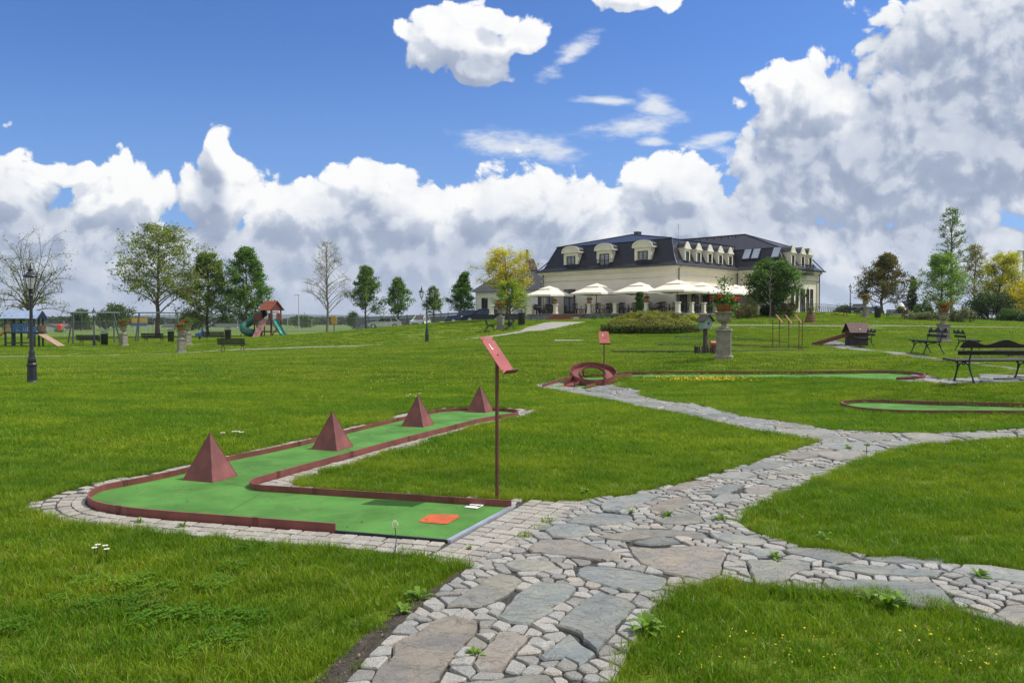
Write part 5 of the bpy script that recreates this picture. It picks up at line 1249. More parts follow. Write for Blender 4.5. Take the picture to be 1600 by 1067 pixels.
rB = roof('roof', WU, 14, V1, V2, EZ, 8.85, ((1.15, 15.1, 10.75), (9.5, 15.1, 10.75)))
# ridge caps and roof furniture
m = MB()
def cap(p, q, r=.07): m.tube([p, q], r, 6)
for a, b in (((1.04, 1.04, 9.36), (8.1, 4.7, 10.47)), ((UE - 1.04, 1.04, 9.36), (8.1, 4.7, 10.47)), ((WU + 1.04, V1 + 1.04, 8.94), (1.15, 15.1, 10.78)), ((WU + 1.04, V2 - 1.04, 8.94), (1.15, 15.1, 10.78)), ((1.15, 15.1, 10.78), (9.5, 15.1, 10.78)),
             ((-.45, -.45, EZ), (.45, .45, EZ + 1.05)), ((.45, .45, EZ + 1.05), (1.1, 1.1, 9.29)), ((UE + .45, -.45, EZ), (UE - .45, .45, EZ + 1.05)), ((UE - .45, .45, EZ + 1.05), (UE - 1.1, 1.1, 9.29)),
             ((WU - .45, V1 - .45, EZ), (WU + .45, V1 + .45, EZ + .88)), ((WU + .45, V1 + .45, EZ + .88), (WU + 1.1, V1 + 1.1, 8.87)), ((WU - .45, V2 + .45, EZ), (WU + 1.1, V2 - 1.1, 8.87))): cap(Q(*a), Q(*b), .055)
m.build('ridge_cap', M['copper'], hot, True)
MB().box(Q(8.1, 5.6, 10.5), (.5, .6, .5), M=BM_).box(Q(8.1, 5.6, 10.78), (.6, .7, .06), M=BM_).build('chimney', M['copper'], hot)
m = MB(); m.tube([Q(3.5, 6, 9.9), Q(3.5, 6, 11.3)], .02, 5); [m.bar(Q(3.5, 5.6, z), Q(3.5, 6.4, z), .03) for z in (10.8, 11.0, 11.2)]; m.build('aerial', M['galv'], hot)
m = MB(); [m.box(Q(2.0 + k * .85, 14.75, 10.62), (.16, .1, .32), M=BM_) for k in range(9)]; m.build('snow_guard', M['black'], hot)
m = MB()
for (u, v) in ((-.2, .30), (-.22, V1 - .22), (UE - .3, -.22), (WU - .2, V2 - .25)): m.tube([Q(u - .12, v, EZ - .05), Q(u, v, EZ - .45), Q(u, v, 1.5)], .055, 7)
m.build('downpipe', M['copper'], hot, True)
m = MB(); 
for a, b in (((-.5, -.5, EZ), (UE + .5, -.5, EZ)), ((-.5, -.5, EZ), (-.5, V1 - .5, EZ)), ((WU - .5, V1 - .5, EZ), (-.5, V1 - .5, EZ)), ((WU - .5, V1 - .5, EZ), (WU - .5, V2 + .5, EZ))): m.tube([Q(*a), Q(*b)], .075, 7)
m.build('gutter', M['copper'], hot, True)
# a window: frame, glass, bars. n = outward normal ('v' faces -v, 'u' faces -u)
def fbox(mb, fac, a0, a1, z0, z1, d0, d1, base, ch=0.):
    return bb(mb, a0, a1, base - d1, base - d0, z0, z1, ch) if fac == 'v' else bb(mb, base - d1, base - d0, a0, a1, z0, z1, ch)
def window(parent, fac, base, ac, z0, z1, w, glass='winglass', bars=(1, 2), frame='frame', name='window'):
    f = MB(); t_ = .06
    fbox(f, fac, ac - w / 2, ac - w / 2 + t_, z0, z1, .0, .07, base); fbox(f, fac, ac + w / 2 - t_, ac + w / 2, z0, z1, .0, .07, base)
    fbox(f, fac, ac - w / 2 + t_, ac + w / 2 - t_, z0, z0 + t_, .0, .068, base); fbox(f, fac, ac - w / 2 + t_, ac + w / 2 - t_, z1 - t_, z1, .0, .068, base)
    for k in range(bars[0]): x = ac - w / 2 + w * (k + 1) / (bars[0] + 1); fbox(f, fac, x - .035, x + .035, z0 + t_, z1 - t_, .0, .06, base)
    for k in range(bars[1]): z = z0 + (z1 - z0) * (k + 1) / (bars[1] + 1); fbox(f, fac, ac - w / 2 + t_, ac + w / 2 - t_, z - .015, z + .015, .0, .045, base)
    fo = f.build(name, M[frame], parent); g_ = MB(); fbox(g_, fac, ac - w / 2 + .02, ac + w / 2 - .02, z0 + .02, z1 - .02, -.05, .025, base); g_.build('pane', M[glass], fo); return fo
def big_dormer(u, balcony=False):
    base = .05; z0, z1 = EZ + .62, 8.55; w = 1.84; d = MB()
    bb(d, u - w / 2, u - .62, base, 1.6, z0, z1); bb(d, u + .62, u + w / 2, base, 1.6, z0, z1); bb(d, u - .618, u + .618, base + .14, 1.6, z0 - (.55 if balcony else 0), z1); bb(d, u - .62, u + .62, base, base + .139, z1 - .30, z1 - .003)
    bb(d, u - w / 2 - .2, u + w / 2 + .2, base - .16, 1.8, z1 + .003, z1 + .13)
    n = 14; poly = [(-(w / 2 + .17), 0)] + [((w / 2 + .17) * -math.cos(math.pi * k / n) , .52 * math.sin(math.pi * k / n) ** .85) for k in range(1, n)] + [(w / 2 + .17, 0)]
    d.prism(poly, Q(u, base + .02, z1 + .13), UU, (0, 0, 1), VV, .10); o = d.build('dormer', M['trim'], hot)
    e = MB(); L0 = [(x, y + .02) for x, y in poly]
    for (a, b) in zip(poly, poly[1:]): e.bar(Q(u, base - .06, z1 + .13) + UU * a[0] + Vector((0, 0, a[1])), Q(u, base - .06, z1 + .13) + UU * b[0] + Vector((0, 0, b[1])), .14, .07, up=VV)
    e.build('arched_moulding', M['trim'], o)
    r_ = MB(); r_.prism([(x * 1.04, y * 1.06 + .01) for x, y in poly], Q(u, base + 1.25, z1 + .135), UU, (0, 0, 1), VV, 2.3); r_.build('dormer_roof', M['copper'], o, True)
    window(o, 'v', base + .10, u, z0 - (.5 if balcony else -.02), z1 - .32, 1.12 if balcony else .98, 'palewin', (1, 3))
    if balcony:
        b = MB(); bb(b, u - .85, u + .85, base - .55, base + .1, EZ + .10, EZ + .16)
        for k in range(12): b.tube([Q(u - .8 + k * 1.6 / 11, base - .5, EZ + .15), Q(u - .8 + k * 1.6 / 11, base - .5, EZ + .85)], .018, 5)
        b.tube([Q(u - .85, base, EZ + .87), Q(u - .85, base - .5, EZ + .87), Q(u + .85, base - .5, EZ + .87), Q(u + .85, base, EZ + .87)], .028, 5); b.build('balcony', M['iron'], o)
for px, bal in ((891, 0), (943, 1), (1003, 0)): big_dormer(u_at(px, 0), bal)
def small_dormer(u0, v, zb=EZ + .48, balcony=False):
    base = u0 - .02; z0, z1 = zb, 8.30; w = .90; d = MB()
    bb(d, base, base + 1.5, v - w / 2, v - .30, z0, z1); bb(d, base, base + 1.5, v + .30, v + w / 2, z0, z1); bb(d, base + .12, base + 1.5, v - .298, v + .298, z0, z1); bb(d, base, base + .119, v - .30, v + .30, z1 - .22, z1 - .003)
    bb(d, base - .12, base + 1.6, v - w / 2 - .07, v + w / 2 + .07, z1 + .003, z1 + .11)
    d.prism([(-.51, 0), (.51, 0), (.25, .40), (0, .60), (-.25, .40)], Q(base, v, z1 + .11), VV, (0, 0, 1), UU, .12); o = d.build('dormer', M['trim'], hot)
    MB().prism([(-.55, 0), (.55, 0), (.27, .43), (0, .635), (-.27, .43)], Q(base + 1.15, v, z1 + .115), VV, (0, 0, 1), UU, 2.1).build('dormer_roof', M['copper'], o)
    window(o, 'u', base + .09, v, z0 + .06, z1 - .24, .52, 'winglass', (0, 2))
    if balcony:
        b = MB(); bb(b, base - .75, base + .1, v - .9, v + .9, EZ - .5, EZ - .4)
        for k in range(12): b.tube([Q(base - .7, v - .85 + k * 1.7 / 11, EZ - .4), Q(base - .7, v - .85 + k * 1.7 / 11, EZ + .45)], .02, 5)
        b.tube([Q(base, v - .88, EZ + .47), Q(base - .7, v - .88, EZ + .47), Q(base - .7, v + .88, EZ + .47), Q(base, v + .88, EZ + .47)], .03, 5); b.build('balcony', M['iron'], o)
for px in (1073.3, 1091, 1108.6, 1125, 1140.4): small_dormer(0, v_at(px, 0))
for k, px in enumerate((1238.2, 1253.4, 1265)): small_dormer(WU, v_at(px, WU), EZ + .35, k == 1)
# roof lights on the wing's side slope
for u in (-.75, -1.72, -3.85):
    a = Q(u - .36, V1 + .52, EZ + 1.02); s_ = (Q(u - .36, V1 + .98, 8.5) - a).normalized(); nrm = UU.cross(s_); nrm = nrm if nrm.dot(VV) < 0 else -nrm
    RM = Matrix((UU, s_, nrm)).transposed(); c = a + s_ * .62 + UU * .36 + nrm * .10
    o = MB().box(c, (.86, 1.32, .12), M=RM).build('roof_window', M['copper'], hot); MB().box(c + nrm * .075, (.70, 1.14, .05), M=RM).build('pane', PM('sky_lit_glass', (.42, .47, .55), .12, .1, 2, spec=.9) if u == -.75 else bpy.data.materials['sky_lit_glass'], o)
# ground floor openings
ud = u_at(890, 0)
m = MB(); bb(m, ud - .75, ud + .75, -.04, -.004, TZ + .02, TZ + 2.55); dr = m.build('door', M['frame'], hot); m = MB()
for s_ in (-.36, .36): bb(m, ud + s_ - .28, ud + s_ + .28, -.055, -.042, TZ + .35, TZ + 1.95); bb(m, ud + s_ - .28, ud + s_ + .28, -.055, -.042, TZ + 2.05, TZ + 2.45)
m.build('pane', M['winglass'], dr)
window(hot, 'v', 0, 15.2, TZ + .2, TZ + 2.2, 1.1, 'winglass', (1, 2)); window(hot, 'v', 0, ud + 1.9, TZ + 1.9, TZ + 2.1, .12, 'winglass', (0, 0))
for k in range(5): window(hot, 'u', 0, 1.35 + k * 2.0, TZ + .02, TZ + 2.45, 1.15, 'winglass', (1, 3), name='french_window')
m = MB()
for k in range(6): bb(m, -.07, -.003, .25 + k * 2.0, .62 + k * 2.0, TZ, TZ + 2.7)
m.build('pilaster', M['trim'], hot)
for px, w, z0 in ((1237.5, .5, TZ + .6), (1244.7, .5, TZ + .6), (1253.3, .95, TZ + .1), (1261.3, .5, TZ + .3), (1267.3, .55, TZ + .3)): window(hot, 'u', WU, v_at(px, WU), z0, TZ + 2.55, w, 'winglass', (1 if w > .8 else 0, 2))
m = MB()
for px in (1250, 1257.5): v = v_at(px, WU); m.box(Q(WU - .12, v, TZ + 1.9), (.14, .14, .34), M=BM_)
m.build('wall_lantern', M['iron'], hot)
# annexe on the left
an = thing('annexe_building', 'low white annexe with dark gable roof behind the yellow tree', 'annexe')
m = MB(); bb(m, UE + .05, 29.6, 3, 10, .2, 5.25); m.build('wall', M['whitewall'], an)
r_ = MB(); a, b = UE + .06, 30.1
r_.add([Q(a, 2.5, 5.12), Q(b, 2.5, 5.12), Q(b - 1.2, 6.5, 7.5), Q(a, 6.5, 7.5), Q(b, 10.5, 5.12), Q(a, 10.5, 5.12)], [[0, 1, 2, 3], [3, 2, 4, 5], [1, 4, 2], [0, 3, 5], [0, 5, 4, 1]]); r_.build('roof', M['greyroof'], an)
for px in (757.5,): window(an, 'v', 3, u_at(px, 3), 2.9, 4.4, 1.0, 'winglass', (1, 1))
window(an, 'v', 3, 19.0, 2.6, 4.5, 1.0, 'winglass', (1, 1))
MB().box(Q(17.4, 2.6, 4.4), (1.6, 1.2, 3.2), M=BM_).build('side_block', M['slate'], an)
b_ = on(828, 98); ch = thing('chimney_hood', 'brown tapering roof vent with a dark chimney pipe behind the annexe', 'chimney'); zt = pz(405, 98)
MB().add([Vector((b_.x + x * s_, 98 + y * s_, z)) for s_, z in ((.95, pz(423, 98)), (.45, zt)) for x, y in ((-1, -1), (1, -1), (1, 1), (-1, 1))], [[0, 1, 5, 4], [1, 2, 6, 5], [2, 3, 7, 6], [3, 0, 4, 7], [4, 5, 6, 7], [3, 2, 1, 0]]).build('hood', M['brownroof'], ch)
MB().box((b_.x, 98, pz(440, 98)), (1.7, 1.7, pz(423, 98) - pz(457, 98))).build('shaft', M['brownroof'], ch); MB().tube([(b_.x - .35, 98, zt - .1), (b_.x - .35, 98, pz(391, 98))], .17, 10).build('pipe', M['black'], ch)
# ---------------------------------------------------------------- terrace
te = tag(thing('terrace', None, None), kind='structure')
m = MB(); bb(m, -3.2, 17.2, -4.5, -.005, .6, TZ - .08); bb(m, -3.2, -.005, -.004, V1 - .01, .6, TZ - .08); m.build('terrace_wall', M['plinth'], te)
m = MB(); bb(m, -3.32, 17.3, -4.62, -.006, TZ - .079, TZ); bb(m, -3.32, -.007, -.005, V1 - .02, TZ - .079, TZ); m.build('terrace_slab', M['stone'], te)
us0, us1 = u_at(912, -4.5), u_at(866, -4.5); st = thing('terrace_steps', 'red brick steps leading up to the terrace', 'steps')
for k in range(5): m = MB(); bb(m, us0, us1, -4.63 - .34 * (5 - k), -4.63 - .34 * (4 - k) - .002, .9, TZ - .14 * (5 - k) + .02, .01); m.build('step', M['brick'], st)
m = MB(); bb(m, us0 - .34, us0 - .01, -6.4, -4.64, .9, TZ - .3); m.build('side_wall', M['stone'], st)
rl = thing('terrace_railing', 'wrought iron railing with cream stone posts round the terrace', 'railing')
pu = [u_at(px, -4.4) for px in (768, 796, 826.5, 830.5, 868, 921, 961.5, 1010, 1059)]; pvv = [v_at(1080, -3.1), v_at(1099, -3.1)]; pvv += [pvv[-1] + 2 * k for k in (1, 2, 3, 4, 5)]
def rpost(u, v):
    m = MB(); bb(m, u - .17, u + .17, v - .17, v + .17, TZ, TZ + .85, .02); bb(m, u - .22, u + .22, v - .22, v + .22, TZ + .85, TZ + .93, .02); bb(m, u - .21, u + .21, v - .21, v + .21, TZ, TZ + .12, .01); m.build('stone_post', M['trim'], rl)
def rpanel(a, b):
    m = MB(); L = (b - a).length; d = (b - a) / L; up = Vector((0, 0, 1)); P = lambda s_, z: a + d * s_ + up * z
    for z in (.10, .70, .80): m.bar(P(.2, z), P(L - .2, z), .035 if z > .75 else .022)
    n = max(2, round((L - .4) / .62))
    for k in range(n):
        s0 = .2 + (L - .4) * k / n; s1 = .2 + (L - .4) * (k + 1) / n; w = s1 - s0
        m.bar(P(s0, .1), P(s0, .8), .022)
        for sg in (0, 1):
            pts = [P(s0 + w * (f if not sg else 1 - f), .12 + .56 * (.5 - .5 * math.cos(math.pi * f))) for f in np.linspace(0, 1, 8)]; m.tube(pts, .012, 4, cap=False)
        m.tube([P(s0 + w * (.5 + .17 * math.cos(a_)), .40 + .17 * math.sin(a_)) for a_ in np.linspace(0, 2 * math.pi, 12)], .011, 4, cap=False)
    m.build('railing_panel', M['iron'], rl)
for u in pu: rpost(u, -4.4)
for k, (a, b) in enumerate(zip(pu, pu[1:])):
    if k in (2, 4): continue
    rpanel(Q(a, -4.4, TZ), Q(b, -4.4, TZ))
prev = (pu[-1], -4.4)
for v in pvv: rpost(-3.1, v); rpanel(Q(*prev, TZ), Q(-3.1, v, TZ)); prev = (-3.1, v)
# railing and ramp on the right end
rr = thing('ramp_railing', 'dark iron railing sloping down a ramp at the right end of the hotel', 'railing'); m = MB(); sv = rl; A = [on(1255, 74), on(1292, 76), on(1322, 80)]; zz = [TZ + .05, TZ, 2.2]
for (a, za), (b, zb) in zip(zip(A, zz), list(zip(A, zz))[1:]):
    a, b = Vector((a.x, a.y, za)), Vector((b.x, b.y, zb)); n = 12
    for h in (.1, .9): m.bar(a + Vector((0, 0, h)), b + Vector((0, 0, h)), .035)
    for i in range(n): q = a.lerp(b, i / n); m.bar(q + Vector((0, 0, .1)), q + Vector((0, 0, .9)), .022); q2 = a.lerp(b, (i + .9) / n); m.tube([q + Vector((0, 0, .15)), q.lerp(q2, .5) + Vector((0, 0, .75)), q2 + Vector((0, 0, .2))], .014, 4)
m.build('railing_panel', M['iron'], rr)
m = MB(); [m.bar(Vector((a.x, a.y + .2, za - .25)), Vector((b.x, b.y + .2, zb - .25)), 1.6, .5) for (a, za), (b, zb) in zip(zip(A, zz), list(zip(A, zz))[1:])]; m.build('ramp_slab', M['plinth'], rr)
# parasols
def parasol():
    t = thing('parasol', 'x', 'parasol', group='cream parasols on the terrace'); w = 1.85
    MB().tube([(0, 0, 0), (0, 0, 2.75)], .04, 8).build('pole', M['iron'], t); MB().box((0, 0, .05), (.8, .8, .10), ch=.02).build('base', M['plinth'], t)
    c = MB(); n = 8; ring = [(w * x, w * y) for x, y in ((-1, -1), (0, -1.0), (1, -1), (1.0, 0), (1, 1), (0, 1.0), (-1, 1), (-1, 0))]; mid = [(x * .36, y * .36) for x, y in ring]
    V = [(x, y, 1.95 + (.05 if i % 2 else 0)) for i, (x, y) in enumerate(ring)] + [(x, y, 2.56) for x, y in mid] + [(x * 1.005, y * 1.005, 1.78 + (.05 if i % 2 else 0)) for i, (x, y) in enumerate(ring)]
    c.add(V, [[i, (i + 1) % n, n + (i + 1) % n, n + i] for i in range(n)] + [[2 * n + i, 2 * n + (i + 1) % n, (i + 1) % n, i] for i in range(n)]); c.build('canopy', M['canvas'], t)
    v_ = MB(); V = [(x * .42, y * .42, 2.60) for x, y in ring] + [(0, 0, 2.92)] + [(x * .42, y * .42, 2.53) for x, y in ring]; v_.add(V, [[i, (i + 1) % n, n] for i in range(n)] + [[n + 1 + i, n + 1 + (i + 1) % n, (i + 1) % n, i] for i in range(n)]); v_.build('vent_cap', M['canvas'], t)
    r_ = MB(); [r_.bar((0, 0, 2.55), (x * .98, y * .98, 1.93), .025) for x, y in ring]; r_.build('rib', M['iron'], t); return t
pr = parasol(); rzP = math.atan2(VV.y, VV.x)
for k, (px, u, v, lb, sc) in enumerate(((858, None, -2.5, 'cream parasol furthest left on the terrace in front of the dark door', .92), (932, None, -2.5, 'second cream parasol from the left on the terrace', .95), (999, None, -2.5, 'third cream parasol from the left above the leafy column', .95), (1058, None, -2.5, 'fourth cream parasol at the corner of the terrace', .98),
        (1096, -1.7, None, 'fifth cream parasol behind the corner one', .92), (1128, -1.7, None, 'sixth cream parasol behind the nearest planter flowers', .92), (1148, -1.7, None, 'seventh cream parasol half hidden by the planter flowers', .92), (1168, -2.3, None, 'cream parasol furthest right with tilted edge', .95))):
    o = pr if k == 0 else copy_tree(pr); u_ = u if u is not None else u_at(px, v); v_ = v if v is not None else v_at(px, u)
    o.location = Q(u_, v_, TZ); o.rotation_euler = (0, 0, rzP + R(3 * (k % 3))); o['label'] = lb; o.scale = (sc, sc, .97 + .02 * (k % 2))
# terrace chairs and tables
def chair():
    t = thing('terrace_chair', 'dark terrace chair drawn up to a table behind the railing', 'chair', group='dark chairs on the terrace')
    MB().box((0, 0, .45), (.46, .46, .05)).build('seat', M['frame'], t); b = MB(); [b.box((x, .23, .72), (.05, .03, .52)) for x in (-.2, -.07, .07, .2)]; b.box((0, .23, .96), (.46, .035, .07)); b.build('backrest', M['frame'], t)
    for x in (-.2, .2):
        for y in (-.2, .2): MB().box((x, y, .22), (.04, .04, .44)).build('leg', M['frame'], t)
    return t
def table():
    t = thing('terrace_table', 'pale topped terrace table under a cream parasol', 'table', group='tables on the terrace'); MB().box((0, 0, .74), (.9, .9, .04)).build('table_top', M['canvas'], t); MB().tube([(0, 0, 0), (0, 0, .72)], .04, 8).build('leg', M['iron'], t); return t
tc, tt = chair(), table(); first = True
spots = [(u_at(px, -3.3), -3.3) for px in (845, 908, 944, 982, 1023, 1046)] + [(u_at(px, -1.2), -1.2) for px in (850, 960, 1020)] + [(-1.9, v_at(px, -1.9)) for px in (1090, 1108, 1122, 1140)]
for k, (u, v) in enumerate(spots):
    o = tt if first else copy_tree(tt); o.location = Q(u, v, TZ); o.rotation_euler = (0, 0, rzP)
    for j in range(4):
        a = rzP + j * math.pi / 2; c = tc if first else copy_tree(tc); first = False
        c.location = Q(u, v, TZ) + Vector((math.cos(a - math.pi / 2 + math.pi) * .62, math.sin(a - math.pi / 2 + math.pi) * .62, 0)); c.rotation_euler = (0, 0, a)
# ---------------------------------------------------------------- trees
def tree(name, label, px, d, top, prof, pal, trunk_r=.14, n_limb=26, sub=5, leaves=5200, size=.22, crown0=.18, up=(.35, .9), lean=0., droop=0., seed=1, bark='bark', asp=.6, sig=.16, group=None, forks=0, twig=0, base_lift=0., curl=0.):
    """prof: [(height fraction, half width in photograph pixels)]"""
    r = np.random.default_rng(seed); k = d / F; b = on(px, d); H = pz(top, d) - b.z
    t = thing(name, label, 'tree', b, 0, group)
    pf = np.array([(f, w * k) for f, w in prof]); env = lambda f: np.interp(f, pf[:, 0], pf[:, 1])
    wood = MB(); n = 9; tp = []
    for i in range(n + 1):
        f = i / n; tp.append(Vector((lean * k * f ** 2 + r.normal(0, .012 * H) * (f > 0) * .5, r.normal(0, .010 * H) * (f > 0) * .5, H * f * .97 - (.15 if i == 0 else 0))))
    trunk_at = lambda f: tp[min(int(f * n), n - 1)].lerp(tp[min(int(f * n), n - 1) + 1], f * n - min(int(f * n), n - 1))
    if not forks: wood.tube(tp, [trunk_r * (1.25 if i == 0 else 1) * (1 - i / n) ** .8 + .012 for i in range(n + 1)], 8)
    else: wood.tube(tp[:3], [trunk_r * 1.25, trunk_r, trunk_r * .8], 8)
    pts, cl = [], []
    ga = 2.39996
    for i in range(n_limb):
        f = crown0 + (.96 - crown0) * ((i + r.random() * .6) / n_limb) ** (.9 if not forks else 1.15); az = i * ga + r.normal(0, .3)
        f0 = f if not forks else min(f, .22 + .1 * r.random())
        o = trunk_at(f0); u_ = r.uniform(*up); f1 = min(.99, f + u_ * (.30 if not forks else .0) * (1 - f) + (.0 if not forks else 0)); w = env(f1) * r.uniform(.72, 1.04)
        off = trunk_at(min(f1, .99)); e = Vector((off.x + math.cos(az) * w, off.y + math.sin(az) * w, H * f1))
        mid = o.lerp(e, .5) + Vector((r.normal(0, .03) * H * .4, r.normal(0, .03) * H * .4, H * (.05 if not forks else .10) * (1 if not droop else 1.5)))
        if droop: e.z -= droop * w * .5
        path = [o * (1 - s_) ** 2 + mid * 2 * s_ * (1 - s_) + e * s_ ** 2 for s_ in np.linspace(0, 1, 6)]
        lr = trunk_r * (1 - f) * .38 + .014 if not forks else trunk_r * .42 * (1 - .4 * f)
        wood.tube(path, [lr * (1 - s_ * .82) for s_ in np.linspace(0, 1, 6)], 5, cap=False)
        ll = (e - o).length
        for j in range(sub):
            s0 = r.uniform(.25, 1.0); a = path[0] * (1 - s0) ** 2 + mid * 2 * s0 * (1 - s0) + e * s0 ** 2 if False else o * (1 - s0) ** 2 + mid * 2 * s0 * (1 - s0) + e * s0 ** 2
            dirv = (e - o).normalized() * .6 + Vector(r.normal(0, .75, 3)); dirv.z = dirv.z * .7 + .25 - droop * .8; dirv.normalize()
            L2_ = ll * r.uniform(.22, .45) + .12; q = a + dirv * L2_; q1 = a.lerp(q, .5) + Vector((0, 0, .06 * L2_ * (1 if not droop else 4)))
            wood.tube([a, q1, q], [lr * .34 + .004, lr * .22 + .004, .005], 4, cap=False)
            cc = 1 + r.normal(0, .16)
            for s_ in np.linspace(.15, 1.05, 6): pts.append((a.lerp(q1, s_ * 2) if s_ < .5 else q1.lerp(q, s_ * 2 - 1))); cl.append(cc)
            for _ in range(twig):
                s_ = r.uniform(.2, 1); c0 = a.lerp(q, s_); dv = (dirv + Vector(r.normal(0, .6, 3)) + Vector((0, 0, .25 - droop))).normalized() * L2_ * r.uniform(.3, .7); wood.tube([c0, c0 + dv * .5 + Vector((0, 0, .02)), c0 + dv], [.010, .007, .004], 3, cap=False)
                for s2 in (.4, .7, 1.0): pts.append(c0 + dv * s2); cl.append(cc)
    wood.build('trunk', M[bark], t, True)
    P = np.array([tuple(p) for p in pts]); cl = np.array(cl)
    if leaves:
        leaves = int(leaves * 2.3); size = size * .82; i = r.integers(len(P), size=leaves); c = P[i] + r.normal(0, sig, (leaves, 3)) * np.array([1, 1, .8])
        if droop: c[:, 2] -= np.abs(r.exponential(droop * .55, leaves)) 
        c[:, 2] = np.maximum(c[:, 2], .25)
        foliage('crown', c, size, np.array(pal) * BR, t, r, np.clip(cl[i], .6, 1.4), asp)
    return t
BR = np.array([1.75, 1.62, 1.3])
G_FRESH = [(.055, .125, .018), (.085, .17, .025), (.035, .085, .016), (.11, .19, .035)]
G_DARK = [(.028, .068, .016), (.045, .095, .02), (.065, .12, .028)]
G_OLIVE = [(.10, .145, .03), (.14, .18, .045), (.07, .11, .025)]
YEL = [(.37, .33, .022), (.43, .365, .025), (.25, .26, .026), (.31, .28, .02), (.16, .19, .028)]
OV = [(.0, .1), (.15, .45), (.32, .92), (.48, 1.0), (.68, .78), (.85, .45), (1, .06)]
def sc(P, w): return [(f, q * w) for f, q in P]
tree('bare_willow', 'nearly bare spreading willow behind the blue play tower', 47, 84, 366, [(0, 10), (.25, 50), (.45, 62), (.65, 52), (.85, 38), (1, 14)], G_OLIVE, .22, 26, 6, 1500, .20, .25, (0, .3), seed=3, bark='bark', forks=1, twig=4, sig=.18, group=None)
tree('feathery_willow', 'large pale green feathery willow over the second swing frame', 246, 90, 351, [(0, 8), (.18, 30), (.30, 58), (.45, 72), (.62, 72), (.78, 60), (.92, 36), (1, 14)], [(.10, .14, .04), (.135, .175, .05), (.07, .105, .026), (.16, .19, .06)], .26, 44, 8, 5600, .36, .20, (.4, 1.0), droop=.16, seed=5, twig=1, asp=.42, sig=.26, lean=6)
tree('leafy_tree', 'leafy green tree just right of the big feathery willow', 325, 94, 395, sc([(0, .3), (.12, .75), (.25, 1.0), (.45, .95), (.66, .66), (.84, .36), (1, .06)], 55), [(.075, .125, .022), (.105, .16, .03), (.055, .095, .018), (.12, .165, .045)], .16, 44, 7, 9000, .27, .09, (.3, .9), seed=8, sig=.22)
tree('leafy_tree', 'dark green leafy tree behind the red play tower', 385, 93, 386, sc([(0, .3), (.12, .75), (.27, 1.0), (.48, .9), (.68, .66), (.86, .36), (1, .06)], 50), [(.045, .11, .018), (.07, .145, .024), (.03, .075, .014), (.09, .16, .03)], .16, 44, 7, 8200, .27, .09, (.3, .9), seed=11, sig=.20)
tree('bare_tree', 'tall bare pale tree with tiny buds standing alone', 511, 97, 376, sc([(0, .1), (.22, .55), (.35, 1.0), (.52, .95), (.72, .66), (.88, .38), (1, .1)], 38), [(.17, .16, .11), (.20, .19, .14), (.12, .115, .075)], .15, 44, 7, 1500, .13, .2, (.5, 1.1), seed=13, bark='palebark', twig=2, sig=.14)
tree('round_headed_tree', 'tallest of the clipped oval trees left of the silver car', 572, 108, 416, sc(OV, 27), [(.05, .105, .022), (.075, .14, .03), (.035, .075, .018), (.11, .17, .055)], .12, 32, 5, 4200, .30, .20, (.6, 1.2), seed=17, sig=.20, group='young oval trees')
tree('round_headed_tree', 'middle sized clipped oval tree behind the silver car tail', 622, 110, 435, sc(OV, 21), [(.05, .115, .02), (.08, .155, .028), (.035, .08, .018), (.10, .17, .045)], .10, 28, 5, 3300, .28, .20, (.6, 1.2), seed=19, sig=.18, group='young oval trees')
tree('round_headed_tree', 'smallest oval tree just right of the double lamp post', 677, 110, 449, sc(OV, 15), [(.055, .105, .024), (.085, .14, .035), (.12, .165, .06)], .09, 24, 5, 2300, .27, .24, (.6, 1.2), seed=23, sig=.16, group='young oval trees')
tree('windblown_tree', 'green tree with wind blown tip beside the white annexe', 718, 96, 426, sc([(0, .15), (.16, .5), (.33, 1.0), (.48, .9), (.66, .5), (.82, .22), (1, .1)], 25), [(.045, .11, .02), (.07, .15, .026), (.032, .08, .016)], .12, 30, 6, 4600, .26, .18, lean=9, seed=29, sig=.17)
tree('yellow_tree', 'bright yellow leaved tree in front of the annexe', 792, 70, 391, [(0, 2), (.3, 12), (.42, 32), (.55, 42), (.66, 36), (.76, 45), (.88, 36), (1, 18)], YEL, .14, 34, 6, 5200, .17, .38, (.1, .6), seed=31, bark='bark', sig=.16, asp=.5, lean=-4)
tree('young_tree', 'small lime green tree in front of the bright yellow tree', 797, 63, 440, sc([(0, .1), (.24, .6), (.38, 1.0), (.55, .95), (.75, .72), (.9, .45), (1, .15)], 27), [(.13, .21, .03), (.18, .25, .04), (.09, .16, .025), (.26, .28, .04)], .09, 30, 6, 5200, .14, .28, (.5, 1.0), seed=37, sig=.13)
tree('vase_shaped_tree', 'dense dark green vase shaped tree before the hotel wing', 1206, 63, 410, [(0, 6), (.1, 12), (.25, 20), (.42, 31), (.6, 42), (.72, 41), (.84, 28), (1, 14)], [(.035, .085, .018), (.055, .115, .024), (.08, .145, .035), (.025, .06, .014)], .15, 54, 7, 9000, .20, .08, (.6, 1.4), seed=41, sig=.16)
tree('reddish_tree', 'round tree with reddish new leaves behind the far bench', 1377, 84, 396, sc([(0, .12), (.14, .7), (.3, 1.0), (.5, .9), (.7, .6), (.82, .28), (1, .16)], 44), [(.06, .08, .028), (.045, .075, .025), (.11, .070, .032), (.08, .095, .035), (.13, .072, .035), (.05, .08, .028)], .15, 38, 6, 7800, .22, .14, (.2, .9), lean=10, seed=43, sig=.18)
tree('dark_conifer', 'small dark pointed conifer right of the reddish tree', 1425, 92, 432, sc([(0, 1.0), (.1, 1.0), (.5, .6), (1, .05)], 10), [(.016, .038, .020), (.024, .052, .028)], .10, 44, 5, 3800, .16, .02, (0, .2), seed=47, sig=.08)
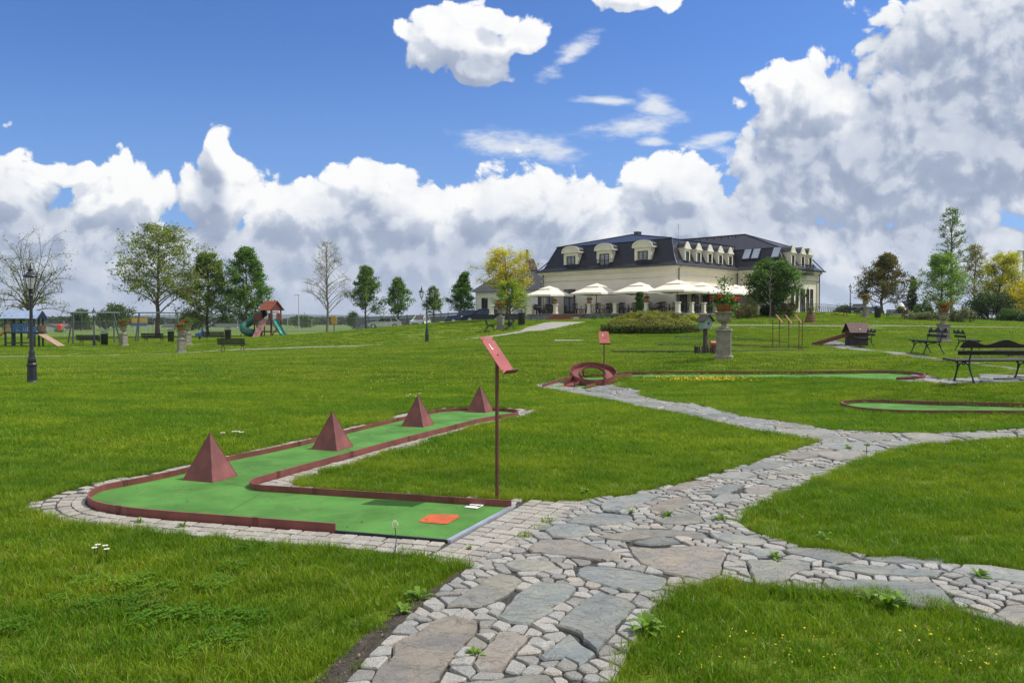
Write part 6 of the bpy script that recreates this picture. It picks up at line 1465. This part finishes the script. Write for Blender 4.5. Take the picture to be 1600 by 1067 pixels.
tree('slender_tree', 'very tall slender tree with sparse leaves on the right', 1485, 86, 323, [(0, 8), (.35, 12), (.45, 24), (.55, 26), (.68, 22), (.8, 18), (.9, 15), (1, 5)], [(.06, .115, .03), (.09, .155, .04), (.045, .09, .025)], .14, 44, 5, 2100, .19, .34, (.1, .5), seed=53, sig=.12)
tree('light_green_tree', 'broad light green tree round the slender tree foot', 1470, 84, 397, [(0, 20), (.2, 40), (.4, 44), (.6, 34), (.8, 20), (1, 8)], [(.10, .19, .035), (.14, .24, .045), (.07, .14, .028), (.17, .26, .06)], .12, 40, 6, 7200, .20, .08, (.2, .9), seed=59, sig=.2)
tree('thin_twig_tree', 'thinly leaved olive tree between lime and golden trees', 1522, 88, 382, [(0, 16), (.3, 26), (.55, 24), (.8, 14), (1, 8)], [(.14, .14, .045), (.18, .165, .06), (.10, .11, .035)], .10, 34, 6, 2600, .18, .12, (.4, 1.1), seed=61, sig=.15, twig=1)
tree('golden_tree', 'golden yellow green tree with a long bent bough on the right', 1558, 82, 396, [(0, 40), (.2, 50), (.42, 46), (.6, 32), (.8, 26), (1, 10)], [(.32, .31, .022), (.38, .35, .025), (.20, .24, .025), (.13, .17, .025)], .14, 40, 6, 7600, .19, .06, (.2, .8), seed=67, sig=.2, lean=14)
tree('golden_tree', 'low golden bush cut by the right edge', 1603, 80, 440, [(0, 40), (.3, 46), (.6, 40), (.85, 26), (1, 8)], [(.38, .34, .02), (.42, .37, .022), (.24, .25, .022)], .10, 34, 6, 5200, .18, .02, (.2, .8), seed=71, sig=.2)
tree('sapling', 'thin bare sapling in front of the vase shaped tree', 1203, 56, 412, [(0, 3), (.5, 5), (.8, 6), (1, 2)], G_OLIVE, .018, 14, 2, 0, .1, .3, (.4, 1), seed=73, bark='palebark')
# ---------------------------------------------------------------- shrubs
def shrub(name, label, px, d, top, halfpx, pal, n, size, seed, shape='dome', base_y=None, depth=1., cat='shrub', group=None, flowers=None, shell=.55, asp=.6):
    r = np.random.default_rng(seed); k = d / F; b = on(px, d); H = pz(top, d) - b.z; w = halfpx * k; t = thing(name, label, cat, b, 0, group)
    nb = max(5, int(n / 420)); C0 = []
    for i in range(nb):
        if shape == 'dome': a, q = r.uniform(0, 6.28), math.sqrt(r.random()) * .8; f = 1 - q ** 2 * .9; c = (math.cos(a) * q * w, math.sin(a) * q * w * depth, H * f * r.uniform(.35, .72)); rad = (w * .36, w * .36 * depth, H * .34)
        elif shape == 'column': c = (r.normal(0, .12) * w, r.normal(0, .12) * w, H * (i + .5) / nb); ww = w * (.85 if i < nb * .8 else .75); rad = (ww * .9, ww * .9, H / nb * 1.0)
        else: c = (r.uniform(-.85, .85) * w, r.uniform(-.6, .6) * w * depth * .4, H * r.uniform(.3, .62)); rad = (min(w * .35, H * .8), min(w * .35, H * .8), H * .42)
        C0.append((c, rad))
    P = np.vstack([blob(max(1, n // nb), c, rad, r, shell) for c, rad in C0]); P[:, 2] = np.where(P[:, 2] < .03, r.uniform(.03, H * .4, len(P)), P[:, 2]); P[:, 2] = np.minimum(P[:, 2], H * 1.02)
    foliage('foliage', P, size, np.array(pal) * 1.35, t, r, np.repeat(np.clip(1 + r.normal(0, .14, nb), .7, 1.3), max(1, n // nb)), asp)
    s_ = MB(); [s_.tube([(0, 0, -.05), tuple(np.array(c) * .5), c], [.03, .02, .008], 5) for c, _ in C0[:14]]; s_.build('stem', M['bark'], t)
    if flowers: 
        pal2, m = flowers; q = P[r.integers(len(P), size=m)] * np.array([1.05, 1.05, 1.03]); foliage('blossom', np.vstack([blob(8, c, (.09,) * 3, r, .5) for c in q]), .10, pal2, t, r, asp=.9, mat='petal')
    return t
def mound():
    r = np.random.default_rng(81); d = 46.6; b = on(1018, d); k = d / F; t = thing('juniper_mound', 'wide low yellow green juniper mound in front of the terrace', 'shrub', b); w, H = 77 * k, 29 * k
    n = 15000; a = r.uniform(0, 6.283, n); q = np.sqrt(r.random(n)); f = (1 - q ** 2.4) ** .8; bump = .10 * np.sin(a * 5 + q * 6) + .07 * np.sin(a * 9 - q * 11) + .05 * np.sin(q * 20 + a * 3)
    P = np.c_[np.cos(a) * q * w, np.sin(a) * q * w * .75, np.maximum(.02, (f * .82 + .18 * (q < .98)) * H * (1 + bump) - np.abs(r.normal(0, .06, n)))]
    dark = (np.sin(P[:, 0] * 3.1 + 1) * np.sin(P[:, 1] * 2.7 + .6) > .72) & (q < .75)
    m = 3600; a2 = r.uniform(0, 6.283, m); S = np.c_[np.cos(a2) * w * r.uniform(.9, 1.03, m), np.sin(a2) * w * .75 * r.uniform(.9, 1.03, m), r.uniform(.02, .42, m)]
    foliage('foliage', P[~dark], .13, [(.23, .25, .035), (.29, .285, .045), (.16, .19, .03), (.32, .30, .06)], t, r, asp=.35)
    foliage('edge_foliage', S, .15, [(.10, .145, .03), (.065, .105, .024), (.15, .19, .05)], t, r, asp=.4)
    foliage('dry_patch', P[dark], .13, [(.09, .065, .04), (.13, .095, .05), (.10, .11, .03)], t, r, asp=.35)
    core = MB(); nn = 28; V = [(0, 0, H * .8)]; 
    for qq in (.35, .65, .88, .97): V += [(math.cos(2 * math.pi * i / nn) * qq * w, math.sin(2 * math.pi * i / nn) * qq * w * .75, max(0, ((1 - qq ** 2.4) ** .8 * .82 + .02) * H)) for i in range(nn)]
    core.add(V, [[0, 1 + i, 1 + (i + 1) % nn] for i in range(nn)] + [[1 + k_ * nn + i, 1 + k_ * nn + (i + 1) % nn, 1 + (k_ + 1) * nn + (i + 1) % nn, 1 + (k_ + 1) * nn + i] for k_ in range(3) for i in range(nn)]); core.build('stem', M['soil'], t)
mound()
shrub('clipped_column', 'dark leafy column shrub behind the juniper mound', 999, 60, 457, 9, [(.030, .072, .016), (.045, .10, .02), (.06, .125, .026)], 5200, .11, 83, 'column')
shrub('leafy_shrub', 'low lime shrub at the foot of the leafy column', 1004, 58, 482, 13, [(.12, .165, .03), (.16, .20, .04), (.085, .13, .025)], 2200, .11, 85, group=None)
shrub('twiggy_shrub', 'olive brown twiggy shrub right of the terrace corner', 1168, 61, 463, 24, [(.10, .105, .038), (.13, .125, .05), (.075, .085, .03)], 6500, .12, 87, asp=.25)
shrub('rose_bush', 'rose bush with red blooms beside the vase shaped tree', 1228, 62, 464, 22, [(.05, .085, .025), (.08, .12, .035), (.035, .06, .018)], 3600, .11, 89, flowers=([(.45, .02, .025), (.38, .015, .02)], 20), shell=.3)
shrub('rose_bush', 'small bush with red flowers left of the vase shaped tree', 1156, 59, 480, 8, [(.05, .09, .025), (.08, .13, .035)], 900, .10, 91, flowers=([(.5, .03, .02)], 14))
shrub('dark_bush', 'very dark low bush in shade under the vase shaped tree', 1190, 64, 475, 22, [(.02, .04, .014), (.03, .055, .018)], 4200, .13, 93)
shrub('clipped_hedge', 'green clipped bush left of the lime trees', 1443, 80, 468, 17, [(.035, .075, .016), (.055, .105, .022)], 4200, .14, 95)
shrub('grey_shrub', 'grey green low shrub spreading behind the tall planter', 1440, 70, 484, 30, [(.11, .125, .07), (.15, .16, .09), (.08, .095, .05)], 4200, .14, 97, 'row')
shrub('grey_shrub', 'grey green rounded shrub right of the tall planter', 1505, 68, 475, 20, [(.12, .135, .075), (.16, .17, .10), (.085, .10, .055)], 3800, .14, 99)
shrub('dark_bush', 'dark spreading bush beneath the golden trees', 1545, 78, 448, 40, [(.018, .036, .012), (.03, .055, .018), (.05, .08, .02)], 9000, .17, 101)
shrub('leafy_shrub', 'green bush at the right edge under the golden bush', 1588, 74, 474, 26, [(.06, .12, .022), (.09, .16, .03), (.04, .085, .018)], 4600, .15, 103)
shrub('golden_shrub', 'yellow flower border beside the wooden bird house', 1085, 58, 489, 24, [(.38, .36, .03), (.30, .30, .03), (.12, .17, .03)], 2600, .09, 105, 'row')
shrub('golden_shrub', 'yellow edging plants at the foot of the ramp railing', 1300, 72, 488, 30, [(.42, .42, .04), (.28, .30, .03)], 2200, .10, 107, 'row')
rb = np.random.default_rng(9)
for k, px in enumerate((928, 941, 955, 969, 983)): shrub('border_plant', 'small leafy border plant at the foot of the terrace wall', px, 66.3, 489.5 + (k % 2), 4.5, G_FRESH, 260, .10, 110 + k, group='small plants along the terrace wall')
for k, (px, u, v) in enumerate(((920.8, None, -4.4), (866.5, None, -4.4), (1010, None, -4.4))): 
    u_ = u_at(px, v); q = Q(u_, v, TZ + .93); t = thing('flower_bowl', ('dry looking plant on the railing post right of the steps', 'dry looking plant on the railing post left of the steps', 'red flowers on the railing post behind the leafy column')[k], 'flower bowl', q)
    MB().lathe([(.12, 0), (.22, .12), (.24, .2)], n=12).build('bowl', M['terra'], t); foliage('plant', blob(260, (0, 0, .42), (.30, .30, .22), rb, .4), .11, [(.17, .14, .06), (.22, .18, .08), (.10, .11, .04)] if k < 2 else [(.4, .05, .03), (.1, .15, .04)], t, rb)
# far woods on the left, and single trees standing out from them
def far_wood(name, x0, x1, d, h0, h1, n, seed, pal, size):
    r = np.random.default_rng(seed); x = r.uniform(x0, x1, n); hh = h0 + (h1 - h0) * (.5 + .28 * np.sin(x / (h1 * 2.3) + seed) + .22 * np.sin(x / (h1 * .9) + 2 * seed)); z = r.uniform(.02, 1, n) ** .8 * hh; y = d + r.uniform(-1, 1, n) * h1 * 1.5
    P = np.c_[x, y, z - .6]; o = foliage(name, P, size, pal, None, r, np.clip(1 + .3 * np.sin(x / (h1 * .8)), .7, 1.3)); tag(o, kind='stuff')
HAZ = [(.035, .06, .028), (.05, .08, .034), (.028, .05, .024)]
far_wood('far_wood', -330, 20, 480, 2.2, 5.2, 7000, 5, HAZ, 2.6)
far_wood('far_wood', -620, 200, 1000, 3, 8, 7000, 8, HAZ, 3.2)
far_wood('far_wood', 300, 460, 640, 3, 7, 3000, 12, HAZ, 2.4)
for k, (px, d, top, w, lb) in enumerate(((126, 190, 487, 15, 'round dark field tree behind the first swing frame'), (183, 200, 478, 28, 'broad field tree between the two swing frames'), (165, 210, 488, 16, 'low field tree left of the broad one between the swings'), (24, 180, 493, 30, 'dark field trees at the far left behind the blue tower'), (472, 260, 497, 22, 'low dark field bush left of the bare pale tree'), (552, 220, 490, 7, 'thin small field tree right of the bare pale tree'), (1320, 150, 482, 16, 'low round tree on the horizon beside the far lamp post'), (300, 190, 492, 22, 'field trees seen under the leafy green tree'))):
    tree('field_tree', lb, px, d, top, sc([(0, .5), (.25, 1), (.6, .9), (.85, .55), (1, .2)], w), [(.04, .075, .025), (.06, .10, .03), (.03, .055, .02)], .2, 22, 4, 2400, .55 if w > 12 else .4, .12, (.2, .8), seed=130 + k, sig=.5, group='single trees in the far fields')
# ---------------------------------------------------------------- far houses
def house(label, px, d, w_, dep, eave, ridge, wallm, roofm, rz):
    b = on(px, d); t = thing('far_house', label, 'house', b, rz); e, r_ = pz(eave, d) - b.z, pz(ridge, d) - b.z; m = MB(); m.box((0, 0, e / 2 - .4), (w_, dep, e + .8)); m.prism([(-dep / 2, 0), (dep / 2, 0), (0, r_ - e)], (0, 0, e), (0, 1, 0), (0, 0, 1), (1, 0, 0), w_ - .02); m.build('wall', M[wallm], t)
    q = MB(); h = r_ - e; k = dep / 2; L = math.hypot(k, h)
    for s_ in (-1, 1): q.bar((-w_ / 2 - .5, s_ * (k / 2 + .15), e + h / 2 - .05), (w_ / 2 + .5, s_ * (k / 2 + .15), e + h / 2 - .05), .2, L + .8, up=(0, -k, s_ * h) if False else (0, s_ * k, -h))
    q.build('roof', M[roofm], t); 
    for x in (-w_ * .25, w_ * .2):
        MB().box((x, -dep / 2 - .02, e * .5), (1.4, .08, 1.4)).build('window', M['winglass'], t)
    MB().box((w_ / 2 + .02, 0, e * .55), (.08, 1.4, 1.5)).build('window', M['winglass'], t); return t
house('white gabled house far behind the blue play tower', 64, 185, 9, 8, 512, 504.5, 'whitewall', 'greyroof', R(-62))
house('orange walled house with brown roof far on the left', 89, 200, 13, 9, 512, 506, 'orangewall', 'brownroof', R(-22))
house('long low pale building far behind the spring rider', 318, 300, 26, 10, 510, 506, 'whitewall', 'greyroof', R(4))
p = on(94, 150); t = thing('bouncy_castle', 'small red and green play slide in front of the orange house', 'slide', p, R(-20)); MB().box((0, 0, .75), (1.0, .8, 1.5), ch=.2).build('tower', PM('bright_red_plastic', (.62, .07, .03), .5), t); MB().box((-.9, 0, .4), (.8, .7, .7), ch=.15).box((.9, 0, .35), (.8, .7, .6), ch=.15).build('side', PM('bright_green_plastic', (.04, .25, .10), .5), t)
p = on(1407, 79); t = tag(MB().lathe([(.75, 0), (.62, .35), (.38, .8), (.22, 1.15), (.05, 1.25)], n=14).build('white_cone', M['whitewall'], None, True, loc=p), 'whitish cone shaped stone ornament behind the far bench', 'ornament')
p = on(742, 88); t = thing('toy_pile', 'orange toys lying at the edge of the lawn by the blue car', 'toys', on(690, 92)); MB().box((0, 0, .25), (.7, .5, .5), ch=.15).build('orange_toy', M['yellowp'], t); MB().box((.9, 0, .3), (.6, .5, .6), ch=.2).build('white_toy', M['white'], t)
# ---------------------------------------------------------------- weeds, daisies, dandelions
def weed(px, py, s, label, seed, n=20):
    s = s * (.72 if s > .1 else .9)
    r = np.random.default_rng(seed); p = at(px, py); t = MB(); cols = []
    for k in range(n):
        a = r.uniform(0, 6.28); L = s * r.uniform(.6, 1.15); el = r.uniform(.25, 1.1); w = L * .13; u = Vector((math.cos(a), math.sin(a), 0)); v = Vector((-u.y, u.x, 0)); P = []
        for f, ww, zz in ((0, .25, 0), (.35, .8, .5), (.6, 1.0, .8), (.8, .75, .85), (1, .05, .8)): P.append((u * L * f * math.cos(el) + Vector((0, 0, L * math.sin(el) * zz * (1 - .25 * f) + .015)), ww * w))
        V = [q + v * w_ for q, w_ in P] + [q - v * w_ for q, w_ in P]; k_ = r.uniform(.75, 1.3); t.add(V, [[i, i + 1, 6 + i, 5 + i] for i in range(4)], (.15 * k_, .26 * k_, .03 * k_))
    o = t.build('weed', M['leaf'], None, False, True, loc=p); return tag(o, label, 'weed', 'weeds along the paving')
WD = [(1042, 810, .10, 'flat weed in the joint at the top of the broad paving'), (1125, 815, .12, 'weed at the corner of the right hand lawn'), (1211, 876, .09, 'small weed between the slabs of the right hand path'), (1288, 846, .14, 'tall weed at the lower edge of the right hand lawn'), (655, 942, .16, 'leafy weed beside the bare soil strip'), (630, 962, .12, 'smaller weed below the leafy one on the soil strip'), (1012, 990, .20, 'toothed weed at the tip of the bottom lawn'), (915, 775, .15, 'weed at the corner of the pole lawn'),
      (1385, 950, .20, 'tall leafy weed on the edge of the bottom right lawn'), (1360, 945, .15, 'leafy weed beside the tall one bottom right'), (1325, 703, .12, 'flat weed spreading on the far path junction'), (742, 1030, .07, 'tiny weed between slabs at the bottom'), (735, 861, .05, 'tiny weed in the square pavers by the tee'), (640, 777, .08, 'weed behind the lane edging near its middle'), (745, 784, .07, 'yellowish weed behind the lane edging near the pole'), (218, 819, .07, 'weed in the pavers below the lane bend'), (285, 826, .07, 'weed in the pavers in front of the long lane side'), (1530, 905, .12, 'weed at the lower right lawn corner'), (1215, 882 , .06, 'tiny weed beside the right path slab'), (985, 805, .07, 'low weed between the setts below the pole lawn')]
for k, (px, py, s_, lb) in enumerate(WD): weed(px, py, s_, lb, 200 + k)
def daisy(px, py, label, s=.022, h=.09):
    p = at(px, py); t = thing('daisy', label, 'daisy', p, random.uniform(0, 6), 'daisies in the lawn'); MB().tube([(0, 0, 0), (.005, 0, h)], .0025, 4).build('stalk', M['dkgreen'], t)
    m = MB()
    for k in range(11): a = k / 11 * 6.283; u, v = Vector((math.cos(a), math.sin(a), 0)), Vector((-math.sin(a), math.cos(a), 0)); c = Vector((.005, 0, h)); m.quad(c + u * s * .2 - v * s * .1, c + u * s - v * s * .22 + Vector((0, 0, .003)), c + u * s + v * s * .22 + Vector((0, 0, .003)), c + u * s * .2 + v * s * .1)
    m.build('petals', M['daisy'], t); MB().lathe([(s * .3, h - .002), (s * .28, h + .004), (0.001, h + .007)], (.005, 0, 0), 8).build('disc', M['yellowp'], t)
for px, py in ((148, 876), (152, 871), (166, 872), (166, 878)): daisy(px, py, 'white daisy in the small cluster on the near left lawn', .019)
for px, py in ((349, 686), (366, 684), (371, 684), (378, 685)): daisy(px, py, 'white daisy on the lawn behind the first pyramid', .035)
for px, py in ((637, 625), (641, 622), (650, 626), (655, 621)): daisy(px, py, 'white daisy on the lawn behind the third pyramid', .035)
p = at(617, 868); t = thing('dandelion_clock', 'grey dandelion seed head in front of the tee', 'dandelion', p); MB().tube([(0, 0, 0), (.01, 0, .12), (.0, 0, .21)], .003, 5).build('stalk', M['dkgreen'], t)
rq = np.random.default_rng(6); foliage('seed_head', blob(150, (0, 0, .225), (.026,) * 3, rq, .85), .010, [(.55, .55, .52), (.62, .62, .58)], t, rq)
p = at(1353, 717); t = thing('plantain', 'single dark stalk rising by the far path junction', 'plantain', p); MB().tube([(0, 0, 0), (.01, 0, .16)], .004, 5).build('stalk', M['dkgreen'], t); foliage('flower_head', blob(60, (.01, 0, .17), (.04, .04, .015), rq, .3), .025, [(.2, .25, .03)], t, rq)
# crumbs of soil, bark and dry leaf on the bare strip
m = 2600; lo, hi = SOIL.min(0), SOIL.max(0); x, y = rq.uniform(lo[0], hi[0], m), rq.uniform(max(lo[1], 2.9), hi[1], m); k = inpoly(x, y, SOIL); x, y = x[k], y[k]
tag(foliage('soil_crumbs', np.c_[x, y, gzv(x, y) + rq.uniform(.024, .034, len(x))], rq.uniform(.006, .024, len(x)), [(.10, .08, .06), (.20, .16, .11), (.05, .04, .03), (.26, .22, .15)], None, rq, asp=.6), kind='stuff')
tag(foliage('lane_litter', LITTER, rq.uniform(.008, .026, len(LITTER)), [(.16, .13, .06), (.10, .15, .04), (.22, .20, .10), (.07, .06, .04)], None, rq, asp=.5), kind='stuff')
# yellow flowers in the strip before the long rail
m = 380; fx = rq.normal(.47, .20, m).clip(0, 1); a, b = at(1000, 591.5), at(1215, 591.5); c = np.array([tuple(a.lerp(b, f)) for f in fx]); c[:, 1] -= rq.uniform(.05, .85, m); c[:, 2] = gzv(c[:, 0], c[:, 1]) + rq.uniform(.05, .10, m)
tag(foliage('yellow_flowers', c, .045, [(.72, .55, .02), (.65, .48, .02)], None, rq, asp=1.0, mat='petal'), kind='stuff')
m = 140; q = [at(px, py) for px, py in zip(rq.uniform(1060, 1560, m), rq.uniform(1000, 1066, m))]; c = np.array([tuple(v) for v in q]); k = free_of_hard(c[:, 0], c[:, 1], .1); c[:, 2] += rq.uniform(.05, .08, m); tag(foliage('yellow_flowers', c[k], .012, [(.6, .5, .03)], None, rq, asp=1.0, mat='petal'), kind='stuff')
m = 260; q = [at(px, py) for px, py in zip(rq.normal(690, 110, m).clip(420, 900), rq.uniform(552, 625, m))]; c = np.array([tuple(v) for v in q]); k = free_of_hard(c[:, 0], c[:, 1], .2); c[:, 2] += .07; tag(foliage('yellow_flowers', c[k], .03, [(.6, .5, .03)], None, rq, asp=1.0, mat='petal'), kind='stuff')
# dry grass clumps where the lawn meets the stones
def dry(px, py, s, label, seed):
    r = np.random.default_rng(seed); V, Fc, c = blades(160, s, .02, .07, .005, r, straw=.85, lean=1.2); o = np_mesh('dry_tuft', V, Fc, M['leaf'], None, c, loc=at(px, py)); tag(o, label, 'dry grass', 'dry tufts of grass')
for k, (px, py, s_, lb) in enumerate(((972, 768, .17, 'dry straw coloured tuft at the pole lawn corner'), (1204, 713, .20, 'dry tuft on the pole lawn edge near its tip'), (1075, 922, .14, 'dry tuft at the tip of the bottom right lawn'), (1500, 668, .2, 'dry tuft at the edge of the middle lawn'))): dry(px, py, s_, lb, 300 + k)
# ---------------------------------------------------------------- the hazy air over the far fields
hz_ = MB().box((0, 2900, 28.5), (9600, 6400, 65)).build('haze', None); tag(hz_, kind='stuff')
hm = bpy.data.materials.new('haze_air'); hm.use_nodes = True; hn = hm.node_tree; hn.nodes.remove(hn.nodes['Principled BSDF'])
pv = hn.nodes.new('ShaderNodeVolumePrincipled'); pv.inputs['Color'].default_value = (.80, .88, 1.0, 1); pv.inputs['Density'].default_value = .00015; pv.inputs['Anisotropy'].default_value = .2
hn.links.new(pv.outputs[0], hn.nodes['Material Output'].inputs['Volume']); hz_.data.materials.append(hm)
